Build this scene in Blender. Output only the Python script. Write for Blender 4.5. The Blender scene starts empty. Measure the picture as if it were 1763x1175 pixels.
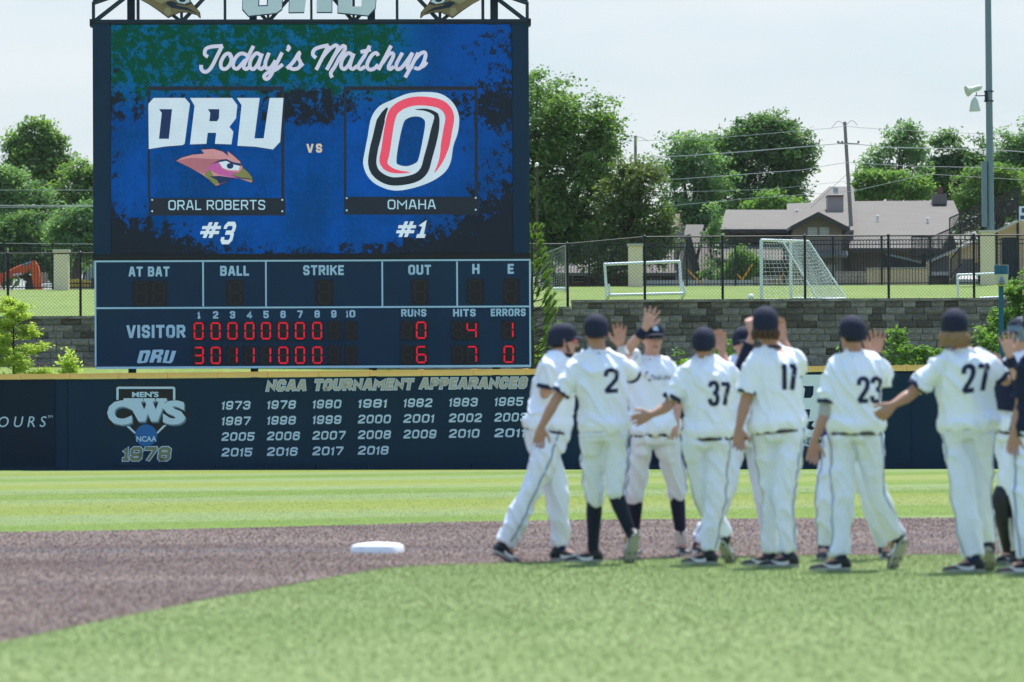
import bpy, bmesh, math, random
import numpy as np
from mathutils import Vector, Matrix, noise
from mathutils.bvhtree import BVHTree

random.seed(7)
rng = np.random.default_rng(7)
scene = bpy.context.scene
COL = scene.collection
R = math.radians

# ------------------------------------------------------------------ camera, sky, sun, exposure
F = 7730.0                      # focal length in pixels of the 1763 px wide photograph
CAMH = 1.05
PITCH = math.atan((735 - 587.5) / F)
ROLL = R(-0.3)
CAMM = Matrix.Translation((0, 0, CAMH)) @ Matrix.Rotation(R(90) + PITCH, 4, 'X') @ Matrix.Rotation(ROLL, 4, 'Z')
cam_data = bpy.data.cameras.new('camera')
cam = bpy.data.objects.new('camera', cam_data)
COL.objects.link(cam)
cam.matrix_world = CAMM
cam_data.sensor_width = 36
cam_data.lens = F / 1763 * 36
cam_data.clip_start = 0.5
cam_data.clip_end = 6000
cam_data.dof.use_dof = True
cam_data.dof.focus_distance = 119
cam_data.dof.aperture_fstop = 4.4
scene.camera = cam

SUN_EL, SUN_AZ = 66, 14
world = bpy.data.worlds.new("World")
scene.world = world
world.use_nodes = True
wt = world.node_tree
for n in list(wt.nodes):
    wt.nodes.remove(n)
wo = wt.nodes.new('ShaderNodeOutputWorld')
bg = wt.nodes.new('ShaderNodeBackground')
sky = wt.nodes.new('ShaderNodeTexSky')
sky.sky_type = 'NISHITA'
sky.sun_disc = False
sky.sun_elevation = R(SUN_EL)
sky.sun_rotation = R(SUN_AZ)
sky.air_density = 1.0
sky.dust_density = 1.5
sky.ozone_density = 1.5
bg.inputs[1].default_value = 0.15
# a thin bright veil of high cloud over the whole clear sky, a little uneven
tcw = wt.nodes.new('ShaderNodeTexCoord')
mpw = wt.nodes.new('ShaderNodeMapping'); mpw.inputs['Scale'].default_value = (1, 1, 3.5)
nzw = wt.nodes.new('ShaderNodeTexNoise'); nzw.inputs['Scale'].default_value = 5.0; nzw.inputs['Detail'].default_value = 5
wt.links.new(tcw.outputs['Generated'], mpw.inputs[0]); wt.links.new(mpw.outputs[0], nzw.inputs['Vector'])
veil = wt.nodes.new('ShaderNodeMix'); veil.data_type = 'RGBA'
veil.inputs[6].default_value = (2.15, 2.52, 2.80, 1); veil.inputs[7].default_value = (2.95, 3.06, 3.14, 1)
rmw = wt.nodes.new('ShaderNodeMapRange'); rmw.inputs[1].default_value = 0.38; rmw.inputs[2].default_value = 0.62
wt.links.new(nzw.outputs[0], rmw.inputs[0]); wt.links.new(rmw.outputs[0], veil.inputs[0])
# the veil is milky low down and lets more blue through overhead
spw = wt.nodes.new('ShaderNodeSeparateXYZ'); wt.links.new(tcw.outputs['Generated'], spw.inputs[0])
elw = wt.nodes.new('ShaderNodeMapRange'); elw.interpolation_type = 'SMOOTHSTEP'
elw.inputs[1].default_value = 0.10; elw.inputs[2].default_value = 0.75; wt.links.new(spw.outputs[2], elw.inputs[0])
hiw = wt.nodes.new('ShaderNodeMix'); hiw.data_type = 'RGBA'; hiw.inputs[7].default_value = (1.45, 2.75, 4.9, 1)
wt.links.new(elw.outputs[0], hiw.inputs[0]); wt.links.new(veil.outputs[2], hiw.inputs[6])
mixw = wt.nodes.new('ShaderNodeMix'); mixw.data_type = 'RGBA'; mixw.inputs[0].default_value = 0.86
wt.links.new(sky.outputs[0], mixw.inputs[6]); wt.links.new(hiw.outputs[2], mixw.inputs[7])
wt.links.new(mixw.outputs[2], bg.inputs[0])
wt.links.new(bg.outputs[0], wo.inputs[0])

sd = bpy.data.lights.new('sun', 'SUN')
sd.energy = 4.0
sd.angle = R(0.5)
sd.color = (1.0, 0.965, 0.91)
so = bpy.data.objects.new('sun', sd)
COL.objects.link(so)
tosun = Vector((math.sin(R(SUN_AZ)) * math.cos(R(SUN_EL)), math.cos(R(SUN_AZ)) * math.cos(R(SUN_EL)), math.sin(R(SUN_EL))))
so.rotation_euler = tosun.to_track_quat('Z', 'Y').to_euler()
so.location = (0, 60, 60)

scene.view_settings.view_transform = 'Standard'
scene.view_settings.look = 'None'
scene.view_settings.gamma = 1
scene.view_settings.use_curve_mapping = False
EXPO = 0.85
scene.view_settings.exposure = EXPO
EM = 2 ** -EXPO                  # lit screens and lamps keep their brightness when the exposure moves

# ------------------------------------------------------------------ measuring: photograph -> place
R3 = CAMM.to_3x3()
C0 = CAMM.translation
def ray(px, py):
    return R3 @ Vector(((px - 881.5) / F, -(py - 587.5) / F, -1.0))
def P(px, py, d):
    return C0 + ray(px, py) * d
def G(px, py, z=0.0):
    r = ray(px, py)
    return C0 + r * ((z - C0.z) / r.z)
def ppm(d):
    return F / d

# ------------------------------------------------------------------ mesh builder
class MB:
    def __init__(self, M=None):
        self.v = []; self.f = []; self.M = M
    def add(self, vs, fs):
        b = len(self.v)
        if self.M is not None:
            self.v += [tuple(self.M @ Vector(p)) for p in vs]
        else:
            self.v += [tuple(p) for p in vs]
        self.f += [tuple(b + i for i in f) for f in fs]
        return self
    def box(self, x0, x1, y0, y1, z0, z1):
        vs = [(x, y, z) for x in (x0, x1) for y in (y0, y1) for z in (z0, z1)]
        return self.add(vs, [(0, 1, 3, 2), (4, 6, 7, 5), (0, 4, 5, 1), (2, 3, 7, 6), (0, 2, 6, 4), (1, 5, 7, 3)])
    def bevelbox(self, x0, x1, y0, y1, z0, z1, b, rough=0):
        # front face (at y0) bevelled
        j = lambda: random.uniform(-rough, rough)
        vs = [(x0, y1, z0), (x1, y1, z0), (x1, y1, z1), (x0, y1, z1),
              (x0, y0 + b, z0), (x1, y0 + b, z0), (x1, y0 + b, z1), (x0, y0 + b, z1),
              (x0 + b, y0 + j(), z0 + b), (x1 - b, y0 + j(), z0 + b), (x1 - b, y0 + j(), z1 - b), (x0 + b, y0 + j(), z1 - b)]
        fs = [(0, 3, 2, 1)]
        for i in range(4):
            k = (i + 1) % 4
            fs += [(i, k, 4 + k, 4 + i), (4 + i, 4 + k, 8 + k, 8 + i)]
        fs.append((8, 9, 10, 11))
        return self.add(vs, fs)
    def prism(self, poly, y0, y1):
        # poly in (x, z), extruded along y
        n = len(poly)
        vs = [(p[0], y0, p[1]) for p in poly] + [(p[0], y1, p[1]) for p in poly]
        fs = [tuple(range(n)), tuple(range(2 * n - 1, n - 1, -1))]
        fs += [(i, n + i, n + (i + 1) % n, (i + 1) % n) for i in range(n)]
        return self.add(vs, fs)
    def prism_axis(self, poly, vec):
        n = len(poly)
        vec = Vector(vec)
        vs = [tuple(p) for p in poly] + [tuple(Vector(p) + vec) for p in poly]
        fs = [tuple(range(n)), tuple(range(2 * n - 1, n - 1, -1))]
        fs += [(i, n + i, n + (i + 1) % n, (i + 1) % n) for i in range(n)]
        return self.add(vs, fs)
    def tube(self, pts, rad, n=8, caps=True):
        pts = [Vector(p) for p in pts]
        if not hasattr(rad, '__len__'):
            rad = [rad] * len(pts)
        rings = []
        up = None
        for i, p in enumerate(pts):
            a = pts[max(i - 1, 0)]; b = pts[min(i + 1, len(pts) - 1)]
            t = (b - a)
            t = t.normalized() if t.length > 1e-9 else Vector((0, 0, 1))
            if up is None:
                up = t.orthogonal().normalized()
            up = (up - t * up.dot(t))
            up = up.normalized() if up.length > 1e-6 else t.orthogonal().normalized()
            s = t.cross(up)
            rings.append([tuple(p + (up * math.cos(2 * math.pi * k / n) + s * math.sin(2 * math.pi * k / n)) * rad[i]) for k in range(n)])
        vs = [q for r_ in rings for q in r_]
        fs = []
        for i in range(len(rings) - 1):
            for k in range(n):
                k2 = (k + 1) % n
                fs.append((i * n + k, i * n + k2, (i + 1) * n + k2, (i + 1) * n + k))
        if caps:
            fs.append(tuple(range(n - 1, -1, -1)))
            fs.append(tuple((len(rings) - 1) * n + k for k in range(n)))
        return self.add(vs, fs)
    def beam(self, p0, p1, w, h, up=(0, 0, 1)):
        p0 = Vector(p0); p1 = Vector(p1)
        t = (p1 - p0).normalized(); up = Vector(up)
        s = t.cross(up)
        s = s.normalized() if s.length > 1e-6 else Vector((1, 0, 0))
        u = s.cross(t)
        vs = []
        for p in (p0, p1):
            for a, b in ((-1, -1), (1, -1), (1, 1), (-1, 1)):
                vs.append(tuple(p + s * (a * w / 2) + u * (b * h / 2)))
        return self.add(vs, [(0, 3, 2, 1), (4, 5, 6, 7), (0, 1, 5, 4), (1, 2, 6, 5), (2, 3, 7, 6), (3, 0, 4, 7)])
    def loft(self, rings):
        # rings: list of (center, axA, axB, ra, rb); closed with end fans
        n = 18
        vs = []; fs = []
        for c, A, B, ra, rb in rings:
            for k in range(n):
                th = 2 * math.pi * k / n
                vs.append(tuple(Vector(c) + Vector(A) * (ra * math.cos(th)) + Vector(B) * (rb * math.sin(th))))
        m = len(rings)
        for i in range(m - 1):
            for k in range(n):
                k2 = (k + 1) % n
                fs.append((i * n + k, i * n + k2, (i + 1) * n + k2, (i + 1) * n + k))
        fs.append(tuple(range(n - 1, -1, -1)))
        fs.append(tuple((m - 1) * n + k for k in range(n)))
        return self.add(vs, fs)
    def limb(self, pts, rad, n=12, flat=(False, False)):
        # tube with round ends
        pts = [Vector(p) for p in pts]; rad = list(rad)
        a = (pts[0] - pts[1]).normalized(); b = (pts[-1] - pts[-2]).normalized()
        P_, R_ = [], []
        if not flat[0]:
            for q, w in ((1.0, 0.12), (0.8, 0.6), (0.45, 0.89)):
                P_.append(pts[0] + a * rad[0] * q); R_.append(rad[0] * w)
        P_ += pts; R_ += rad
        if not flat[1]:
            for q, w in ((0.45, 0.89), (0.8, 0.6), (1.0, 0.12)):
                P_.append(pts[-1] + b * rad[-1] * q); R_.append(rad[-1] * w)
        return self.tube(P_, R_, n)
    def revolve(self, prof, n=24, c=(0, 0, 0), axis=(0, 0, 1)):
        # prof: list of (r, h)
        ax = Vector(axis).normalized(); a = ax.orthogonal().normalized(); b = ax.cross(a); c = Vector(c)
        return self.loft_n([(c + ax * h, a, b, r_, r_) for r_, h in prof], n)
    def loft_n(self, rings, n):
        vs = []; fs = []
        for c, A, B, ra, rb in rings:
            for k in range(n):
                th = 2 * math.pi * k / n
                vs.append(tuple(Vector(c) + Vector(A) * (ra * math.cos(th)) + Vector(B) * (rb * math.sin(th))))
        m = len(rings)
        for i in range(m - 1):
            for k in range(n):
                k2 = (k + 1) % n
                fs.append((i * n + k, i * n + k2, (i + 1) * n + k2, (i + 1) * n + k))
        fs.append(tuple(range(n - 1, -1, -1)))
        fs.append(tuple((m - 1) * n + k for k in range(n)))
        return self.add(vs, fs)
    def quad(self, a, b, c, d):
        return self.add([a, b, c, d], [(0, 1, 2, 3)])
    def mesh(self, name='mesh', off=(0, 0, 0)):
        me = bpy.data.meshes.new(name)
        ox, oy, oz = off
        me.from_pydata([(x - ox, y - oy, z - oz) for x, y, z in self.v], [], self.f)
        me.update()
        return me

def fix_normals(me):
    bm = bmesh.new(); bm.from_mesh(me)
    bmesh.ops.recalc_face_normals(bm, faces=bm.faces)
    bm.to_mesh(me); bm.free()

def smooth(me, ang=40):
    for p in me.polygons:
        p.use_smooth = True
    try:
        me.set_sharp_from_angle(angle=R(ang))
    except Exception:
        pass

def tag(o, label=None, cat=None, group=None, kind=None):
    if label: o['label'] = label
    if cat: o['category'] = cat
    if group: o['group'] = group
    if kind: o['kind'] = kind
    return o

class Thing:
    """A top-level Empty at the thing's base; parts are meshes parented to it (all share its origin)."""
    def __init__(self, name, label, cat, base, group=None):
        self.base = Vector(base)
        self.o = bpy.data.objects.new(name, None)
        self.o.empty_display_size = 0.2
        COL.objects.link(self.o)
        self.o.location = self.base
        tag(self.o, label, cat, group)
    def part(self, name, mb, material, parent=None, sm=None, label=None, kind=None):
        me = mb.mesh(name, self.base) if isinstance(mb, MB) else mb
        if isinstance(mb, MB):
            fix_normals(me)
        me.name = name
        if sm: smooth(me, sm)
        o = bpy.data.objects.new(name, me)
        me.materials.clear(); me.materials.append(material)
        COL.objects.link(o)
        o.parent = parent or self.o
        tag(o, label, kind=kind)
        return o

def solo(name, mb, material, label=None, cat=None, group=None, kind=None, base=None, sm=None):
    b = Vector(base) if base is not None else Vector((0, 0, 0))
    me = mb.mesh(name, b) if isinstance(mb, MB) else mb
    if isinstance(mb, MB): fix_normals(me)
    if sm: smooth(me, sm)
    o = bpy.data.objects.new(name, me)
    me.materials.append(material)
    COL.objects.link(o)
    o.location = b
    tag(o, label, cat, group, kind)
    return o

class Frame:
    """A plane standing in the place: local x = u along it, z up, y = behind it (-y towards the viewer)."""
    def __init__(self, O, U):
        self.O = Vector(O); self.U = Vector(U); self.U.z = 0; self.U.normalize()
        self.N = Vector((0, 0, 1)).cross(self.U).normalized()   # points away from viewer
        m = Matrix((self.U, self.N, (0, 0, 1))).transposed().to_4x4()
        self.M = Matrix.Translation(self.O) @ m
    def uv(self, px, py, w=0.0):
        r = ray(px, py)
        o = self.O + self.N * w
        t = (o - C0).dot(self.N) / r.dot(self.N)
        p = C0 + r * t - self.O
        return p.dot(self.U), p.z
    def uvs(self, pts, w=0.0):
        return [self.uv(x, y, w) for x, y in pts]

# ------------------------------------------------------------------ materials
def srgb(r, g, b):
    f = lambda c: (c / 255 / 12.92) if c / 255 <= 0.04045 else ((c / 255 + 0.055) / 1.055) ** 2.4
    return (f(r), f(g), f(b))

class NT:
    def __init__(self, name):
        self.m = bpy.data.materials.new(name)
        self.m.use_nodes = True
        self.t = self.m.node_tree
        for n in list(self.t.nodes): self.t.nodes.remove(n)
        self.out = self.n('ShaderNodeOutputMaterial')
    def n(self, ty, **kw):
        nd = self.t.nodes.new(ty)
        for k, v in kw.items(): setattr(nd, k, v)
        return nd
    def l(self, a, b): self.t.links.new(a, b)
    def put(self, sock, v):
        if isinstance(v, bpy.types.NodeSocket): self.l(v, sock)
        else:
            if isinstance(v, tuple) and len(v) == 3 and sock.type == 'RGBA': v = v + (1,)
            sock.default_value = v
    def math(self, op, a, b=0.0, c=None):
        nd = self.n('ShaderNodeMath', operation=op)
        self.put(nd.inputs[0], a); self.put(nd.inputs[1], b)
        if c is not None: self.put(nd.inputs[2], c)
        return nd.outputs[0]
    def mix(self, fac, a, b, mode='MIX'):
        nd = self.n('ShaderNodeMix', data_type='RGBA', blend_type=mode)
        nd.clamp_factor = True
        self.put(nd.inputs[0], fac); self.put(nd.inputs[6], a); self.put(nd.inputs[7], b)
        return nd.outputs[2]
    def coord(self, which='Object', scale=(1, 1, 1), rot=(0, 0, 0)):
        tc = self.n('ShaderNodeTexCoord')
        mp = self.n('ShaderNodeMapping')
        mp.inputs['Scale'].default_value = scale
        mp.inputs['Rotation'].default_value = rot
        self.l(tc.outputs[which], mp.inputs[0])
        return mp.outputs[0]
    def sep(self, v):
        nd = self.n('ShaderNodeSeparateXYZ'); self.l(v, nd.inputs[0]); return nd.outputs
    def noise(self, vec, scale, detail=3, rough=0.55, dist=0.0):
        nd = self.n('ShaderNodeTexNoise')
        self.l(vec, nd.inputs['Vector'])
        nd.inputs['Scale'].default_value = scale
        nd.inputs['Detail'].default_value = detail
        nd.inputs['Roughness'].default_value = rough
        nd.inputs['Distortion'].default_value = dist
        return nd.outputs[0]
    def ss(self, x, a, b, lo=0.0, hi=1.0):
        nd = self.n('ShaderNodeMapRange'); nd.interpolation_type = 'SMOOTHSTEP'
        self.put(nd.inputs[0], x); nd.inputs[1].default_value = a; nd.inputs[2].default_value = b
        nd.inputs[3].default_value = lo; nd.inputs[4].default_value = hi
        return nd.outputs[0]
    def bump(self, h, strength=0.5, dist=0.02):
        nd = self.n('ShaderNodeBump'); nd.inputs['Strength'].default_value = strength
        nd.inputs['Distance'].default_value = dist
        self.l(h, nd.inputs['Height']); return nd.outputs[0]
    def bsdf(self, color, rough=0.7, metal=0.0, normal=None, spec=0.3, emit=None, estr=0.0, **kw):
        b = self.n('ShaderNodeBsdfPrincipled')
        self.put(b.inputs['Base Color'], color); self.put(b.inputs['Roughness'], rough)
        b.inputs['Metallic'].default_value = metal
        b.inputs['Specular IOR Level'].default_value = spec
        if normal is not None: self.l(normal, b.inputs['Normal'])
        if emit is not None:
            self.put(b.inputs['Emission Color'], emit); b.inputs['Emission Strength'].default_value = estr
        for k, v in kw.items(): self.put(b.inputs[k], v)
        self.l(b.outputs[0], self.out.inputs[0])
        self.b = b
        return b

def mat(name, col, rough=0.7, var=0.12, scale=3.0, bump=0.0, bscale=40.0, metal=0.0, spec=0.3, streak=None, bdist=0.01, var2=0.0):
    t = NT(name)
    v = t.coord('Object', streak or (1, 1, 1))
    n1 = t.noise(v, scale, 5, 0.6)
    f = t.math('MULTIPLY_ADD', n1, 2 * var, 1 - var)
    if var2:
        n2 = t.noise(t.coord('Object'), scale * 12, 2)
        f = t.math('MULTIPLY', f, t.math('MULTIPLY_ADD', n2, 2 * var2, 1 - var2))
    c = t.mix(1.0, col, f, 'MULTIPLY')
    # float into colour input gives grey, multiply keeps the hue
    nrm = None
    if bump:
        nrm = t.bump(t.noise(t.coord('Object'), bscale, 4), bump, bdist)
    t.bsdf(c, rough, metal, nrm, spec)
    return t.m

def emat(name, col, strength=1.0):
    t = NT(name)
    c = t.coord('Object')
    w = t.n('ShaderNodeTexWave', wave_type='BANDS', bands_direction='Z'); t.l(c, w.inputs[0])
    w.inputs['Scale'].default_value = 9.0
    f = t.math('MULTIPLY_ADD', w.outputs[1], 0.14, 0.9)
    f = t.math('MULTIPLY', f, t.math('MULTIPLY_ADD', t.noise(c, 2.0, 4), 0.2, 0.9))
    cc = t.mix(1.0, col, f, 'MULTIPLY')
    t.bsdf((0.01, 0.01, 0.012), 0.6, emit=cc, estr=strength * EM, spec=0.1)
    return t.m

M = {}
def make_materials():
    M['navy_panel'] = mat('navy_panel', (0.0035, 0.030, 0.072), 0.5, 0.25, 0.7, 0.3, 1.6, spec=0.22, bdist=0.05)
    M['navy_wall'] = mat('navy_wall', (0.0015, 0.022, 0.055), 0.55, 0.35, 0.5, 0.2, 3.0, streak=(1, 1, 0.3), spec=0.18)
    M['banner_navy'] = mat('banner_navy', (0.0035, 0.024, 0.050), 0.65, 0.2, 0.6, 0.2, 2.0, spec=0.18)
    M['banner_dark'] = mat('banner_dark', (0.0022, 0.013, 0.030), 0.65, 0.2, 0.6, 0.2, 2.0, spec=0.18)
    M['banner_white'] = mat('banner_white', (0.74, 0.80, 0.84), 0.6, 0.06, 1.0)
    M['steel_navy'] = mat('steel_navy', (0.010, 0.032, 0.055), 0.5, 0.2, 2.0)
    M['trim_black'] = mat('trim_black', (0.008, 0.010, 0.014), 0.5, 0.2, 2.0)
    M['panel_border'] = mat('panel_border', (0.45, 0.68, 0.84), 0.5, 0.05, 2.0)
    M['print_pale'] = mat('print_pale', (0.46, 0.66, 0.82), 0.5, 0.05, 2.0)
    M['print_grey'] = mat('print_grey', (0.50, 0.64, 0.78), 0.6, 0.04, 2.0)
    M['print_tan'] = mat('print_tan', (0.46, 0.40, 0.31), 0.6, 0.05, 2.0)
    M['print_olive'] = mat('print_olive', (0.20, 0.21, 0.10), 0.6, 0.05, 2.0)
    M['print_black'] = mat('print_black', (0.006, 0.008, 0.010), 0.5, 0.05, 2.0)
    M['print_blue'] = mat('print_blue', (0.01, 0.12, 0.36), 0.5, 0.15, 1.5)
    M['print_midblue'] = mat('print_midblue', (0.02, 0.10, 0.22), 0.5, 0.05, 2.0)
    M['print_shade'] = mat('print_shade', (0.22, 0.30, 0.32), 0.5, 0.05, 2.0)
    M['print_yellow'] = mat('print_yellow', (0.65, 0.55, 0.10), 0.5, 0.05, 2.0)
    M['display_black'] = mat('display_black', (0.006, 0.008, 0.012), 0.4, 0.1, 3.0)
    M['segment_off'] = mat('segment_off', (0.03, 0.02, 0.022), 0.4, 0.1, 3.0)
    M['segment_red'] = emat('segment_red', (0.95, 0.01, 0.05), 0.85)
    M['screen_white'] = emat('screen_white', (0.60, 0.78, 0.88), 0.9)
    M['screen_pinkwhite'] = emat('screen_pinkwhite', (0.62, 0.68, 0.86), 0.85)
    M['screen_cream'] = emat('screen_cream', (0.72, 0.66, 0.50), 0.8)
    M['screen_text'] = emat('screen_text', (0.42, 0.72, 0.88), 0.85)
    M['screen_red'] = emat('screen_red', (0.90, 0.10, 0.17), 0.85)
    M['screen_black'] = emat('screen_black', (0.012, 0.020, 0.030), 1.0)
    M['screen_pink'] = emat('screen_pink', (0.60, 0.31, 0.33), 0.85)
    M['screen_rose'] = emat('screen_rose', (0.42, 0.17, 0.20), 0.85)
    M['screen_magenta'] = emat('screen_magenta', (0.50, 0.12, 0.38), 0.85)
    M['screen_olive'] = emat('screen_olive', (0.20, 0.24, 0.08), 0.85)
    M['screen_navy'] = emat('screen_navy', (0.01, 0.03, 0.10), 1.0)
    M['sign_silver'] = mat('sign_silver', (0.66, 0.74, 0.82), 0.35, 0.12, 0.7)
    M['sign_blue'] = mat('sign_blue', (0.015, 0.06, 0.18), 0.5, 0.1, 2.0)
    M['sign_gold'] = mat('sign_gold', (0.24, 0.175, 0.085), 0.5, 0.15, 2.0)
    M['sign_gold_light'] = mat('sign_gold_light', (0.34, 0.28, 0.16), 0.5, 0.1, 2.0)
    M['sign_dark'] = mat('sign_dark', (0.012, 0.025, 0.05), 0.5, 0.1, 2.0)
    M['cap_gold'] = mat('cap_gold', (0.90, 0.55, 0.18), 0.6, 0.15, 1.2, var2=0.04)
    M['block'] = None
    M['fence_black'] = mat('fence_black', (0.010, 0.013, 0.016), 0.45, 0.1, 2.0)
    M['fence_wire'] = mat('fence_wire', (0.014, 0.02, 0.022), 0.4, 0.1, 2.0)
    M['white_paint'] = mat('white_paint', (0.72, 0.77, 0.78), 0.4, 0.05, 2.0)
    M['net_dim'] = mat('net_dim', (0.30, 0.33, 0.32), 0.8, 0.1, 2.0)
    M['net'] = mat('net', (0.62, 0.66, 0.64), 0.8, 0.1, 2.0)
    M['pillar'] = mat('pillar', (0.74, 0.63, 0.42), 0.8, 0.08, 2.0, 0.3, 20)
    M['pillar_cap'] = mat('pillar_cap', (0.48, 0.45, 0.36), 0.7, 0.08, 2.0)
    M['roof_shingle'] = mat('roof_shingle', (0.150, 0.134, 0.114), 0.9, 0.16, 0.9, 0.5, 9, streak=(1, 1, 4), var2=0.12)
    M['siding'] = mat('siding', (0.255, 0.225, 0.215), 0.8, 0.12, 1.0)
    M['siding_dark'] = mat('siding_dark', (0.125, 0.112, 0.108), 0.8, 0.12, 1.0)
    M['trim_dark'] = mat('trim_dark', (0.05, 0.045, 0.043), 0.7, 0.1, 1.0)
    M['brick_red'] = mat('brick_red', (0.14, 0.06, 0.045), 0.85, 0.2, 3.0, var2=0.15)
    M['window_glass'] = mat('window_glass', (0.30, 0.36, 0.36), 0.15, 0.15, 2.0, spec=0.6)
    M['window_dark'] = mat('window_dark', (0.02, 0.03, 0.035), 0.1, 0.2, 2.0, spec=0.6)
    M['window_trim'] = mat('window_trim', (0.55, 0.56, 0.52), 0.5, 0.05, 2.0)
    M['low_stone'] = mat('low_stone', (0.36, 0.31, 0.25), 0.9, 0.2, 2.0, var2=0.15)
    M['tan_wall'] = mat('tan_wall', (0.60, 0.45, 0.27), 0.85, 0.1, 1.5, var2=0.08)
    M['concrete'] = mat('concrete', (0.42, 0.41, 0.38), 0.85, 0.12, 1.5)
    M['galv'] = mat('galv', (0.15, 0.21, 0.25), 0.45, 0.1, 1.0, metal=0.3, streak=(1, 1, 0.2))
    M['horn'] = mat('horn', (0.52, 0.55, 0.47), 0.5, 0.08, 2.0)
    M['wood_pole'] = mat('wood_pole', (0.19, 0.18, 0.16), 0.85, 0.2, 3.0, streak=(1, 1, 0.1))
    M['wire_grey'] = mat('wire_grey', (0.62, 0.62, 0.60), 0.5, 0.1, 1.0)
    M['wire_dark'] = mat('wire_dark', (0.05, 0.055, 0.06), 0.5, 0.1, 1.0)
    M['teal'] = mat('teal', (0.004, 0.10, 0.17), 0.35, 0.1, 2.0)
    M['cream'] = mat('cream', (0.50, 0.52, 0.34), 0.5, 0.06, 2.0)
    M['orange_paint'] = mat('orange_paint', (0.65, 0.10, 0.02), 0.5, 0.15, 2.0)
    M['orange_rail'] = mat('orange_rail', (0.75, 0.33, 0.02), 0.5, 0.15, 2.0)
    M['yellow_paint'] = mat('yellow_paint', (0.55, 0.38, 0.06), 0.5, 0.15, 2.0)
    M['tyre'] = mat('tyre', (0.02, 0.02, 0.02), 0.8)
    M['lamp_globe'] = mat('lamp_globe', (0.8, 0.8, 0.78), 0.3, 0.03)
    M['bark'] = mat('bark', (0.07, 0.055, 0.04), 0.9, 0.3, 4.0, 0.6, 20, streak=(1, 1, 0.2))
    M['bark_dark'] = mat('bark_dark', (0.035, 0.03, 0.025), 0.9, 0.3, 4.0)
    M['base_white'] = mat('base_white', (0.80, 0.82, 0.84), 0.5, 0.04, 6.0)
    t = NT('base_white')
    v = t.coord('Object')
    c = t.mix(t.ss(t.noise(t.coord('Object', (1, 1, 2)), 9, 5, 0.7), 0.55, 0.75, 0, 0.5), (0.80, 0.82, 0.84), (0.42, 0.36, 0.33))
    t.bsdf(c, 0.55, 0, t.bump(t.noise(v, 60, 3), 0.2, 0.003), 0.3)
    M['base_white'] = t.m
    M['soil'] = mat('soil', (0.10, 0.05, 0.03), 0.95, 0.3, 2.0)
    M['road'] = mat('road', (0.16, 0.15, 0.14), 0.9, 0.15, 1.0)
    # people
    M['jersey'] = mat('jersey', (0.83, 0.86, 0.94), 0.85, 0.03, 6.0, 0.25, 60, bdist=0.004)
    M['trousers'] = mat('trousers', (0.78, 0.82, 0.92), 0.85, 0.05, 4.0, 0.25, 60, bdist=0.004)
    M['trousers_worn'] = mat('trousers_worn', (0.74, 0.785, 0.875), 0.85, 0.14, 5.0, 0.25, 60, bdist=0.004)
    t = NT('trousers_worn')
    v = t.coord('Object')
    c = t.mix(t.ss(t.noise(v, 3.2, 4, 0.6), 0.56, 0.74, 0, 0.5), (0.76, 0.80, 0.89), (0.50, 0.49, 0.44))
    c = t.mix(1.0, c, t.math('MULTIPLY_ADD', t.noise(v, 14, 3), 0.14, 0.93), 'MULTIPLY')
    t.bsdf(c, 0.85, 0, t.bump(t.noise(v, 60, 3), 0.3, 0.004), 0.2)
    M['trousers_worn'] = t.m
    M['navy_cloth'] = mat('navy_cloth', (0.012, 0.018, 0.045), 0.85, 0.15, 6.0, 0.2, 50, bdist=0.004)
    M['cap_cloth'] = mat('cap_cloth', (0.017, 0.021, 0.040), 0.85, 0.15, 8.0, 0.2, 80, bdist=0.002)
    M['purple_cloth'] = mat('purple_cloth', (0.05, 0.04, 0.22), 0.85, 0.15, 6.0)
    M['grey_cloth'] = mat('grey_cloth', (0.40, 0.40, 0.37), 0.85, 0.06, 6.0)
    M['blue_sock'] = mat('blue_sock', (0.012, 0.03, 0.12), 0.9, 0.1, 6.0)
    M['number_navy'] = mat('number_navy', (0.012, 0.018, 0.055), 0.7, 0.1, 6.0)
    M['stripe'] = mat('stripe', (0.22, 0.28, 0.42), 0.8, 0.1, 6.0)
    M['belt'] = mat('belt', (0.008, 0.009, 0.012), 0.35, 0.1, 6.0)
    M['buckle'] = mat('buckle', (0.5, 0.45, 0.3), 0.3, 0.1, 6.0, metal=0.8)
    M['shoe_black'] = mat('shoe_black', (0.02, 0.022, 0.028), 0.5, 0.2, 8.0)
    M['shoe_grey'] = mat('shoe_grey', (0.28, 0.30, 0.29), 0.55, 0.15, 8.0)
    M['shoe_sole'] = mat('shoe_sole', (0.36, 0.37, 0.36), 0.6, 0.15, 8.0)
    M['shoe_white'] = mat('shoe_white', (0.7, 0.7, 0.68), 0.5, 0.05, 8.0)
    for nm, c in (('skin_fair', (0.56, 0.31, 0.235)), ('skin_tan', (0.42, 0.225, 0.15)), ('skin_deep', (0.34, 0.17, 0.11))):
        t = NT(nm)
        v = t.coord('Object')
        f = t.math('MULTIPLY_ADD', t.noise(v, 9, 4), 0.24, 0.88)
        t.bsdf(t.mix(1.0, c, f, 'MULTIPLY'), 0.5, 0, t.bump(t.noise(v, 150, 2), 0.15, 0.002), 0.35,
               **{'Subsurface Weight': 0.12, 'Subsurface Radius': (0.02, 0.008, 0.004), 'Subsurface Scale': 0.6})
        M[nm] = t.m
    M['hair_dark'] = mat('hair_dark', (0.022, 0.015, 0.012), 0.6, 0.3, 30.0, 0.8, 120, bdist=0.004)
    M['hair_brown'] = mat('hair_brown', (0.08, 0.04, 0.02), 0.55, 0.3, 30.0, 0.8, 90, bdist=0.006)
    M['hair_blond'] = mat('hair_blond', (0.30, 0.18, 0.09), 0.5, 0.35, 25.0, 0.9, 80, bdist=0.008)
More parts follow.
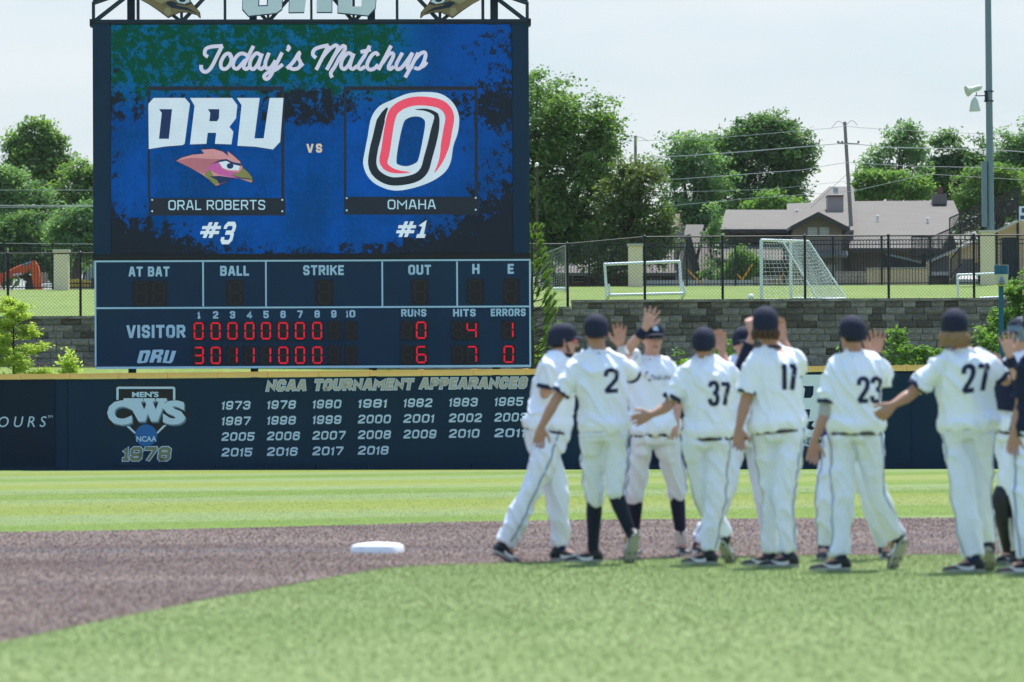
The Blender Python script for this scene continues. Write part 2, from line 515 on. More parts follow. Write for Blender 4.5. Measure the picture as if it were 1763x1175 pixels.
    M['lens_red'] = mat('lens_red', (0.75, 0.03, 0.01), 0.08, 0.3, 20.0, spec=1.0)
    M['lens_black'] = mat('lens_black', (0.01, 0.01, 0.012), 0.08, 0.1, 20.0, spec=0.8)
    M['lip'] = mat('lip', (0.36, 0.12, 0.10), 0.5, 0.1)
    M['eye_white'] = mat('eye_white', (0.75, 0.73, 0.7), 0.2, 0.03)
    M['iris'] = mat('iris', (0.03, 0.02, 0.015), 0.2, 0.03)

    # turf / grass / dirt
    def ground(name, cols, stripes=None, fine=1.0, tint2=None):
        t = NT(name)
        v = t.coord('Object')
        n1 = t.noise(v, 0.35, 5, 0.6)
        n2 = t.noise(t.coord('Object', (1, 0.12, 1)), 9 * fine, 3, 0.6)     # blades stand up: seen from low down, tufts read tall
        n3 = t.noise(t.coord('Object', (1, 0.10, 1)), 30 * fine, 2, 0.6)
        c = t.mix(t.ss(n1, 0.35, 0.65), cols[0], cols[1])
        if stripes:
            for ang, per, cc, amt, thr in stripes:
                w = t.n('ShaderNodeTexWave', wave_type='BANDS', bands_direction='Y', wave_profile='SIN')
                t.l(t.coord('Object', (1, 1, 1), (0, 0, R(ang))), w.inputs[0])
                w.inputs['Scale'].default_value = 0.314 / per
                w.inputs['Distortion'].default_value = 0.8
                w.inputs['Detail'].default_value = 2
                w.inputs['Detail Scale'].default_value = 0.4
                c = t.mix(t.math('MULTIPLY', t.ss(w.outputs[1], thr, thr + 0.35), amt), c, cc)
        f = t.math('ADD', t.math('MULTIPLY', n2, 0.5), t.math('MULTIPLY', n3, 0.5))
        f = t.ss(f, 0.3, 0.7, 0.92, 1.08) if fine > 2 else t.ss(f, 0.3, 0.7, 0.86, 1.14)
        c = t.mix(1.0, c, f, 'MULTIPLY')
        if tint2:
            n4 = t.noise(v, 1.3, 4, 0.7)
            c = t.mix(t.math('MULTIPLY', t.ss(n4, 0.55, 0.75), 0.5), c, tint2)
        t.bsdf(c, 0.85, 0, None if fine > 2 else t.bump(n3, 0.2, 0.01), 0.25)
        return t.m
    M['infield_turf'] = ground('infield_turf', [(0.155, 0.215, 0.064), (0.195, 0.250, 0.088)], fine=2.6, tint2=(0.225, 0.275, 0.125))
    M['outfield'] = ground('outfield', [(0.092, 0.155, 0.012), (0.118, 0.178, 0.015)],
                           stripes=[(-42, 9.4, (0.150, 0.200, 0.068), 0.8, 0.35), (-20, 23, (0.175, 0.195, 0.020), 0.55, 0.5)], fine=0.5, tint2=(0.21, 0.24, 0.04))
    M['upper_grass'] = ground('upper_grass', [(0.125, 0.185, 0.028), (0.155, 0.215, 0.04)], fine=0.5, tint2=(0.20, 0.21, 0.07))
    M['far_ground'] = ground('far_ground', [(0.10, 0.13, 0.04), (0.13, 0.15, 0.06)], fine=0.3)
    t = NT('infill_dirt')
    v = t.coord('Object')
    big = t.noise(t.coord('Object', (0.35, 1, 1)), 0.5, 5, 0.65)
    c = t.mix(t.ss(big, 0.3, 0.7), (0.078, 0.046, 0.037), (0.166, 0.120, 0.098))
    mot = t.noise(t.coord('Object', (1, 0.18, 1)), 14, 3, 0.7)
    c = t.mix(1.0, c, t.ss(mot, 0.3, 0.7, 0.76, 1.26), 'MULTIPLY')
    sp = t.noise(t.coord('Object', (1, 0.2, 1)), 45, 2, 0.7)
    c = t.mix(t.math('MULTIPLY', t.ss(sp, 0.6, 0.72), 0.6), c, (0.32, 0.28, 0.26))
    scuff = t.noise(t.coord('Object', (0.18, 0.9, 1)), 0.45, 3, 0.5)
    c = t.mix(t.math('MULTIPLY', t.ss(scuff, 0.55, 0.7), 0.55), c, (0.125, 0.122, 0.12))
    t.bsdf(c, 0.9, 0, t.bump(sp, 0.15, 0.005), 0.2)
    M['dirt'] = t.m
    for nm, c in (('crumb_brown', (0.12, 0.075, 0.07)), ('crumb_pale', (0.30, 0.26, 0.245))):
        M[nm] = mat(nm, c, 0.85, 0.15, 3.0)
    for nm, c in (('blade_green', (0.22, 0.30, 0.105)), ('blade_pale', (0.30, 0.37, 0.17)), ('blade_out', (0.24, 0.33, 0.06)), ('blade_out2', (0.34, 0.38, 0.12))):
        t = NT(nm)
        col = t.mix(1.0, c, t.math('MULTIPLY_ADD', t.noise(t.coord('Object'), 1.5, 3), 0.5, 0.75), 'MULTIPLY')
        d = t.n('ShaderNodeBsdfDiffuse'); t.l(col, d.inputs[0])
        tr = t.n('ShaderNodeBsdfTranslucent'); t.l(col, tr.inputs[0])
        ms = t.n('ShaderNodeMixShader'); ms.inputs[0].default_value = 0.5
        t.l(d.outputs[0], ms.inputs[1]); t.l(tr.outputs[0], ms.inputs[2]); t.l(ms.outputs[0], t.out.inputs[0])
        M[nm] = t.m

    # split-face concrete block, tone varies block by block
    t = NT('block')
    oi = t.n('ShaderNodeObjectInfo')
    v = t.coord('Object')
    c = t.mix(oi.outputs['Random'], (0.095, 0.084, 0.066), (0.32, 0.295, 0.25))
    n1 = t.noise(t.coord('Object', (0.6, 1, 2.2)), 5, 5, 0.7)
    c = t.mix(1.0, c, t.ss(n1, 0.3, 0.7, 0.45, 1.4), 'MULTIPLY')
    c = t.mix(t.math('MULTIPLY', t.ss(t.noise(v, 2.6, 3), 0.58, 0.72), 0.5), c, (0.36, 0.38, 0.36))
    t.bsdf(c, 0.92, 0, t.bump(t.noise(v, 14, 5, 0.7), 0.9, 0.04), 0.15)
    M['block'] = t.m
    M['block_shadow'] = mat('block_shadow', (0.03, 0.028, 0.024), 0.95, 0.2, 3.0)

    # LED picture
    t = NT('led_screen')
    g = t.coord('Generated')
    s = t.sep(g); u, w = s[0], s[2]
    v = t.coord('Generated', (1.9, 1, 1))
    nb = t.noise(v, 3.0, 6, 0.6)
    nf = t.noise(v, 55.0, 7, 0.78)
    ng = t.noise(t.coord('Generated', (2.0, 1, 1.3)), 17.0, 9, 0.78, 0.0)
    blue = t.mix(t.ss(nb, 0.35, 0.65), (0.001, 0.046, 0.19), (0.001, 0.072, 0.37))
    blue = t.mix(t.ss(nf, 0.45, 0.75, 0, 0.45), blue, (0.003, 0.13, 0.42))
    blue = t.mix(t.ss(u, 0.55, 1.0, 0, 0.45), blue, (0.003, 0.05, 0.22))
    # green smear along the top left to centre
    gm = t.math('MULTIPLY', t.ss(w, 0.58, 0.80), t.ss(u, 0.82, 0.66))
    teal = t.mix(t.ss(nb, 0.4, 0.62), (0.002, 0.12, 0.30), (0.001, 0.10, 0.17))
    c = t.mix(t.math('MULTIPLY', gm, 0.85), blue, teal)
    gthr = t.math('ADD', t.math('MULTIPLY', gm, 0.16), ng)
    c = t.mix(t.math('MULTIPLY', t.ss(gthr, 0.60, 0.66), t.ss(gm, 0.1, 0.5)), c, (0.002, 0.060, 0.028))
    gl = t.math('MULTIPLY', t.ss(t.noise(v, 26, 5, 0.8), 0.60, 0.70), t.math('MULTIPLY', t.ss(w, 0.55, 0.68), t.ss(w, 0.86, 0.72)))
    c = t.mix(t.math('MULTIPLY', gl, 0.55), c, (0.002, 0.25, 0.10))
    # black distress: heavy in the lower corners, along the sides and in a band above the name plates
    e1 = t.math('MULTIPLY', t.ss(w, 0.30, -0.02), t.ss(u, 0.32, 0.0))
    e2 = t.math('MULTIPLY', t.ss(w, 0.36, 0.0), t.ss(u, 0.55, 1.0))
    e3 = t.ss(w, 0.10, 0.0, 0, 0.55)
    e4 = t.math('MULTIPLY', t.ss(w, 0.80, 0.66), t.ss(w, 0.50, 0.62))
    e4 = t.math('MULTIPLY', e4, t.math('ADD', 0.55, t.math('MULTIPLY', t.ss(t.math('ABSOLUTE', t.math('SUBTRACT', u, 0.5)), 0.2, 0.0), 0.5)))
    e5 = t.ss(u, 0.06, 0.0, 0, 0.6)
    e6 = t.ss(u, 0.80, 1.0, 0, 0.8)
    e = t.math('ADD', t.math('ADD', t.math('MULTIPLY', e1, 1.3), t.math('MULTIPLY', e2, 1.1)), t.math('ADD', e3, t.math('MULTIPLY', e4, 0.75)))
    e = t.math('ADD', e, t.math('MULTIPLY', t.math('MAXIMUM', e5, e6), 0.6))
    nk = t.noise(t.coord('Generated', (1.9, 1, 1.25)), 20.0, 9, 0.80, 0.0)
    k = t.ss(t.math('ADD', nk, t.math('MULTIPLY', e, 0.26)), 0.64, 0.655)
    c = t.mix(k, c, (0.011, 0.018, 0.026))
    wv = t.n('ShaderNodeTexWave', wave_type='BANDS', bands_direction='Z'); t.l(g, wv.inputs[0]); wv.inputs['Scale'].default_value = 60
    wh = t.n('ShaderNodeTexWave', wave_type='BANDS', bands_direction='X'); t.l(g, wh.inputs[0]); wh.inputs['Scale'].default_value = 100
    c = t.mix(1.0, c, t.math('MULTIPLY', t.math('MULTIPLY_ADD', wv.outputs[1], 0.16, 0.88), t.math('MULTIPLY_ADD', wh.outputs[1], 0.10, 0.92)), 'MULTIPLY')
    t.bsdf((0.004, 0.005, 0.006), 0.8, emit=c, estr=1.0 * EM, spec=0.02)
    M['led_screen'] = t.m

def leafmat(name, a, b, c2=None, trans=0.45):
    t = NT(name)
    v = t.coord('Object')
    at = t.n('ShaderNodeAttribute'); at.attribute_name = 'tint'
    col = t.mix(at.outputs['Fac'], a, b)
    col = t.mix(t.math('MULTIPLY', t.ss(t.noise(v, 0.5, 3), 0.45, 0.7), 0.4), col, c2 or b)
    d = t.n('ShaderNodeBsdfPrincipled'); t.l(col, d.inputs['Base Color']); d.inputs['Roughness'].default_value = 0.6
    d.inputs['Specular IOR Level'].default_value = 0.25
    tr = t.n('ShaderNodeBsdfTranslucent'); t.l(t.mix(1.0, col, (1.3, 1.5, 0.6), 'MULTIPLY'), tr.inputs[0])
    ms = t.n('ShaderNodeMixShader'); ms.inputs[0].default_value = trans
    t.l(d.outputs[0], ms.inputs[1]); t.l(tr.outputs[0], ms.inputs[2]); t.l(ms.outputs[0], t.out.inputs[0])
    return t.m
make_materials()

# ------------------------------------------------------------------ flat lettering helpers
def poly_mesh(loops, frame, w, thick=0.0, dome=None):
    """loops: list of closed loops in (u, v); even-odd filled; placed w metres in front of the frame's plane."""
    cu = bpy.data.curves.new('c', 'CURVE'); cu.dimensions = '2D'; cu.fill_mode = 'BOTH' if thick else 'FRONT'
    if thick: cu.extrude = thick / 2
    for lp in loops:
        s = cu.splines.new('POLY'); s.points.add(len(lp) - 1)
        for i, (x, y) in enumerate(lp): s.points[i].co = (x, y, 0, 1)
        s.use_cyclic_u = True
    o = bpy.data.objects.new('c', cu)
    me = bpy.data.meshes.new_from_object(o)
    bpy.data.objects.remove(o); bpy.data.curves.remove(cu)
    return _place(me, frame, w)

def _place(me, frame, w):
    T = frame.M @ Matrix(((1, 0, 0, 0), (0, 0, -1, -w), (0, 1, 0, 0), (0, 0, 0, 1)))
    me.transform(T)
    return me

def text_raw(body, shear=0.0, bold=0.0, spacing=1.0, thick=0.0):
    cu = bpy.data.curves.new('t', 'FONT'); cu.body = body; cu.shear = shear; cu.offset = bold
    cu.space_character = spacing; cu.resolution_u = 3
    cu.extrude = thick
    o = bpy.data.objects.new('t', cu)
    me = bpy.data.meshes.new_from_object(o)
    bpy.data.objects.remove(o); bpy.data.curves.remove(cu)
    return me

def text_fit(body, frame, w, u0, v0, u1, v1, shear=0.0, bold=0.03, spacing=1.0, grow=0.0):
    me = text_raw(body, shear, bold, spacing)
    n = len(me.vertices)
    a = np.empty(n * 3); me.vertices.foreach_get('co', a); a = a.reshape(-1, 3)
    lo = a.min(0); hi = a.max(0)
    a[:, 0] = u0 - grow + (a[:, 0] - lo[0]) / max(hi[0] - lo[0], 1e-6) * (u1 - u0 + 2 * grow)
    a[:, 1] = v0 - grow + (a[:, 1] - lo[1]) / max(hi[1] - lo[1], 1e-6) * (v1 - v0 + 2 * grow)
    a[:, 2] = 0
    me.vertices.foreach_set('co', a.ravel())
    return _place(me, frame, w)

# a plain stroke alphabet: square shoulders, cut corners (the lettering on the boards is of this kind)
_O = [(.22, 0), (.78, 0), (1, .14), (1, .86), (.78, 1), (.22, 1), (0, .86), (0, .14), (.22, 0), (.30, 0)]
GL = {
 'A': (1.0, [[(0, 0), (.36, 1), (.64, 1), (1, 0)], [(.2, .28), (.8, .28)]]),
 'B': (.95, [[(0, 0), (0, 1), (.78, 1), (.97, .87), (.97, .66), (.82, .53), (0, .53)], [(.82, .53), (1, .40), (1, .14), (.8, 0), (0, 0)]]),
 'C': (.92, [[(1, .82), (1, .86), (.78, 1), (.22, 1), (0, .86), (0, .14), (.22, 0), (.78, 0), (1, .14), (1, .18)]]),
 'E': (.82, [[(1, 1), (0, 1), (0, 0), (1, 0)], [(0, .51), (.85, .51)]]),
 'H': (.98, [[(0, 0), (0, 1)], [(1, 0), (1, 1)], [(0, .5), (1, .5)]]),
 'I': (.0, [[(0, 0), (0, 1)]]),
 'K': (.98, [[(0, 0), (0, 1)], [(1, 1), (.2, .5)], [(.4, .62), (1, 0)]]),
 'L': (.78, [[(0, 1), (0, 0), (1, 0)]]),
 'M': (1.25, [[(0, 0), (0, 1), (.5, .42), (1, 1), (1, 0)]]),
 'N': (1.0, [[(0, 0), (0, 1), (1, 0), (1, 1)]]),
 'O': (.98, [_O]), '0': (.94, [_O]), 'D': (.98, [[(0, 0), (0, 1), (.75, 1), (1, .82), (1, .18), (.75, 0), (0, 0)]]),
 'P': (.92, [[(0, 0), (0, 1), (.8, 1), (1, .86), (1, .58), (.8, .44), (0, .44)]]),
 'R': (.96, [[(0, 0), (0, 1), (.8, 1), (1, .86), (1, .58), (.8, .46), (0, .46)], [(.52, .46), (1, 0)]]),
 'S': (.92, [[(1, .84), (1, .86), (.8, 1), (.2, 1), (0, .86), (0, .66), (.2, .53), (.8, .47), (1, .34), (1, .14), (.8, 0), (.2, 0), (0, .14), (0, .16)]]),
 'T': (.92, [[(0, 1), (1, 1)], [(.5, 0), (.5, 1)]]),
 'U': (.98, [[(0, 1), (0, .14), (.22, 0), (.78, 0), (1, .14), (1, 1)]]),
 'V': (1.0, [[(0, 1), (.40, 0), (.60, 0), (1, 1)]]),
 'W': (1.45, [[(0, 1), (.22, 0), (.5, .75), (.78, 0), (1, 1)]]),
 "'": (.0, [[(0, .8), (0, 1)]]),
 '1': (.34, [[(-.25, .80), (1, 1), (1, 0)]]),
 '2': (.92, [[(0, .84), (0, .86), (.2, 1), (.8, 1), (1, .86), (1, .62), (0, .14), (0, 0), (1, 0)]]),
 '3': (.92, [[(0, .84), (0, .86), (.2, 1), (.8, 1), (1, .86), (1, .66), (.84, .52), (.35, .52)], [(.84, .52), (1, .38), (1, .14), (.8, 0), (.2, 0), (0, .14), (0, .16)]]),
 '4': (.98, [[(.74, 0), (.74, 1), (0, .30), (0, .22), (1, .22)]]),
 '5': (.92, [[(1, 1), (.02, 1), (.02, .56), (.8, .58), (1, .45), (1, .14), (.8, 0), (.2, 0), (0, .14), (0, .16)]]),
 '6': (.92, [[(1, .84), (1, .86), (.8, 1), (.2, 1), (0, .86), (0, .14), (.2, 0), (.8, 0), (1, .14), (1, .44), (.8, .57), (0, .57)]]),
 '7': (.90, [[(0, 1), (1, 1), (1, .84), (.42, 0)]]),
 '8': (.94, [[(.22, 0), (.78, 0), (1, .14), (1, .38), (.84, .52), (1, .66), (1, .86), (.78, 1), (.22, 1), (0, .86), (0, .66), (.16, .52), (0, .38), (0, .14), (.22, 0), (.3, 0)], [(.2, .52), (.8, .52)]]),
 '9': (.92, [[(0, .16), (0, .14), (.2, 0), (.8, 0), (1, .14), (1, .86), (.8, 1), (.2, 1), (0, .86), (0, .56), (.2, .43), (1, .43)]]),
 '#': (1.1, [[(.22, -.12), (.40, 1.12)], [(.62, -.12), (.80, 1.12)], [(-.02, .30), (1.0, .30)], [(.03, .70), (1.05, .70)]]),
}
def block_text(body, frame, w, u0, v0, u1, v1, shear=0.0, st=0.2, gap=0.16, grow=0.0, wide=0.62, foot=False):
    """st: stroke width over cap height; letters are laid out, then squeezed so that the word fills u0..u1."""
    H = v1 - v0; s = st * H
    items = []; x = 0.0
    for ch in body:
        if ch == ' ': x += 0.42 * H; continue
        wd, strokes = GL[ch]
        cw = max(wd * (wide * H) - s, 0.0) if wd > 0.1 else 0.0
        items.append((x + s / 2, cw, strokes, ch)); x += cw + s + gap * H
    total = x - gap * H
    slant = shear * H
    k = (u1 - u0 - slant) / total
    vs, fs = [], []
    lay = 0
    for x0, cw, strokes, ch in items:
        sts = list(strokes)
        if foot and ch == '1': sts.append([(-.3, 0), (2.0, 0)])
        for stk in sts:
            pts = [Vector(((x0 + p[0] * cw), s / 2 + p[1] * (H - s))) for p in stk]
            h = s / 2 + grow
            n = len(pts); base = len(vs)
            closed = (pts[0] - pts[-1]).length < 1e-6
            for i, p in enumerate(pts):
                a = (p - pts[i - 1]).normalized() if i > 0 else None
                b = (pts[i + 1] - p).normalized() if i < n - 1 else None
                q = p
                if a is None: q = p - b * h; nn = Vector((-b.y, b.x)) * h
                elif b is None: q = p + a * h; nn = Vector((-a.y, a.x)) * h
                else:
                    na = Vector((-a.y, a.x)); nb = Vector((-b.y, b.x)); m = na + nb
                    m = m.normalized() if m.length > 1e-6 else na
                    nn = m * (h / max(m.dot(na), 0.45))
                for sgn_ in (1, -1):
                    r = q + nn * sgn_
                    yy = min(max(r.y, -grow), H + grow)
                    vs.append((u0 + r.x * k + yy * shear, -(w + 0.00025 * lay), v0 + yy))
            fs += [(base + 2 * i, base + 2 * i + 1, base + 2 * i + 3, base + 2 * i + 2) for i in range(n - 1)]
            lay += 1
    mb = MB(frame.M).add(vs, fs)
    return mb.mesh('lettering')

def text_px(body, frame, w, xL, xR, yc, h, yR=None, block=None, **kw):
    """Fit a word to a pixel span measured in the photograph, level on the plane it is printed on."""
    u0, va = frame.uv(xL, yc, -w); u1, vb = frame.uv(xR, yR if yR is not None else yc, -w)
    vc = (va + vb) / 2
    hm = h / (F / ((frame.O - C0).y)) / 2
    if block is not None:
        return block_text(body, frame, w, u0, vc - hm, u1, vc + hm, **block)
    return text_fit(body, frame, w, u0, vc - hm, u1, vc + hm, **kw)

def resample(pts, step):
    pts = [Vector((p[0], p[1])) for p in pts]
    # Catmull-Rom
    out = []
    n = len(pts)
    if n == 2:
        L = (pts[1] - pts[0]).length; k = max(1, int(L / step))
        return [pts[0].lerp(pts[1], i / k) for i in range(k + 1)]
    for i in range(n - 1):
        p0 = pts[max(i - 1, 0)]; p1 = pts[i]; p2 = pts[i + 1]; p3 = pts[min(i + 2, n - 1)]
        k = max(2, int((p2 - p1).length / step))
        for j in range(k):
            t = j / k
            out.append(0.5 * ((2 * p1) + (p2 - p0) * t + (2 * p0 - 5 * p1 + 4 * p2 - p3) * t * t + (3 * p1 - p0 - 3 * p2 + p3) * t ** 3))
    out.append(pts[-1])
    return out

def ribbon(mb, pts, width, step=None, smoothc=True):
    """Flat stroke in (x, z) local coordinates of mb.M, width can taper."""
    q = resample(pts, step or 0.02) if smoothc else [Vector(p) for p in pts]
    n = len(q)
    vs = []
    for i, p in enumerate(q):
        a = q[max(i - 1, 0)]; b = q[min(i + 1, n - 1)]
        t = (b - a); t = t.normalized() if t.length > 1e-9 else Vector((1, 0))
        nn = Vector((-t.y, t.x))
        wd = width(i / (n - 1)) if callable(width) else width
        vs.append((p.x + nn.x * wd / 2, 0, p.y + nn.y * wd / 2)); vs.append((p.x - nn.x * wd / 2, 0, p.y - nn.y * wd / 2))
    fs = [(2 * i, 2 * i + 1, 2 * i + 3, 2 * i + 2) for i in range(n - 1)]
    mb.add(vs, fs)

def local(me, base):
    me.transform(Matrix.Translation(-Vector(base)))
    return me
# ------------------------------------------------------------------ ground
def zrow(x):           # grass level just behind the retaining wall
    return 4.12 + 0.30 / (1 + math.exp(-max(-8, min(8, (x - 1.7) * 6))))
def terrain_z(x, y):
    if y < 117: return -0.02
    if y < 129.9:
        t = (y - 117) / 12.9
        return -0.02 + t * t * (3 - 2 * t) * (2.62 + 0.012 * (8 - x))
    if y < 131.2: return zrow(x) - 0.25
    if y < 188: return zrow(x) + (y - 131.2) / 56.8 * (6.90 - zrow(x)) + 0.0
    if y < 230: return 6.90 + (y - 188) / 42 * 0.85
    return 7.75 + min((y - 230) / 1500, 2.5) * 3

def grid_sheet(name, xs, ys, zf, material, kind='structure'):
    vs = [(x, y, zf(x, y)) for y in ys for x in xs]
    nx = len(xs)
    fs = [(j * nx + i, j * nx + i + 1, (j + 1) * nx + i + 1, (j + 1) * nx + i) for j in range(len(ys) - 1) for i in range(nx - 1)]
    mb = MB().add(vs, fs)
    return solo(name, mb, material, kind=kind)

xs_f = [-900, -300, -120, -60] + [i * 1.0 for i in range(-30, 31)] + [60, 120, 300, 900]
grid_sheet('outfield_grass', [-150, -75, 0, 75, 150], [-60, -20, 20, 60, 100, 117.2], lambda x, y: 0.0, M['outfield'])
grid_sheet('berm', [-150, -60, -30, -20, -10, 0, 10, 20, 30, 60, 150], [117.2, 118, 119, 120, 121, 122, 123, 124, 125, 126, 127, 128, 129, 129.85], terrain_z, M['upper_grass'])
xs_u = [-900, -300, -120, -60] + [i * 0.5 for i in range(-60, 61)] + [60, 120, 300, 900]
grid_sheet('upper_field', xs_u, [130.35, 131.2, 135, 140, 150, 160, 170, 180, 188, 192], lambda x, y: terrain_z(x, max(y, 131.21)) if y > 131 else zrow(x), M['upper_grass'])
grid_sheet('far_terrain', [-3000, -900, -300, -100, -50, 0, 50, 100, 300, 900, 3000], [192, 200, 210, 230, 300, 500, 1000, 2500, 5000], terrain_z, M['far_ground'])
solo('ground', MB().quad((-3000, -800, -0.3), (3000, -800, -0.3), (3000, 117.2, -0.3), (-3000, 117.2, -0.3)), M['far_ground'], kind='structure')
def embank():
    pass

# dirt of the base path, cut like an arc against the turf
near = [(-260, 1165), (-120, 1130), (0, 1108), (60, 1096), (128, 1081), (255, 1055), (351, 1035), (430, 1022), (500, 1009), (560, 997.5), (623, 986.5), (665, 980), (700, 977), (770, 974), (860, 971.5), (980, 968), (1100, 965), (1240, 961), (1400, 958), (1560, 957), (1763, 956), (1900, 955)]
far = [(-260, 925), (0, 917), (200, 914), (400, 910), (600, 905), (800, 899), (1000, 896), (1200, 894), (1400, 893), (1763, 892), (1900, 891)]
gn = [G(*p) for p in near]; gf = [G(*p) for p in far]
dpoly = [(p.x, p.y) for p in gn] + [(p.x, p.y) for p in reversed(gf)]
GF = Frame((0, 0, 0), (1, 0, 0))
def flat_poly(poly, z):
    cu = bpy.data.curves.new('c', 'CURVE'); cu.dimensions = '2D'; cu.fill_mode = 'FRONT'
    s = cu.splines.new('POLY'); s.points.add(len(poly) - 1)
    for i, (x, y) in enumerate(poly): s.points[i].co = (x, y, 0, 1)
    s.use_cyclic_u = True
    o = bpy.data.objects.new('c', cu); me = bpy.data.meshes.new_from_object(o)
    bpy.data.objects.remove(o); bpy.data.curves.remove(cu)
    me.transform(Matrix.Translation((0, 0, z)))
    return me
dirt = solo('base_path_dirt', flat_poly(dpoly, 0.004), M['dirt'], kind='structure')
tpoly = [(gn[0].x - 0.0, -30), (gn[0].x, gn[0].y)] + [(p.x, p.y) for p in gn[1:]] + [(gn[-1].x + 20, gn[-1].y - 0.2), (gn[-1].x + 20, -30)]
solo('infield_turf', flat_poly(tpoly, 0.006), M['infield_turf'], kind='structure')

# ---- scattered ground cover (instances on points; real blades and crumbs)
def scatter(name, region, n, protos, size, kindname, zoff=0.0):
    """One stuff object: points with instanced low tufts/crumbs through geometry nodes."""
    pts = region(n)
    me = bpy.data.meshes.new(name)
    me.vertices.add(len(pts)); me.vertices.foreach_set('co', np.asarray(pts, dtype=np.float32).ravel())
    me.update()
    o = bpy.data.objects.new(name, me); COL.objects.link(o)
    ng = bpy.data.node_groups.new(name, 'GeometryNodeTree')
    ng.interface.new_socket('Geometry', in_out='INPUT', socket_type='NodeSocketGeometry')
    ng.interface.new_socket('Geometry', in_out='OUTPUT', socket_type='NodeSocketGeometry')
    gi = ng.nodes.new('NodeGroupInput'); go = ng.nodes.new('NodeGroupOutput')
    join = ng.nodes.new('GeometryNodeJoinGeometry')
    for k, pm in enumerate(protos):
        # each prototype is realised inside the tree as an object-info source-less mesh: use set of primitive cones
        ip = ng.nodes.new('GeometryNodeInstanceOnPoints')
        idx = ng.nodes.new('GeometryNodeInputIndex')
        md = ng.nodes.new('ShaderNodeMath'); md.operation = 'MODULO'; md.inputs[1].default_value = len(protos)
        cmpn = ng.nodes.new('FunctionNodeCompare'); cmpn.data_type = 'FLOAT'; cmpn.operation = 'EQUAL'
        cmpn.inputs[1].default_value = k; cmpn.inputs['Epsilon'].default_value = 0.1
        ng.links.new(idx.outputs[0], md.inputs[0]); ng.links.new(md.outputs[0], cmpn.inputs[0])
        ng.links.new(cmpn.outputs[0], ip.inputs['Selection'])
        ng.links.new(gi.outputs[0], ip.inputs['Points'])
        src = pm(ng)
        ng.links.new(src, ip.inputs['Instance'])
        rr = ng.nodes.new('FunctionNodeRandomValue'); rr.data_type = 'FLOAT_VECTOR'
        rr.inputs[0].default_value = (-1.1, -1.1, 0); rr.inputs[1].default_value = (1.1, 1.1, 6.28)
        ng.links.new(rr.outputs[0], ip.inputs['Rotation'])
        rs = ng.nodes.new('FunctionNodeRandomValue'); rs.data_type = 'FLOAT'
        rs.inputs[2].default_value = size[0]; rs.inputs[3].default_value = size[1]; rs.inputs['Seed'].default_value = k + 3
        ng.links.new(rs.outputs[1], ip.inputs['Scale'])
        ng.links.new(ip.outputs[0], join.inputs[0])
    ng.links.new(join.outputs[0], go.inputs[0])
    md_ = o.modifiers.new('scatter', 'NODES'); md_.node_group = ng
    o['kind'] = 'stuff'
    return o
def p_blades(material, seed):
    def f(ng):
        j = ng.nodes.new('GeometryNodeJoinGeometry')
        r_ = random.Random(seed)
        for i in range(5):
            c = ng.nodes.new('GeometryNodeMeshCone'); c.inputs['Vertices'].default_value = 3
            c.inputs['Radius Top'].default_value = 0.0; c.inputs['Radius Bottom'].default_value = 0.12
            c.inputs['Depth'].default_value = 1.0
            tr = ng.nodes.new('GeometryNodeTransform')
            tr.inputs['Translation'].default_value = (r_.uniform(-.8, .8), r_.uniform(-.8, .8), 0)
            tr.inputs['Rotation'].default_value = (r_.uniform(-.5, .5), r_.uniform(-.5, .5), 0)
            tr.inputs['Scale'].default_value = (1, 1, r_.uniform(.6, 1.3))
            ng.links.new(c.outputs[0], tr.inputs[0]); ng.links.new(tr.outputs[0], j.inputs[0])
        sm = ng.nodes.new('GeometryNodeSetMaterial'); sm.inputs['Material'].default_value = material
        ng.links.new(j.outputs[0], sm.inputs[0]); return sm.outputs[0]
    return f
def p_crumb(material):
    def f(ng):
        c = ng.nodes.new('GeometryNodeMeshIcoSphere'); c.inputs['Radius'].default_value = 1; c.inputs['Subdivisions'].default_value = 1
        tr = ng.nodes.new('GeometryNodeTransform'); tr.inputs['Scale'].default_value = (1, 1, 0.7)
        ng.links.new(c.outputs[0], tr.inputs[0])
        sm = ng.nodes.new('GeometryNodeSetMaterial'); sm.inputs['Material'].default_value = material
        ng.links.new(tr.outputs[0], sm.inputs[0]); return sm.outputs[0]
    return f
_nx = np.array([p.x for p in gn]); _ny = np.array([p.y for p in gn]); _fx = np.array([p.x for p in gf]); _fy = np.array([p.y for p in gf])
_o = np.argsort(_nx); _nx, _ny = _nx[_o], _ny[_o]
_o = np.argsort(_fx); _fx, _fy = _fx[_o], _fy[_o]
def reg_turf(n):
    y = np.sqrt(rng.uniform(16.5 ** 2, 38 ** 2, n * 2)); x = rng.uniform(-0.125, 0.125, n * 2) * y
    k = y < np.interp(x, _nx, _ny) - 0.03
    x, y = x[k][:n], y[k][:n]
    return np.stack([x, y, np.full_like(x, 0.012)], 1)
def reg_dirt(n):
    y = rng.uniform(20, 52, n * 3); x = rng.uniform(-0.125, 0.125, n * 3) * y
    k = (y > np.interp(x, _nx, _ny) + 0.02) & (y < np.interp(x, _fx, _fy) - 0.02)
    x, y = x[k][:n], y[k][:n]
    return np.stack([x, y, np.full_like(x, 0.006)], 1)
def reg_out(n):
    y = np.sqrt(rng.uniform(42 ** 2, 75 ** 2, n * 2)); x = rng.uniform(-0.13, 0.13, n * 2) * y
    k = (y > np.interp(x, _fx, _fy) + 0.03)
    x, y = x[k][:n], y[k][:n]
    k = y < 115.2 - (x + 12) * 0.38
    x, y = x[k], y[k]
    return np.stack([x, y, np.full_like(x, 0.012)], 1)
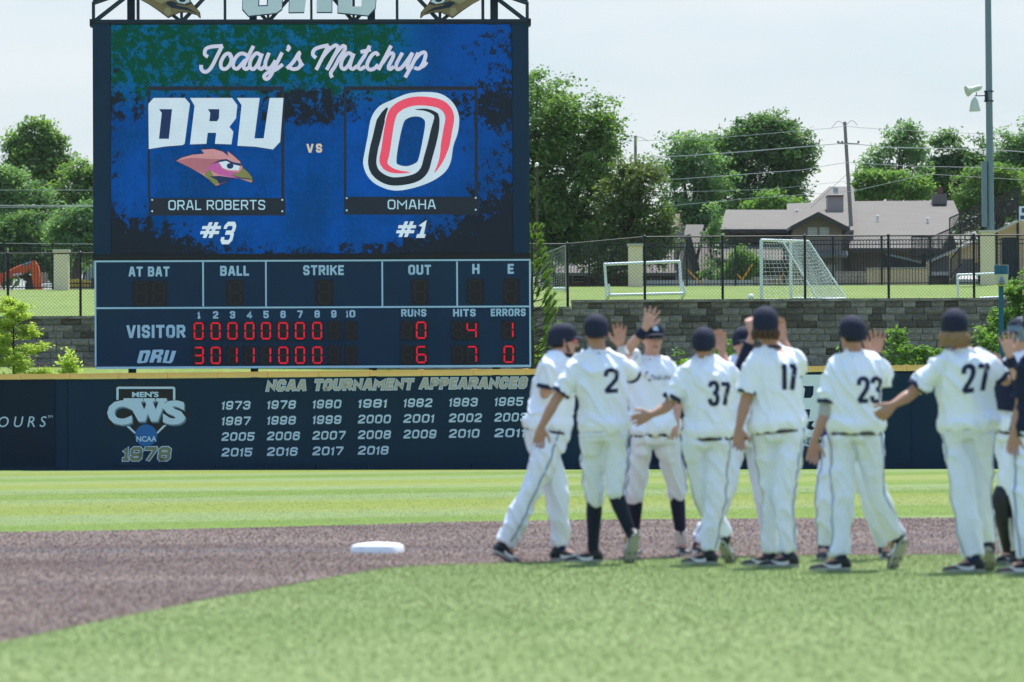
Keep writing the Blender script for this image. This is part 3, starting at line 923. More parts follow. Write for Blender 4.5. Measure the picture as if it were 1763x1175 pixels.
scatter('turf_blades', reg_turf, 130000, [p_blades(M['blade_green'], 1), p_blades(M['blade_green'], 2), p_blades(M['blade_pale'], 3)], (0.005, 0.009), 'stuff')
scatter('dirt_crumbs', reg_dirt, 42000, [p_crumb(M['crumb_brown']), p_crumb(M['crumb_pale']), p_crumb(M['crumb_brown'])], (0.003, 0.009), 'stuff')
scatter('grass_tufts', reg_out, 45000, [p_blades(M['blade_out'], 5), p_blades(M['blade_out'], 6), p_blades(M['blade_out2'], 7)], (0.005, 0.009), 'stuff')

# ------------------------------------------------------------------ second base
def second_base():
    c = (G(600, 955) + G(697, 953)) * 0.5
    c = Vector((c.x, c.y + 0.26, 0.0))
    n = 32
    rings = []
    for z, s in ((0.0, 0.200), (0.05, 0.197), (0.064, 0.185), (0.076, 0.15), (0.084, 0.09), (0.087, 0.03)):
        ring = []
        for k in range(n):
            th = 2 * math.pi * k / n
            q = 5.0
            rr = (abs(math.cos(th)) ** q + abs(math.sin(th)) ** q) ** (-1 / q)
            x = s * rr * math.cos(th); y = s * rr * math.sin(th)
            a = R(-14)
            ring.append((c.x + x * math.cos(a) - y * math.sin(a), c.y + x * math.sin(a) + y * math.cos(a), 0.004 + z))
        rings.append(ring)
    vs = [p for r_ in rings for p in r_]; fs = []
    for i in range(len(rings) - 1):
        for k in range(n):
            fs.append((i * n + k, i * n + (k + 1) % n, (i + 1) * n + (k + 1) % n, (i + 1) * n + k))
    fs.append(tuple(range((len(rings) - 1) * n, len(rings) * n))); fs.append(tuple(range(n - 1, -1, -1)))
    solo('second_base', MB().add(vs, fs), M['base_white'], 'white rubber base lying on the brown dirt left of the players', 'base', base=c, sm=50)
second_base()

# ------------------------------------------------------------------ outfield wall
dA, dB = 115.0, 107.0
WA = Vector(((100 - 881.5) / F * dA, dA, 0)); WB = Vector(((1560 - 881.5) / F * dB, dB, 0))
WF = Frame(WA, WB - WA)
WH = 2.48
wall = Thing('outfield_wall', 'long navy padded outfield wall with gold top boards and banners, behind the players', 'wall', WA)
uL, _ = WF.uv(-1300, 700); uR, _ = WF.uv(2900, 700)
def wall_build():
    u160 = WF.uv(116, 650)[0]
    pw = (WF.uv(901, 640)[0] - WF.uv(116, 650)[0]) / 9.0
    k0 = int((uL - u160) / pw) - 1; k1 = int((uR - u160) / pw) + 1
    me_p = None
    for k in range(k0, k1):
        a = u160 + k * pw; b = a + pw
        mb = MB(WF.M); mb.bevelbox(a + 0.006, b - 0.006, 0.0, 0.12, 0.0, WH - 0.16, 0.012)
        mb.box(a - 0.02, a + 0.02, 0.125, 0.2, 0, WH - 0.2)
        wall.part('wall_panel', mb, M['navy_wall'])
        mb = MB(WF.M)
        mb.box(a + 0.075, b - 0.004, -0.045, 0.17, WH - 0.15, WH - 0.012)
        mb.box(a + 0.075, b - 0.004, -0.055, -0.0455, WH - 0.035, WH - 0.012)
        wall.part('cap_board', mb, M['cap_gold'])
        mb = MB(WF.M); mb.box(a - 0.003, a + 0.071, -0.06, 0.175, WH - 0.155, WH)
        wall.part('cap_joint', mb, M['cap_gold'])
    mb = MB(WF.M); mb.box(u160 + k0 * pw, u160 + k1 * pw, 0.13, 0.16, 0.0, WH - 0.17)
    wall.part('backing', mb, M['navy_wall'])
wall_build()

def banner(x0, x1, top, bot, material, w=0.0, th=0.015, label=None):
    u0 = WF.uv(x0, 700)[0]; u1 = WF.uv(x1, 700)[0]
    mb = MB(WF.M); mb.box(u0, u1, -w - th, -w - 0.002, bot, top)
    return wall.part('banner', mb, material, label=label)
BW = 0.016
def wtext(parent, body, xL, xR, yc, h, material, w=0.004, **kw):
    me = text_px(body, WF, BW + w, xL, xR, yc, h, **kw)
    return wall.part('lettering', local(me, wall.base), material, parent=parent)
def wpoly(parent, name, loops, material, w=0.004, thick=0.0):
    me = poly_mesh([WF.uvs(l, -(BW + w)) for l in loops], WF, BW + w, thick)
    return wall.part(name, local(me, wall.base), material, parent=parent)

b1 = banner(-330, 95, WH - 0.13, 0.09, M['banner_dark'], label='dark banner at the left end with thin white letters')
wtext(b1, 'OURS', -3, 80, 726.5, 18.5, M['print_grey'], shear=0.2, bold=0.0, spacing=1.55)
wtext(b1, 'SM', 82.5, 90.5, 717.5, 4.5, M['print_grey'], bold=0.0)
b2 = banner(166, 1012, WH - 0.165, 0.12, M['banner_navy'], label='tournament appearances banner')
T2 = [( '1973','1978','1980','1981','1982','1983','1985'), ('1987','1998','1999','2000','2001','2002','2003'),
      ('2005','2006','2007','2008','2009','2010','2011'), ('2015','2016','2017','2018')]
for xa, xb, word in ((458, 529, 'NCAA'), (540, 713, 'TOURNAMENT'), (722, 909, 'APPEARANCES')):
    yc = 664.5 - (0.5 * (xa + xb) - 458) * 0.0125
    s = 0.5 * (xb - xa) * 0.0125
    wtext(b2, word, xa, xb, yc + s, 18.0, M['print_grey'], w=0.003, yR=yc - s, block=dict(shear=0.2, st=.25, wide=.84, gap=.19, grow=0.02))
    wtext(b2, word, xa, xb, yc + s, 18.0, M['print_tan'], w=0.008, yR=yc - s, block=dict(shear=0.2, st=.25, wide=.84, gap=.19))
for j, row in enumerate(T2):
    for i, y in enumerate(row):
        x = 381 + i * 78.3
        yc = 698.5 + j * 26.9 - (x - 381) * 0.0137
        wd = 51 if y[0] == '1' else (58 if y not in ('2010', '2011', '2015', '2016', '2017', '2018', '2001') else 54)
        wtext(b2, y, x, x + wd, yc, 14.6, M['print_grey'], yR=yc - 0.7, block=dict(shear=0.16, st=.20, wide=.92, gap=.2))
# the plate-shaped emblem
def cws():
    c = lambda x, y: (160 + x / 4.4075, 640 + y / 4.4075)
    L = lambda pts: [c(*p) for p in pts]
    em = wpoly(b2, 'emblem', [L([(170, 108), (185, 100), (620, 100), (635, 115), (637, 215), (690, 225), (715, 260), (725, 340), (715, 400), (660, 425), (590, 405), (500, 490), (310, 490), (235, 410), (150, 425), (105, 390), (98, 320), (115, 260), (170, 215)])], M['print_black'], 0.004)
    sub = lambda loops, m, w, nm='emblem_piece': wpoly(b2, nm, loops, m, w)
    sub([L([(178, 215), (178, 125), (190, 115), (612, 115), (625, 125), (625, 215), (608, 215), (608, 132), (195, 132), (195, 215)])], M['print_grey'], 0.007)
    sub([L([(248, 412), (270, 408), (325, 462), (318, 474)]), L([(560, 405), (535, 408), (483, 462), (490, 474)])], M['print_grey'], 0.007)
    def lt(ch, x0, y0, x1, y1, m, w, bold):
        me = text_fit(ch, WF, BW + w, *WF.uv(*c(x0, y1)), *WF.uv(*c(x1, y0)), bold=bold)
        wall.part('lettering', local(me, wall.base), m, parent=b2)
    lt("MEN'S", 300, 152, 502, 196, M['print_grey'], 0.008, 0.04)
    for dx, dy, m, w in ((12, 16, M['print_midblue'], 0.008), (6, 9, M['print_shade'], 0.010), (0, 0, M['print_grey'], 0.012)):
        lt('C', 112 + dx, 218 + dy, 298 + dx, 405 + dy, m, w, 0.055)
        lt('S', 532 + dx, 218 + dy, 704 + dx, 402 + dy, m, w, 0.055)
        W = [(232, 203), (380, 203), (380, 225), (362, 228), (388, 290), (404, 250), (395, 228), (385, 225), (385, 203), (470, 203), (470, 225), (452, 228), (476, 290), (500, 228), (478, 225), (478, 203), (560, 203), (560, 225), (548, 228), (490, 378), (440, 378), (416, 318), (395, 378), (345, 378), (268, 240), (232, 228)]
        sub([L([(x + dx, y + dy) for x, y in W])], m, w + 0.0008)
    ball = [c(404 + 84 * math.cos(t), 485 + 84 * math.sin(t)) for t in np.linspace(0, 2 * math.pi, 40, endpoint=False)]
    sub([ball], M['print_blue'], 0.0155)
    ball = [c(396 + 52 * math.cos(t), 455 + 42 * math.sin(t)) for t in np.linspace(0, 2 * math.pi, 32, endpoint=False)]
    lt('NCAA', 335, 490, 487, 533, M['print_grey'], 0.020, 0.02)
    me = block_text('1978', WF, BW + 0.005, *WF.uv(*c(230, 678)), *WF.uv(*c(598, 572)), shear=0.14, st=.22, wide=.92, gap=.16, grow=0.022, foot=True)
    wall.part('lettering', local(me, wall.base), M['print_grey'], parent=b2)
    me = block_text('1978', WF, BW + 0.010, *WF.uv(*c(230, 678)), *WF.uv(*c(598, 572)), shear=0.14, st=.22, wide=.92, gap=.16, foot=True)
    wall.part('lettering', local(me, wall.base), M['print_olive'], parent=b2)
cws()
b3 = banner(1030, 1300, WH - 0.165, 0.12, M['banner_dark'])
wtext(b3, 'AL', 1144, 1166, 729, 13, M['print_grey'], block=dict(st=.26, wide=.8))
wpoly(b3, 'print_line', [[(1110, 768), (1111.5, 769.5), (1168, 737), (1167, 735)]], M['print_yellow'])
b4 = banner(1318, 1568, WH - 0.2, 0.12, M['banner_navy'])
wpoly(b4, 'emblem', [[(1325, 646), (1478, 645), (1478, 700), (1465, 742), (1412, 756), (1378, 751), (1325, 757)]], M['banner_white'], 0.003)
wpoly(b4, 'emblem_piece', [[(1382, 665), (1401, 665), (1400, 680), (1396, 685.5), (1384, 685.5), (1386, 670)]], M['banner_navy'], 0.006)
wpoly(b4, 'emblem_piece', [[(1381, 705), (1395, 705), (1393, 721), (1379, 725)]], M['banner_navy'], 0.006)
wpoly(b4, 'emblem_piece', [[(1381, 730), (1393, 726), (1402, 725), (1397, 733), (1403, 738), (1398, 741), (1390, 739)]], M['banner_navy'], 0.006)
wpoly(b4, 'print_line', [[(1330, 768), (1378, 764), (1412, 769), (1470, 772), (1470, 774), (1412, 772), (1378, 767), (1330, 770)]], M['print_grey'], 0.004)
wtext(b4, 'LLECC', 1372, 1414, 760.5, 12, M['print_shade'], w=0.005, shear=0.2, bold=0.04)
wtext(b4, 'LLECC', 1371, 1413, 760, 11, M['print_grey'], w=0.008, shear=0.2, bold=0.0)
wpoly(b4, 'emblem_piece', [[(1510, 735), (1518, 738), (1524, 750), (1522, 764), (1514, 772), (1508, 772), (1516, 764), (1518, 752), (1512, 742)]], M['print_grey'], 0.006)
b5 = banner(1592, 1990, WH - 0.165, 0.12, M['banner_navy'])

# ------------------------------------------------------------------ scoreboard
dS = 118.0
SA = P(160, 635, dS + 0.0); SB = P(912, 630, dS + 0.5)
SA.z = 0; SB.z = 0
SF = Frame(SA, SB - SA)
sb = Thing('scoreboard', 'tall navy scoreboard with lit video screen over a panel of red digits', 'scoreboard', SA)
def su(px, py=300): return SF.uv(px, py)[0]
def sv(px, py): return SF.uv(px, py)[1]
def sbox(x0, x1, y0, y1, w0, w1):
    """box from pixel spans; w0 < w1 are metres behind the plane (negative in front)"""
    xm = (x0 + x1) / 2
    mb = MB(SF.M)
    mb.box(su(x0, (y0 + y1) / 2), su(x1, (y0 + y1) / 2), w0, w1, sv(xm, y1), sv(xm, y0))
    return mb
def scoreboard_build():
    S = M
    cab = sb.part('screen_cabinet', sbox(160, 911, 40, 447, 0.10, 0.70), S['navy_panel'])
    sb.part('side_frame', sbox(160, 190.5, 41, 438, -0.02, 0.0995), S['navy_panel'])
    sb.part('side_frame', sbox(882.5, 911, 41, 437, -0.02, 0.0995), S['navy_panel'])
    sb.part('bottom_trim', sbox(160, 913, 437.2, 446.2, -0.03, 0.0995), S['trim_black'])
    sb.part('top_trim', sbox(160, 911, 39, 41.5, -0.03, 0.0995), S['trim_black'])
    scr = sb.part('video_screen', sbox(191, 882, 42, 436.5, 0.06, 0.0985), S['led_screen'])
    # support posts down to the ground
    for x in (223.5, 435, 640, 853):
        mb = MB(SF.M); u = su(x, 40)
        mb.box(u - 0.10, u + 0.10, 0.72, 1.0, -0.3, sv(x, -35))
        sb.part('post', mb, S['steel_navy'])
    # scoring panel
    sb.part('scoring_panel', sbox(165, 912, 450, 633, 0.0, 0.35), S['navy_panel'])
    def bar(x0, x1, y0, y1, y1b=None):
        return sb.part('border_strip', sbox(x0, x1, y0, y1, -0.012, -0.0005), S['panel_border'])
    bar(163, 913.5, 447.6, 450.6)
    bar(163.5, 914, 630.2, 634)
    bar(163, 165.8, 450.7, 630.1)
    bar(911.2, 914, 450.7, 630.1)
    bar(166, 911, 528.0, 531.0)
    for x in (349.7, 457.9, 658.2, 787.0):
        bar(x - 1.4, x + 1.4, 450.7, 527.9)
    wl = 0.004
    def lab(body, x0, x1, yc, h, bold=0.02):
        me = text_px(body, SF, wl, x0, x1, yc, h, block=dict(st=.215, wide=.70, gap=.13))
        sb.part('lettering', local(me, sb.base), S['print_pale'])
    lab('AT BAT', 221.5, 291.8, 467.9, 17.2); lab('BALL', 379, 428.6, 466.6, 17.2); lab('STRIKE', 522, 592, 465.5, 17.2)
    lab('OUT', 703, 742, 464.8, 17.2); lab('H', 813, 825.6, 463.3, 17.2); lab('E', 874, 884.6, 463.2, 17.2)
    lab('VISITOR', 218, 319, 571, 22.5, 0.025)
    xs = [342.2, 371.2, 400.3, 429.5, 458, 487.4, 516.4, 546, 574.7, 603.7]
    for i, x in enumerate(xs):
        s = str(i + 1); w = {1: 2.8}.get(i + 1, 4.6) if i < 9 else 8.0
        lab(s, x - w, x + w, 542.8 - i * 0.25, 12.8)
    lab('RUNS', 690.6, 734, 539, 13); lab('HITS', 780, 819, 538.8, 13); lab('ERRORS', 845, 905, 538.3, 13)
    # digits
    SEG = {'a': ((.16, .95), (.84, .95)), 'b': ((.90, .90), (.90, .55)), 'c': ((.90, .45), (.90, .10)), 'd': ((.16, .05), (.84, .05)),
           'e': ((.10, .45), (.10, .10)), 'f': ((.10, .90), (.10, .55)), 'g': ((.16, .50), (.84, .50))}
    DG = {'0': 'abcdef', '1': 'bc', '3': 'abcdg', '4': 'bcfg', '6': 'acdefg', '7': 'abc', ' ': ''}
    def digit(xc, yc, w, h, val, segw, pad):
        d = sb.part('digit_display', sbox(xc - w / 2, xc + w / 2, yc - h / 2, yc + h / 2, -0.03, -0.001), S['display_black'])
        u0 = su(xc - w / 2 + pad, yc); u1 = su(xc + w / 2 - pad, yc); v0 = sv(xc, yc + h / 2 - 1.2); v1 = sv(xc, yc - h / 2 + 1.2)
        on = MB(SF.M); off = MB(SF.M)
        for k, ((ax, ay), (bx, by)) in SEG.items():
            lit = k in DG[val]
            a = Vector((u0 + ax * (u1 - u0), v0 + ay * (v1 - v0))); b = Vector((u0 + bx * (u1 - u0), v0 + by * (v1 - v0)))
            m = on if lit else off
            nn = 7 if abs(by - ay) > 0.1 else 6
            for i in range(nn):
                p = a.lerp(b, (i + 0.5) / nn); L = (b - a).length / nn * 0.41
                sx, sz = (segw / 2, L) if abs(by - ay) > 0.1 else (L, segw / 2)
                y = -0.036 if lit else -0.033
                m.quad((p.x - sx, y, p.y - sz), (p.x + sx, y, p.y - sz), (p.x + sx, y, p.y + sz), (p.x - sx, y, p.y + sz))
        if on.v: sb.part('lit_segments', on, S['segment_red'], parent=d, kind='stuff')
        if off.v: sb.part('dark_segments', off, S['segment_off'], parent=d, kind='stuff')
    sw = 0.040
    for i, x in enumerate(xs):
        y1 = 570.5 - i * 0.09 * 1; y2 = 612.6 - i * 0.09
        digit(x, y1 - 0.2, 22.5, 32.5, '00000000  '[i], sw, 2.2)
        digit(x + 0.3, y2 - 0.2, 22.5, 32.5, '30111000  '[i], sw, 2.2)
    for x0, a, b in ((701.3, '  ', '  '),):
        pass
    for xa, xb, va, vb in ((701.2, 725.0, ' 0', ' 6'), (788.3, 812.0, ' 4', ' 7')):
        for x, p, q in ((xa, va[0], vb[0]), (xb, va[1], vb[1])):
            digit(x, 568.9, 23.2, 32.3, p, sw, 2.2); digit(x + 0.3, 610.8, 23.2, 32.3, q, sw, 2.2)
    digit(875.2, 568.3, 23.3, 32.3, '1', sw, 2.2); digit(875.8, 610.3, 23.3, 32.3, '0', sw, 2.2)
    for x, y in ((243.2, 505.5), (273.5, 505.3), (404.6, 504.4), (558.5, 503.5), (722.9, 502.6), (818.6, 501.8), (879.8, 501.3)):
        digit(x, y, 29.3, 42.6, ' ', 0.05, 3.2)

    # --- lit graphics on the video screen
    w0 = -0.060
    def gp(name, loops, m, w):
        me = poly_mesh([SF.uvs(l, -(w0 + w)) for l in loops], SF, w0 + w)
        return sb.part(name, local(me, sb.base), S[m], parent=scr)
    def gt(body, x0, x1, yc, h, m, w=0.012, **kw):
        me = text_px(body, SF, w0 + w, x0, x1, yc, h, **kw)
        return sb.part('lettering', local(me, sb.base), S[m], parent=scr)
    rect = lambda x0, y0, x1, y1: [(x0, y0), (x1, y0), (x1, y1), (x0, y1)]
    # frames
    gp('frame_line', [rect(254, 149, 489, 156), ], 'screen_black', 0.003)
    gp('frame_line', [rect(254, 156.2, 258.5, 341)], 'screen_black', 0.003)
    gp('frame_line', [rect(484, 156.2, 489.5, 341)], 'screen_black', 0.003)
    gp('name_plate', [rect(256, 341.2, 491.5, 371.5)], 'screen_black', 0.003)
    gp('frame_line', [rect(592, 149, 822, 156)], 'screen_black', 0.003)
    gp('frame_line', [rect(592, 156.2, 596.5, 339)], 'screen_black', 0.003)
    gp('frame_line', [rect(817, 156.2, 822.5, 339)], 'screen_black', 0.003)
    gp('name_plate', [rect(592.5, 339.2, 825, 370)], 'screen_black', 0.003)
    for x, y in ((262, 344.5), (486, 344.5), (262, 364), (486, 364), (597, 341.5), (819, 341), (597, 362.5), (819, 361.5)):
        gp('plate_rivet', [[(x + 1.7 * math.cos(t), y + 1.7 * math.sin(t)) for t in np.linspace(0, 6.28, 8, endpoint=False)]], 'screen_text', 0.006)
    gt('ORAL ROBERTS', 290, 456.5, 353.3, 17, 'screen_text', block=dict(st=.13, wide=.78, gap=.17))
    gt('OMAHA', 667.5, 750, 352.3, 16.6, 'screen_text', block=dict(st=.13, wide=.78, gap=.17))
    gt('VS', 528, 554.5, 255.5, 15.5, 'screen_cream', block=dict(st=.24, wide=.8, gap=.3))
    gt('#', 343.5, 381, 396.5, 27, 'screen_white', block=dict(shear=.22, st=.20, wide=.9))
    gt('3', 377.5, 409, 401.5, 39, 'screen_white', block=dict(shear=.28, st=.19, wide=.75))
    gt('#', 681, 717, 395, 27, 'screen_white', block=dict(shear=.22, st=.20, wide=.9))
    gt('1', 717, 737, 394.5, 31, 'screen_white', block=dict(shear=.28, st=.21, wide=.8, foot=True))
    ORU = [[[(255.5, 179.2), (264.6, 169), (318.4, 169), (327, 179.2), (318, 247.3), (314.5, 250.2), (285, 252.5), (256.2, 257)],
            [(273.8, 188.3), (296.3, 188.3), (290.7, 239.4), (273.7, 239.4), (278.5, 195)]],
           [[(327, 169), (399.6, 169), (408.6, 181.5), (406.4, 204), (395, 219), (401.8, 227), (398.4, 249), (370, 248), (372.3, 229), (357.6, 229), (355.3, 248), (327, 249), (335, 182.6)],
            [(358, 188.3), (377.6, 188.3), (377, 204.2), (373.5, 209.2), (360.5, 209.2), (362, 195)]],
           [[(407.5, 169), (447.2, 169), (438, 238.7), (454, 238.7), (464.2, 169), (488, 169), (482.4, 244.5), (470, 257.7), (440, 253), (408.6, 251.3), (415.9, 181.5)]]]
    for l in ORU:
        gp('emblem', [[(x - 1.5, y + 1.5) for x, y in l[0]]], 'screen_navy', 0.006)
        gp('emblem', l, 'screen_white', 0.010)
    # raptor head
    c = lambda x, y: (150 + x / 4.4075, 240 + y / 4.4075)
    L = lambda pts: [c(*p) for p in pts]
    head = [(675, 165), (720, 140), (800, 118), (890, 110), (865, 80), (960, 75), (1030, 95), (1072, 128), (1065, 90), (1110, 125), (1160, 170), (1180, 215), (1215, 245), (1250, 285), (1255, 320), (1245, 328), (1160, 300), (1110, 290), (1050, 325), (975, 355), (925, 305), (870, 265), (790, 220)]
    cx, cy = 980, 210
    gp('emblem', [L([(cx + (x - cx) * 1.05, cy + (y - cy) * 1.09) for x, y in head])], 'screen_navy', 0.006)
    gp('emblem', [L(head)], 'screen_pink', 0.009)
    gp('emblem', [L([(675, 165), (790, 140), (930, 150), (1040, 150), (960, 185), (910, 225), (880, 262), (790, 220)])], 'screen_rose', 0.012)
    gp('emblem', [L([(880, 262), (915, 215), (980, 175), (1000, 180), (1020, 215), (1060, 240), (1150, 250), (1180, 215), (1215, 245), (1250, 285), (1255, 320), (1160, 300), (1000, 270), (940, 240)])], 'screen_magenta', 0.014)
    gp('emblem', [L([(1180, 215), (1215, 245), (1250, 285), (1255, 320), (1165, 298), (1090, 265), (1150, 255)]), L([(885, 268), (930, 225), (960, 280), (1000, 330), (975, 355), (925, 305)])], 'screen_olive', 0.016)
    gp('emblem', [L([(930, 282), (1000, 278), (1110, 292), (1055, 322), (1003, 342), (985, 310)])], 'screen_navy', 0.018)
    gp('emblem', [L([(1000, 175), (1050, 160), (1100, 180), (1160, 200), (1150, 235), (1090, 235), (1030, 220)])], 'screen_white', 0.018)
    gp('emblem', [L([(940, 190), (1000, 160), (1055, 150), (1110, 175), (1170, 185), (1168, 205), (1110, 192), (1055, 165), (1000, 175)])], 'screen_navy', 0.020)
    gp('emblem', [L([(1085 + 26 * math.cos(t), 203 + 22 * math.sin(t)) for t in np.linspace(0, 6.28, 14, endpoint=False)])], 'screen_navy', 0.020)
    gp('emblem', [L([(1090, 268), (1160, 290), (1245, 300), (1250, 306), (1155, 298)])], 'screen_navy', 0.020)
    # letter O emblem
    def cr(pts, n=5):
        q = []
        m = len(pts)
        for i in range(m):
            p0, p1, p2, p3 = (Vector(pts[(i + k) % m]) for k in (-1, 0, 1, 2))
            for j in range(n):
                t = j / n
                q.append(tuple(0.5 * ((2 * p1) + (p2 - p0) * t + (2 * p0 - 5 * p1 + 4 * p2 - p3) * t * t + (3 * p1 - p0 - 3 * p2 + p3) * t ** 3)))
        return q
    outer = [(732, 158.8), (759, 162), (779.6, 177), (790, 199.7), (788.6, 227), (780.7, 251.3), (776, 278.6), (766, 296.7), (743.3, 312.6), (711.5, 324), (679.7, 328.5), (652.5, 320.5), (634.4, 305.8), (625.3, 283), (628.7, 258), (633, 236), (639, 204), (652.5, 183.8), (675, 172.4), (702.4, 161.5)]
    inner = [(694.5, 213), (702.4, 204), (716, 200.8), (727.4, 204), (732, 213), (728, 240), (720.6, 274), (713.8, 282), (700, 286.5), (686.5, 284), (682.5, 277.4), (686.5, 246.8)]
    gp('emblem', [cr(outer), cr(inner)], 'screen_white', 0.010)
    def stroke(pts, width, m, w):
        mb = MB(SF.M @ Matrix.Translation((0, -(w0 + w), 0)))
        q = [SF.uv(x, y, -(w0 + w)) for x, y in pts]
        ribbon(mb, q, width, step=0.08)
        sb.part('emblem', mb, S[m], parent=scr)
    pxm = 1 / 65.5
    stroke([(667, 186), (657, 204), (648, 240), (643.5, 258), (641, 283), (650, 301), (675, 312.6), (711.5, 308), (729.7, 294.5), (737.6, 269.5), (745.5, 240), (752, 204), (747, 195), (733, 189.5), (715, 189)],
           lambda t: pxm * 14.5 * min(1, t * 12 + 0.2, (1 - t) * 5 + 0.05), 'screen_black', 0.014)
    stroke([(706, 297), (688, 296.5), (670.7, 292), (660.5, 281), (664, 258), (673, 204), (684.3, 186), (707, 175.8), (734.2, 174.7), (761.4, 181.5), (774, 199.7), (770.5, 227), (763.7, 262.7), (757, 282), (748, 298)],
           lambda t: pxm * 15.5 * min(1, t * 6 + 0.05, (1 - t) * 7 + 0.05), 'screen_red', 0.016)
    # script heading
    T1 = [[(918, 432), (893, 415), (900, 375), (940, 357), (1030, 350)], [(1025, 350), (985, 430), (950, 500), (920, 538), (888, 548), (866, 525), (866, 495)],
          [(1090, 440), (1078, 408), (1045, 420), (1015, 475), (1020, 518), (1050, 525), (1085, 490), (1096, 440), (1080, 408)], [(1092, 470), (1115, 490)],
          [(1222, 428), (1190, 410), (1155, 412), (1118, 455), (1108, 505), (1135, 525), (1172, 490), (1200, 455)], [(1262, 350), (1220, 435), (1188, 505), (1205, 527), (1245, 500)],
          [(1320, 425), (1285, 405), (1245, 450), (1235, 505), (1262, 527), (1300, 480), (1328, 408)], [(1325, 415), (1300, 500), (1320, 527), (1350, 500)],
          [(1380, 402), (1352, 480), (1362, 522), (1395, 512), (1430, 460)], [(1480, 400), (1430, 500), (1388, 582), (1358, 602), (1342, 582), (1372, 553), (1430, 530), (1485, 490)],
          [(1518, 350), (1535, 364), (1516, 388)],
          [(1515, 522), (1562, 475), (1612, 398), (1603, 440), (1620, 480), (1603, 518), (1560, 526), (1535, 512)], [(1610, 510), (1640, 482)]]
    T2_ = [[(62, 442), (38, 415), (50, 378), (100, 357), (158, 345)], [(158, 345), (112, 435), (63, 532)], [(112, 435), (165, 375), (212, 345), (228, 368), (190, 445), (142, 532)],
           [(185, 450), (230, 385), (270, 348), (284, 372), (240, 440), (203, 510), (174, 555), (185, 590)],
           [(340, 425), (308, 403), (265, 448), (252, 505), (275, 527), (312, 490), (350, 408)], [(347, 412), (320, 500), (338, 527), (375, 500)],
           [(470, 348), (430, 425), (383, 500), (398, 527), (435, 505)], [(400, 397), (478, 378)],
           [(535, 425), (518, 402), (482, 425), (450, 490), (462, 527), (498, 525), (535, 492)],
           [(632, 348), (590, 430), (535, 532)], [(568, 478), (612, 415), (643, 405), (648, 430), (612, 508), (625, 528), (652, 505)],
           [(718, 402), (672, 490), (678, 527), (708, 518), (742, 478), (795, 402)], [(795, 402), (755, 500), (768, 527), (795, 502)],
           [(838, 402), (785, 505), (738, 590)], [(812, 455), (850, 412), (882, 398), (894, 415), (880, 470), (845, 522), (808, 515)], [(855, 512), (880, 500), (903, 472)]]
    for word, strokes, ox in (("a", T1, 150), ("b", T2_, 530)):
        mb = MB(SF.M @ Matrix.Translation((0, -(w0 + 0.010), 0)))
        for i, st in enumerate(strokes):
            q = [SF.uv(ox + x / 4.4075, y / 4.4075, -(w0 + 0.01)) for x, y in st]
            mb.M = SF.M @ Matrix.Translation((0, -(w0 + 0.010 + 0.0006 * i), 0))
            ribbon(mb, q, pxm * 6.4, step=0.04)
        sb.part('script_lettering', mb, S['screen_pinkwhite'], parent=scr)

    # --- crown truss and its signs
    yb = 36.5
    mb = MB(SF.M); zb = sv(535, yb)
    u0, u1 = su(157, 36), su(911, 36)
    mb.box(u0, u1, 0.05, 0.13, zb - 0.05, zb + 0.05); sb.part('truss_chord', mb, S['steel_navy'])
    mb = MB(SF.M); mb.box(u0, u1, 0.45, 0.53, zb - 0.05, zb + 0.05); sb.part('truss_chord', mb, S['steel_navy'])
    xsv = [160, 237, 312, 387, 461.5, 536, 609, 684, 758, 832, 908.5]
    top = lambda x: 3 - 52 * math.sin(math.pi * (x - 160) / 748.5) ** 0.6
    for wy in (0.09, 0.49):
        mbt = MB(SF.M)
        for i in range(10):
            a, b = xsv[i], xsv[i + 1]
            mbt.beam((su(a, 0), wy, sv(a, top(a))), (su(b, 0), wy, sv(b, top(b))), 0.08, 0.09)
        sb.part('truss_chord', mbt, S['steel_navy'])
    for i, x in enumerate(xsv):
        for wy in (0.09, 0.49):
            mb = MB(SF.M)
            mb.beam((su(x, 20), wy, zb + 0.02), (su(x, 20), wy, sv(x, top(x))), 0.065, 0.065, up=(0, 1, 0))
            sb.part('truss_upright', mb, S['steel_navy'])
    for i in (0, 2, 4, 6, 8, 10):
        for j in (i - 1, i + 1):
            if 0 <= j <= 10:
                a, b = xsv[i], xsv[j]
                for wy in (0.09, 0.49):
                    mb = MB(SF.M)
                    mb.beam((su(a, 20), wy, zb), (su(b, 0), wy, sv(b, top(b))), 0.06, 0.07)
                    sb.part('truss_brace', mb, S['steel_navy'])
    for x in (157.5, 911):
        mb = MB(SF.M); mb.box(su(x, 36) - 0.05, su(x, 36) + 0.05, 0.0, 0.6, zb - 0.12, zb + 0.06)
        sb.part('bracket', mb, S['trim_black'])
    # ORU sign (arched foot), same letters as on the screen, set on the truss
    def sgn(loops, m, w, th, nm='sign_letter', parent=None):
        me = poly_mesh([SF.uvs(l, -w) for l in loops], SF, w, th)
        return sb.part(nm, local(me, sb.base), S[m], parent=parent)
    TO = [[[(420, -62), (478, -66), (489, -55), (485, 16), (476, 22.5), (428, 27.5), (418, 16)], [(446, -44), (463, -45), (461, 11), (444.5, 11.5)]],
          [[(500, -68), (562, -70), (572, -60), (571, -35), (560, -24), (571, -12), (571, 21), (545, 21), (545, -8), (528, -8), (524, 21), (498, 21.5)], [(526, -52), (546, -52), (546, -34), (526, -34)]],
          [[(584, -66), (607, -65), (606, 11.5), (622, 11.5), (624, -62), (651, -60), (646, 14), (634, 27), (582, 22)]]]
    TO = [[[(x, y) for x, y in lp] for lp in l] for l in TO]
    ccx = [452, 534, 617]
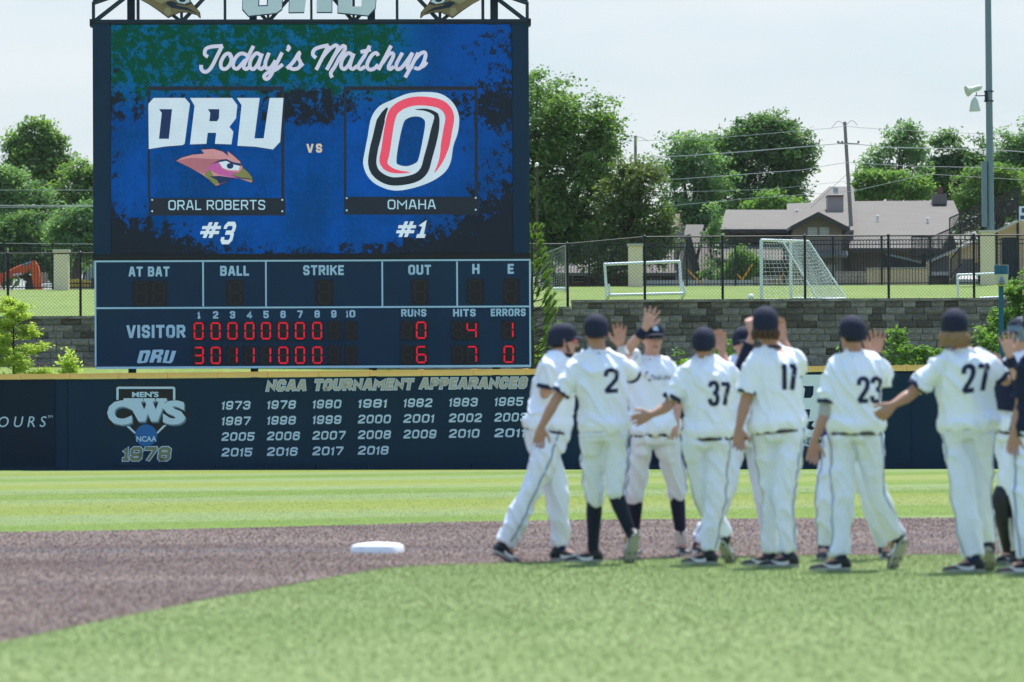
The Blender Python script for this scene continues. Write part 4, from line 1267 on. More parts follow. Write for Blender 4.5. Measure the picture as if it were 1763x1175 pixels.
    for l, mx in zip(TO, ccx):
        back = [[(mx + (x - mx) * 1.035, y + (2.0 if y > 0 else -1.5)) for x, y in l[0]]]
        if len(l) > 1:
            hm = sum(p[0] for p in l[1]) / len(l[1])
            back.append([(hm + (x - hm) * 0.8, y - (2.0 if y > -20 else -1.5)) for x, y in l[1]])
        o = sgn(back, 'sign_blue', 0.05, 0.06)
        sgn(l, 'sign_silver', 0.095, 0.02, 'letter_face', o)
    c2 = lambda x, y: (150 + x / 4.4075, y / 4.4075)
    hd = [(275, -35), (360, -70), (490, -85), (465, -115), (560, -118), (630, -98), (672, -62), (665, -104), (715, -68), (762, -22), (795, 28), (850, 90), (856, 132), (842, 128), (828, 112), (760, 92), (700, 92), (615, 132), (540, 78), (470, 32), (400, -5)]
    def eagle(fx):
        L2 = lambda pts: [fx(*c2(*p)) for p in pts]
        k = 1.03; cx, cy = 600, 0
        o = sgn([L2([(cx + (x - cx) * k, cy + (y - cy) * (k + 0.03)) for x, y in hd])], 'sign_dark', 0.05, 0.06, 'eagle_sign')
        sgn([L2(hd)], 'sign_gold', 0.09, 0.012, 'eagle_face', o)
        sgn([L2([(560, 60), (600, 30), (640, 60), (700, 70), (760, 80), (835, 105), (850, 122), (830, 100), (760, 60), (690, 45), (640, 10), (610, 15), (580, 45)])], 'sign_dark', 0.104, 0.008, 'eagle_face', o)
        sgn([L2([(595, 62), (628, 58), (640, 100), (615, 126), (580, 95)])], 'sign_gold_light', 0.104, 0.008, 'eagle_face', o)
        sgn([L2([(660, -20), (700, -30), (770, -5), (778, 15), (740, 32), (690, 22)])], 'sign_silver', 0.104, 0.008, 'eagle_face', o)
        sgn([L2([(722 + 26 * math.cos(t), 2 + 15 * math.sin(t)) for t in np.linspace(0, 6.28, 14, endpoint=False)])], 'sign_dark', 0.116, 0.006, 'eagle_face', o)
        sgn([L2([(500, 0), (560, -15), (640, -10), (655, 0), (600, 12), (560, 30)])], 'sign_gold_light', 0.104, 0.008, 'eagle_face', o)
        sgn([L2([(640, 30), (690, 32), (750, 42), (800, 30), (788, 20), (740, 36), (690, 26), (650, 14)])], 'sign_dark', 0.118, 0.006, 'eagle_face', o)
    eagle(lambda x, y: (x, y))
    eagle(lambda x, y: (1069 - x, y))
    # panel ORU word
    for l in TO:
        q = [[(237 + (x - 418) * 0.270 + (0.5 - (y + 68) / 96) * 6 + 1, 602.6 + (y + 68) / 96 * 23.6) for x, y in lp] for lp in l]
        me = poly_mesh([SF.uvs(p, -0.004) for p in q], SF, 0.004)
        sb.part('lettering', local(me, sb.base), S['print_pale'])
scoreboard_build()
# ------------------------------------------------------------------ retaining wall of split-face blocks
RF = Frame((0, 130.0, 0), (1, 0, 0))
ZT = RF.uv(1300, 519.5)[1]
CH = 0.195
def retaining_wall():
    rw = Thing('retaining_wall', 'grey retaining wall of split-face concrete blocks rising behind the outfield wall', 'retaining wall', (0, 130, ZT - 9 * CH))
    b = rw.base
    xs_ = RF.uv(985, 520)[0]; xm = RF.uv(560, 540)[0]
    variants = []
    for L in (0.38, 0.44, 0.50, 0.56):
        for s in range(2):
            mb = MB()
            # front grid 3x2 with a broken face
            nx, nz = 4, 3
            vs = []
            for j in range(nz):
                for i in range(nx):
                    edge = (i in (0, nx - 1)) or (j in (0, nz - 1))
                    vs.append((-L / 2 + 0.006 + (L - 0.012) * i / (nx - 1), (0.012 if edge else random.uniform(-0.035, -0.005)) + random.uniform(-0.006, 0.006), 0.004 + (CH - 0.008) * j / (nz - 1)))
            fs = [(j * nx + i, j * nx + i + 1, (j + 1) * nx + i + 1, (j + 1) * nx + i) for j in range(nz - 1) for i in range(nx - 1)]
            mb.add(vs, fs)
            mb.box(-L / 2 + 0.005, L / 2 - 0.005, 0.0185, 0.25, 0.003, CH - 0.003)
            me = mb.mesh('block'); fix_normals(me); me.materials.append(M['block']); variants.append((L, me))
    rest = MB(); count = 0; cand = []
    for k in range(0, 13):
        x = -34 + random.uniform(0, 0.3); z = ZT - (k + 1) * CH
        while x < 34:
            L, me = random.choice(variants)
            xc = x + L / 2
            top_k = 0 if xc + L / 2 > xs_ + 0.1 else (1 if xc + L / 2 > xm + 0.1 else 2)
            if k >= top_k:
                pxc = 881.5 + xc / 130 * F; pyc = 733 - (z + CH / 2 - CAMH) / 130 * F
                vis = ((905 < pxc < 1775) or (-12 < pxc < 172)) and pyc < 632
                cand.append((vis, k, xc, z, L, me))
            x += L + 0.004
    vis = [c for c in cand if c[0]]
    vis.sort(key=lambda c: c[1])
    keep = set(id(c) for c in vis[:299])
    for c in cand:
        v_, k, xc, z, L, me = c
        if id(c) in keep:
            o = bpy.data.objects.new('block', me); COL.objects.link(o); o.parent = rw.o
            o.location = (xc - b.x, random.uniform(-0.014, 0.014), z - b.z)
        else:
            jy = random.uniform(-0.02, 0.01)
            rest.box(xc - L / 2 + 0.004, xc + L / 2 - 0.004, 130 + jy, 130.25, z + 0.003, z + CH - 0.003)
    rw.part('block_courses', rest, M['block'], kind='stuff')
    for x0, x1, kk in ((xs_ + 0.12, 34, 0), (xm + 0.1, xs_ + 0.119, 1), (-34, xm + 0.099, 2)):
        bk = MB(); bk.box(x0, x1, 130.255, 130.33, ZT - 13 * CH, ZT - kk * CH - 0.01)
        rw.part('core', bk, M['block_shadow'])
    cs = MB()
    for x0, x1, kk in ((xs_ - 0.03, 34, 0), (xm, xs_ - 0.034, 1), (-34, xm - 0.004, 2)):
        x = x0
        while x < x1 - 0.05:
            L = min(0.46, x1 - x)
            cs.box(x + 0.002, x + L - 0.002, 129.965 + random.uniform(-0.008, 0.008), 130.33, ZT - kk * CH + 0.001, ZT - kk * CH + 0.075)
            x += L
    rw.part('coping', cs, M['block'], kind='stuff')
retaining_wall()

# ------------------------------------------------------------------ chain-link fence on top of it
def chain_fence():
    posts_px = [-250, -112, 13, 138, 268, 398, 540, 690, 835, 977, 1110, 1244, 1386, 1530, 1677, 1822, 1965]
    Y = 130.5
    px2x = lambda px: (px - 881.5) / F * Y - (0.0)
    f = Thing('chain_link_fence', 'black chain-link fence standing on the retaining wall', 'fence', (px2x(977), Y, 4.2))
    H = 1.88
    zs = [ZT + 0.05 - (0 if p > 985 else (CH if p > 560 else 2 * CH)) - 0.02 for p in posts_px]
    zt = [z + H for z in zs]
    zt[8] = zt[9] - 0.0
    for i, p in enumerate(posts_px):
        x = px2x(p) + 0.003 * (zs[i])
        mb = MB(); mb.tube([(x, Y, zs[i] - 0.4), (x, Y, zt[i] + 0.02)], 0.038, 8)
        mb.tube([(x, Y, zt[i] + 0.021), (x, Y, zt[i] + 0.07)], [0.045, 0.01], 8)
        f.part('post', mb, M['fence_black'], sm=60)
    for i in range(len(posts_px) - 1):
        a, b = px2x(posts_px[i]), px2x(posts_px[i + 1])
        za, zb_ = zt[i], zt[i + 1]; ba, bb = zs[i] + 0.03, zs[i + 1] + 0.03
        mb = MB(); mb.tube([(a, Y, za), (b, Y, zb_)], 0.024, 6); f.part('top_rail', mb, M['fence_black'])
        mb = MB()
        s = 0.075 * math.sqrt(2); r = 0.0034
        W = b - a; hh = za - ba
        for sgn_ in (1, -1):
            k = -int(hh / s) - 1
            while k * s < W + hh:
                # line x = x0 + t, z = t (0..hh)
                x0 = k * s
                t0 = max(0, -x0) if sgn_ == 1 else max(0, x0 - W)
                t1 = min(hh, W - x0) if sgn_ == 1 else min(hh, x0)
                if t1 - t0 > 0.03:
                    def pt(t, dy):
                        xx = x0 + t if sgn_ == 1 else x0 - t
                        q = xx / W
                        lo = ba + (bb - ba) * q; hi = za + (zb_ - za) * q
                        return (a + xx, Y + 0.03 * 0 + dy, lo + (hi - lo) * t / hh)
                    mb.tube([pt(t0, 0.003 * sgn_), pt(t1, 0.003 * sgn_)], r, 3, caps=False)
                k += 1
        f.part('wire_mesh', mb, M['fence_wire'])
chain_fence()

# ------------------------------------------------------------------ picket fence at the back of the upper field
def on_field(px, py, d0=131.3, d1=260):
    r = ray(px, py); lo = None
    d = d0
    while d < d1:
        p = C0 + r * d
        if p.z <= terrain_z(p.x, p.y) + 1e-4: return p
        d += 0.1
    return C0 + r * d1
def picket_fence():
    Y = 188.0; z0 = 6.86
    x = lambda px: (px - 881.5) / F * Y
    f = Thing('picket_fence', 'black metal picket fence at the far edge of the upper grass field', 'fence', (x(1267), Y, z0))
    sp = 84
    k = -14
    posts = [1267 + sp * k for k in range(-17, 9)]
    for i, p in enumerate(posts):
        hi = 1.95 if p >= 1267 else 1.86
        mb = MB(); mb.box(x(p) - 0.045, x(p) + 0.045, Y - 0.045, Y + 0.045, z0 - 0.1, z0 + hi + 0.10)
        mb.box(x(p) - 0.055, x(p) + 0.055, Y - 0.055, Y + 0.055, z0 + hi + 0.101, z0 + hi + 0.13)
        f.part('post', mb, M['fence_black'])
        if i < len(posts) - 1:
            a, b = x(p) + 0.046, x(posts[i + 1]) - 0.046
            mb = MB()
            for zz in (0.12, hi - 0.20, hi - 0.02):
                mb.box(a, b, Y - 0.02, Y + 0.02, z0 + zz - 0.02, z0 + zz + 0.02)
            n = 15
            for j in range(n):
                xx = a + (b - a) * (j + 0.5) / n
                mb.box(xx - 0.0115, xx + 0.0115, Y - 0.0115, Y + 0.0115, z0 + 0.02, z0 + hi)
            f.part('picket_panel', mb, M['fence_black'])
picket_fence()

def pillar(xa, xb, ytop, label, extra=0):
    d = 186.5
    a = (xa - 881.5) / F * d; b = (xb - 881.5) / F * d
    zt = P((xa + xb) / 2, ytop, d).z
    z0 = 6.55
    t = Thing('masonry_pillar', label, 'pillar', ((a + b) / 2, d, z0), 'tan pillars in the back fence')
    mb = MB(); mb.box(a, b, d - (b - a) / 2, d + (b - a) / 2, z0 - 0.2, zt - 0.10)
    t.part('shaft', mb, M['pillar'])
    mb = MB(); e = 0.05; mb.box(a - e, b + e, d - (b - a) / 2 - e, d + (b - a) / 2 + e, zt - 0.099, zt)
    t.part('cap', mb, M['pillar_cap'])
    return t
pillar(94, 119, 430, 'tan pillar with pale cap beside the orange excavator arm')
pillar(1082.5, 1107, 420, 'tan pillar with pale cap behind the small white goal')
pillar(1690, 1713, 397, 'tan pillar carrying the tall grey light pole')

# ------------------------------------------------------------------ goals
def net(mb, a, b, c, d, n, m, r=0.006, sag=0.0):
    a, b, c, d = map(Vector, (a, b, c, d))
    nrm = (b - a).cross(d - a).normalized()
    def pt(s, t):
        p = a.lerp(b, s).lerp(d.lerp(c, s), t)
        return p + Vector((0, 0, -sag)) * math.sin(math.pi * s) * math.sin(math.pi * t) + nrm * 0.02 * math.sin(17 * s + 9 * t)
    for i in range(n + 1):
        mb.tube([pt(i / n, k / 6) for k in range(7)], r, 3, caps=False)
    for j in range(m + 1):
        mb.tube([pt(k / 6, j / m) for k in range(7)], r, 3, caps=False)
def bar(mb, a, b, r=0.045): mb.tube([a, b], r, 8)

def goals():
    # small open training goal
    d = 137.0
    t = Thing('soccer_goal', 'small white goal frame without a net on the upper field', 'goal', P(1110, 514, d))
    q = lambda x, y, dd=0: P(x, y, d + dd)
    for p0, p1 in (((1041, 454.5), (1045, 515.5)), ((1170, 450.5), (1174, 513.5))):
        mb = MB(); bar(mb, q(*p0), q(*p1), 0.042); t.part('post', mb, M['white_paint'], sm=60)
    mb = MB(); bar(mb, q(1039.5, 455.5), q(1171, 450.5), 0.045); t.part('crossbar', mb, M['white_paint'], sm=60)
    mb = MB(); bar(mb, q(1050, 508.5, -1.0), q(1178, 505.5, -1.0), 0.045); t.part('ground_bar', mb, M['white_paint'], sm=60)
    for a, b, c in (((1045, 515.5), (1050, 506, -1.0), (1048, 489, -1.0)), ((1174, 513.5), (1179, 504, -1.0), (1175, 486, -1.0))):
        mb = MB(); bar(mb, q(a[0], a[1]), q(*b), 0.05); bar(mb, q(*b), q(*c), 0.03); t.part('foot_bar', mb, M['white_paint'], sm=60)
    # the larger goal with its net, seen nearly side on
    d = 136.0
    t = Thing('soccer_goal', 'tall white goal with a hanging net and sloping rear bars', 'goal', P(1311, 515, d))
    D2 = 4.5
    A0, A1 = P(1311, 516, d), P(1310.5, 413.5, d)
    B0, B1 = P(1362, 513.5, d + D2), P(1361, 415.5, d + D2)
    A2, A3 = P(1346, 413.5, d + 0.2), P(1407.5, 516, d + 0.3)
    B2, B3 = P(1392, 415, d + D2), P(1456, 513.5, d + D2)
    for a, b, r in ((A0, A1, 0.05), (B0, B1, 0.05)):
        mb = MB(); bar(mb, a, b, r); t.part('post', mb, M['white_paint'], sm=60)
    mb = MB(); bar(mb, A1, B1, 0.045); t.part('crossbar', mb, M['white_paint'], sm=60)
    for a, b in ((A2, A3), (B2, B3)):
        mb = MB(); bar(mb, a, b, 0.028); t.part('rear_bar', mb, M['white_paint'], sm=60)
    for a, b in ((A1, A2), (B1, B2), (A2, B2)):
        mb = MB(); bar(mb, a, b, 0.026); t.part('roof_bar', mb, M['white_paint'], sm=60)
    for a, b in ((A0, A3), (B0, B3), (A3, B3)):
        mb = MB(); bar(mb, a, b, 0.025); t.part('ground_bar', mb, M['white_paint'], sm=60)
    mb = MB()
    net(mb, A1, A2, A3, A0, 9, 15); net(mb, B1, B2, B3, B0, 12, 18); net(mb, A2, B2, B3, A3, 24, 18, sag=0.15); net(mb, A1, A2, B2, B1, 4, 22, sag=0.06)
    t.part('net', mb, M['net'])
    # low goal at the right
    d = 140
    t = Thing('soccer_goal', 'low white goal frame beside the teal post at the right', 'goal', P(1652, 514, d))
    q = lambda x, y, dd=0: P(x, y, d + dd)
    for a, b, nm, r in (((1648, 473.5), (1650, 513), 'post', 0.035), ((1722, 471), (1724, 512), 'post', 0.035), ((1647, 473.5), (1723, 471), 'crossbar', 0.035), ((1686, 514), (1724, 512), 'ground_bar', 0.04)):
        mb = MB(); bar(mb, q(*a), q(*b), r); t.part(nm, mb, M['white_paint'], sm=60)
    # netted goal left of centre, half hidden by the pine
    d = 158
    t = Thing('soccer_goal', 'netted goal half hidden behind the young pine beside the scoreboard', 'goal', P(974, 500, d))
    A1, A0 = P(973, 423, d), P(974, 503, d); B1, B0 = P(930, 440, d + 3), P(930, 500, d + 3)
    C1, C0_ = P(905, 470, d + 3.6), P(905, 500, d + 3.6)
    for a, b in ((A1, A0), (B1, B0)):
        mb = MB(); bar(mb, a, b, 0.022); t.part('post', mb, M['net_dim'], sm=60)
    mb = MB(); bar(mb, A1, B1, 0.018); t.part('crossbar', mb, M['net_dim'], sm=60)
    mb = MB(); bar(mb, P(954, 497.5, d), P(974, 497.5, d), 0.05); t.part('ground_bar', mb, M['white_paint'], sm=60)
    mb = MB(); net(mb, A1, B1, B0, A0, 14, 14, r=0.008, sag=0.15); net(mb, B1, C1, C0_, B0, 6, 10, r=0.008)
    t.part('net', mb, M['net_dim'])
    b = on_field(1293, 517.5)
    mb = MB(); c = b + Vector((0, 0, 0.11))
    mb.loft([((c.x, c.y, c.z + 0.11 * math.sin(a)), (1, 0, 0), (0, 1, 0), 0.11 * math.cos(a), 0.11 * math.cos(a)) for a in np.linspace(-1.5, 1.5, 9)])
    solo('soccer_ball', mb, M['white_paint'], 'white ball lying at the edge of the upper field left of the netted goal', 'ball', base=b, sm=60)
goals()

# ------------------------------------------------------------------ poles, lamp, siren, wires
def poles():
    d = 188.2
    base = P(1706, 397, 186.5)
    t = Thing('light_pole', 'tall grey steel light pole with two horn speakers at the right', 'pole', (base.x, 186.5, base.z))
    B = Vector((base.x, 186.5, base.z))
    zt = B.z + 16
    mb = MB(); mb.tube([B, (B.x - 0.06, 186.5, zt)], [0.155, 0.11], 14); t.part('mast', mb, M['galv'], sm=50)
    mb = MB(); a = P(1691.5, 390, 186.4); b = P(1699.5, 278, 186.4); mb.box(a.x, b.x, 186.3, 186.6, a.z, b.z); t.part('control_box', mb, M['galv'])
    for y in (157, 173.5):
        c = P(1705.5, y, 186.5); mb = MB(); mb.tube([(c.x, 186.5, c.z - 0.025), (c.x, 186.5, c.z + 0.025)], 0.155, 14); mb.box(c.x - 0.25, c.x - 0.15, 186.47, 186.53, c.z - 0.03, c.z + 0.03); t.part('band', mb, M['trim_black'])
    mb = MB(); mb.beam(P(1678, 165.5, 186.3), P(1699, 165.0, 186.3), 0.04, 0.04); mb.beam(P(1681, 165, 186.3), P(1681, 159, 186.3), 0.03, 0.03, up=(1, 0, 0)); mb.box(P(1697, 170, 186.3).x, P(1700.5, 170, 186.3).x, 186.25, 186.5, P(1699, 175, 186.3).z, P(1699, 156, 186.3).z)
    t.part('bracket', mb, M['trim_black'])
    # horns
    def horn(p0, p1, rads, label):
        mb = MB(); p0 = Vector(p0); p1 = Vector(p1); n = len(rads)
        mb.tube([p0.lerp(p1, i / (n - 1)) for i in range(n)], rads, 18)
        t.part('horn_speaker', mb, M['horn'], sm=50, label=label)
    horn(P(1664.6, 157.5, 186.2), P(1691, 149.5, 186.4), [0.235, 0.205, 0.15, 0.125, 0.12, 0.125, 0.12, 0.09, 0.02], 'horn pointing left')
    horn(P(1678.5, 192, 186.3), P(1677.5, 167.5, 186.3), [0.235, 0.225, 0.21, 0.19, 0.17, 0.15, 0.11, 0.03], 'horn pointing down')
    # utility poles
    d = 208
    t = Thing('utility_pole', 'grey wooden utility pole leaning in front of the brown house', 'pole', P(1471.5, 485, d), 'utility poles')
    mb = MB(); mb.tube([P(1471.5, 492, d), P(1463, 350, d), P(1454.3, 210, d)], [0.115, 0.095, 0.075], 10); t.part('shaft', mb, M['wood_pole'], sm=60)
    mb = MB(); mb.beam(P(1443, 246.5, d - 0.15), P(1478, 248.5, d - 0.15), 0.06, 0.06)
    for x in (1443, 1450, 1478): mb.tube([P(x, 247, d - 0.15), P(x, 243, d - 0.15)], 0.05, 6)
    t.part('crossarm', mb, M['wood_pole'])
    for x0, x1, x2, y in ((1432, 1443, 1454, 221), (1454.5, 1466, 1476, 220)):
        pts = [P(x0 + (x2 - x0) * s, y - 12 * math.sin(math.pi * s * 0.9) , d) for s in np.linspace(0, 1, 9)]
        mb = MB(); mb.tube(pts, 0.012, 4); t.part('jumper_wire', mb, M['wire_dark'])
    t = Thing('utility_pole', 'top of a wooden utility pole showing above the dense tree', 'pole', P(1094, 480, 232), 'utility poles')
    mb = MB(); mb.tube([P(1094.5, 490, 232), P(1094, 234, 232)], [0.12, 0.07], 10); t.part('shaft', mb, M['wood_pole'], sm=60)
    mb = MB(); mb.tube([P(1078, 246, 232), P(1086, 238, 232), P(1094, 235, 232), P(1104, 237, 232), P(1116, 243, 232)], 0.014, 4); t.part('jumper_wire', mb, M['wire_dark'])
    # power lines
    def line(pts, d, label, r=0.017, m='wire_grey'):
        mb = MB(); q = [Vector(P(x, y, d)) for x, y in pts]; mb.tube(q, r, 4)
        solo('power_line', mb, M[m], label, 'power line', 'power lines', base=q[0])
    ll = lambda *a: list(a)
    line(ll((-300, 330), (0, 327.5), (163, 327.5), (600, 322), (1094, 243), (1231, 238), (1432, 221), (1454, 217), (1476, 220), (1600, 227), (1763, 234), (2100, 240)), 207.5, 'uppermost thin wire reaching the tip of the leaning pole', 0.013)
    line(ll((-300, 356), (0, 354), (163, 354), (600, 330), (1098, 272), (1180, 268.5), (1280, 261.5), (1370, 254), (1443, 248), (1478, 249), (1532, 254), (1712, 258), (1763, 262), (2100, 270)), 207.5, 'thick pale wire reaching the small crossarm of the leaning pole', 0.024)
    line(ll((-300, 360), (0, 357), (163, 356), (600, 340), (1100, 313), (1193, 307), (1379, 293), (1458, 280), (1576, 286.5), (1712, 289), (1763, 291), (2100, 296)), 207.5, 'pale wire below the crossarm, crossing behind the light pole', 0.017)
    line(ll((1094, 330), (1206, 330), (1330, 326), (1460, 312)), 207.5, 'faint short wire between the two utility poles', 0.010)
    line(ll((-300, 420), (0, 419), (163, 420.5), (600, 400), (1000, 372), (1180, 352), (1244, 346), (1295, 341.5), (1466, 330), (1598, 300), (1763, 310)), 207.5, 'lowest wire running just over the roof of the brown house', 0.013)
    line(ll((1458, 300), (1410, 345), (1396, 358)), 209, 'guy wire slanting down left from the leaning pole', 0.010, 'wire_dark')
    # lamp post
    d = 186
    t = Thing('lamp_post', 'thin dark lamp post with a white globe right of the scoreboard', 'lamp', P(925, 490, d))
    mb = MB(); mb.tube([P(925, 495, d), P(924.5, 287, d)], [0.07, 0.045], 8); t.part('post', mb, M['bark'], sm=60)
    c = P(924.5, 283.5, d)
    mb = MB(); mb.loft([((c.x, c.y, c.z + 0.085 * math.sin(a)), (1, 0, 0), (0, 1, 0), 0.085 * math.cos(a), 0.085 * math.cos(a)) for a in np.linspace(-1.5, 1.5, 9)])
    t.part('globe', mb, M['lamp_globe'], sm=60)
    # teal post with instrument head
    d = 121.0
    b = P(1724.5, 640, d)
    t = Thing('instrument_post', 'teal post topped by a teal and cream drum, behind the right end of the wall', 'post', (b.x, b.y, 0.9))
    mb = MB(); mb.box(b.x - 0.062, b.x + 0.062, d - 0.06, d + 0.06, 0.5, P(1724, 490, d).z); t.part('post', mb, M['teal'])
    c = P(1724.5, 470, d)
    zz = lambda y: P(1724, y, d).z
    def cyl(nm, y0, y1, r0, r1, m):
        mb = MB(); n = 22
        mb.loft_n([((c.x, d, zz(y0)), (1, 0, 0), (0, 1, 0), r0, r0), ((c.x, d, zz(y1)), (1, 0, 0), (0, 1, 0), r1, r1)], n); t.part(nm, mb, M[m], sm=50)
    cyl('drum', 472.4, 457.5, 0.198, 0.198, 'teal')
    cyl('drum_rim', 457.4, 456.6, 0.203, 0.203, 'pillar_cap')
    cyl('housing', 489.5, 472.6, 0.165, 0.190, 'cream')
    mb = MB(); k = P(1724.5, 484.5, d - 0.19)
    mb.tube([(k.x, k.y, k.z - 0.03), (k.x, k.y - 0.06, k.z + 0.01), (k.x, k.y - 0.02, k.z + 0.10)], [0.09, 0.065, 0.03], 14); t.part('sensor_cone', mb, M['galv'], sm=50)
    mb = MB(); mb.loft_n([((k.x, k.y - 0.0, k.z - 0.05), (1, 0, 0), (0, 1, 0), 0.14, 0.10), ((k.x, k.y, k.z - 0.032), (1, 0, 0), (0, 1, 0), 0.13, 0.09)], 16); t.part('sensor_plate', mb, M['shoe_sole'])
    mb = MB(); mb.tube([P(1719, 457, d), P(1720, 449, d)], 0.008, 5); t.part('antenna', mb, M['galv'])
    mb = MB(); mb.tube([P(1724.5, 493, d), P(1724.5, 489.6, d)], [0.07, 0.15], 14); t.part('collar', mb, M['cream'])
poles()

# ------------------------------------------------------------------ houses beyond the fence
def slab(pts, th=0.15):
    """pts: 4+ world points of a roof plane; thickness goes down."""
    mb = MB(); mb.prism_axis([Vector(p) for p in pts], (0, 0, -th)); return mb
def wallbox(mb, x0, x1, y0, y1, d, dep):
    a = P(x0, y1, d); b = P(x1, y0, d)
    mb.box(a.x, b.x, d, d + dep, a.z, b.z)
def siding(x0, x1, y0, y1, d, dep=0.4):
    mb = MB(); wallbox(mb, x0, x1, y0, y1, d, dep)
    a = P(x0, y1, d); b = P(x1, y0, d)
    n = max(1, int((b.x - a.x) / 0.2))
    for i in range(n + 1):
        x = a.x + (b.x - a.x) * i / n
        mb.box(x - 0.02, x + 0.02, d - 0.02, d - 0.001, a.z + 0.001, b.z - 0.001)
    return mb
def window(t, x0, x1, y0, y1, d, glass='window_glass'):
    mb = MB(); wallbox(mb, x0, x1, y0, y1, d - 0.06, 0.055)
    w = t.part('window', mb, M['window_trim'])
    mb = MB(); e = 0.9
    wallbox(mb, x0 + e, x1 - e, y0 + e, (y0 + y1) / 2 - 0.3, d - 0.075, 0.013); wallbox(mb, x0 + e, x1 - e, (y0 + y1) / 2 + 0.3, y1 - e, d - 0.075, 0.013)
    t.part('pane', mb, M[glass], parent=w)
def houses():
    t = Thing('brown_house', 'long grey-brown house with shingle roof and small front gable', 'house', P(1440, 488, 208))
    # left wing
    t.part('roof', slab([P(1238.6, 396, 206), P(1366, 396, 206), P(1366, 361.5, 215), P(1249.7, 361.5, 215)]), M['roof_shingle'])
    t.part('roof', slab([P(1354.8, 396.3, 206.2), P(1470, 396.3, 206.2), P(1470, 346.7, 219), P(1354.8, 350.8, 219)]), M['roof_shingle'])
    t.part('roof', slab([P(1462, 428, 203.5), P(1620, 428, 203.5), P(1652, 370, 215), P(1641.5, 345.5, 219), P(1467, 346.7, 219)]), M['roof_shingle'])
    t.part('fascia', (lambda mb: (mb.beam(P(1238, 398, 205.9), P(1366, 398, 205.9), 0.06, 0.16), mb)[1])(MB()), M['trim_dark'])
    t.part('fascia', (lambda mb: (mb.beam(P(1462, 430.5, 203.4), P(1620, 430.5, 203.4), 0.06, 0.16), mb)[1])(MB()), M['trim_dark'])
    t.part('wall', siding(1247, 1372, 399, 425, 207.0), M['siding'])
    t.part('lower_roof', slab([P(1232, 447, 203), P(1371, 447, 203), P(1371, 411, 208), P(1240, 411, 208)]), M['roof_shingle'])
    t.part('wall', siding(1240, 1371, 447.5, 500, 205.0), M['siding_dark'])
    t.part('wall', siding(1466, 1600, 431, 500, 205.5), M['siding'])
    # gable
    G0 = 203.0
    pent = [P(1369, 500, G0), P(1450, 500, G0), P(1450, 388, G0), P(1409, 367, G0), P(1369, 388, G0)]
    pent = [(p.x, G0, p.z) for p in pent]
    mb = MB(); mb.prism_axis([Vector(p) for p in pent], (0, 6, 0)); 
    a = Vector(pent[0]); b = Vector(pent[1]); n = 16
    for i in range(n + 1):
        x = a.x + (b.x - a.x) * i / n
        q = abs(i / n * 81 - 40) / 41
        ztop = pent[3][2] - (pent[3][2] - pent[2][2]) * q - 0.05
        mb.box(x - 0.018, x + 0.018, G0 - 0.022, G0 - 0.001, a.z, ztop)
    t.part('gable_wall', mb, M['siding'])
    for x0, x1 in ((1361.5, 1409), (1409, 1462)):
        y0 = 389.5 if x0 < 1400 else 364.8; y1 = 364.8 if x0 < 1400 else 391.5
        p0, p1 = P(x0, y0, G0 - 0.5), P(x1, y1, G0 - 0.5)
        t.part('gable_roof', slab([p0, p1, p1 + Vector((0, 9, 0.0)), p0 + Vector((0, 9, 0.0))], 0.14), M['roof_shingle'])
        mb = MB(); mb.beam(p0 + Vector((0, -0.04, -0.12)), p1 + Vector((0, -0.04, -0.12)), 0.05, 0.2); t.part('bargeboard', mb, M['trim_dark'])
    t.part('skirt_roof', slab([P(1364, 440, G0 - 1.0), P(1460, 440, G0 - 1.0), P(1458, 432, G0 - 0.03), P(1366, 432, G0 - 0.03)], 0.1), M['roof_shingle'])
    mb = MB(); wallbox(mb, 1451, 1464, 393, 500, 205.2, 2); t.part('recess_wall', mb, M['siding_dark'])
    window(t, 1391, 1406.5, 391.5, 405.8, G0 - 0.025); window(t, 1411.7, 1427.5, 391.5, 405.8, G0 - 0.025)
    window(t, 1329, 1344.5, 453, 469, 204.9, 'window_dark'); window(t, 1423, 1437.5, 456, 467, G0 - 0.025); window(t, 1345.5, 1358, 453, 469, 204.9, 'window_dark')
    mb = MB(); wallbox(mb, 1426, 1452.5, 338, 368, 214, 1.2); t.part('chimney', mb, M['siding'])
    mb = MB(); wallbox(mb, 1425, 1453.5, 336, 337.9, 213.9, 1.4); t.part('chimney_cap', mb, M['trim_dark'])
    mb = MB(); wallbox(mb, 1607.5, 1631, 334, 352, 217, 1); t.part('chimney', mb, M['siding_dark'], label='far chimney with a red pot')
    mb = MB(); c = P(1618.5, 333.9, 217.5); mb.tube([c, c + Vector((0, 0, 0.25)), c + Vector((0, 0, 0.34))], [0.13, 0.11, 0.13], 10); t.part('chimney_pot', mb, M['brick_red'])
    for x, y, d in ((1511, 376, 212), (1597, 380, 211.4), (1372, 366, 214.5)):
        mb = MB(); c = P(x, y, d); mb.tube([c - Vector((0, 0, .1)), c + Vector((0, 0, 0.10))], [0.07, 0.05], 8); mb.tube([c + Vector((0, 0, 0.101)), c + Vector((0, 0, 0.15))], [0.09, 0.05], 8); t.part('roof_vent', mb, M['window_trim'])
    t.part('back_roof', slab([P(1396, 350, 221), P(1472, 350, 221), P(1469, 321.6, 226), P(1428, 321.6, 226)]), M['roof_shingle'])
    mb = MB(); wallbox(mb, 1436, 1443.5, 323, 333, 220.9, 0.5); t.part('skylight', mb, M['window_glass'])
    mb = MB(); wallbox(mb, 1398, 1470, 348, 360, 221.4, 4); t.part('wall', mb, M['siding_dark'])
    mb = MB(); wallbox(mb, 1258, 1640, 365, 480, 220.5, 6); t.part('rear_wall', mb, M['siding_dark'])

    t = Thing('steep_roofed_house', 'grey house with steep roof, dark triangular gable and stub chimney', 'house', P(1190, 490, 208))
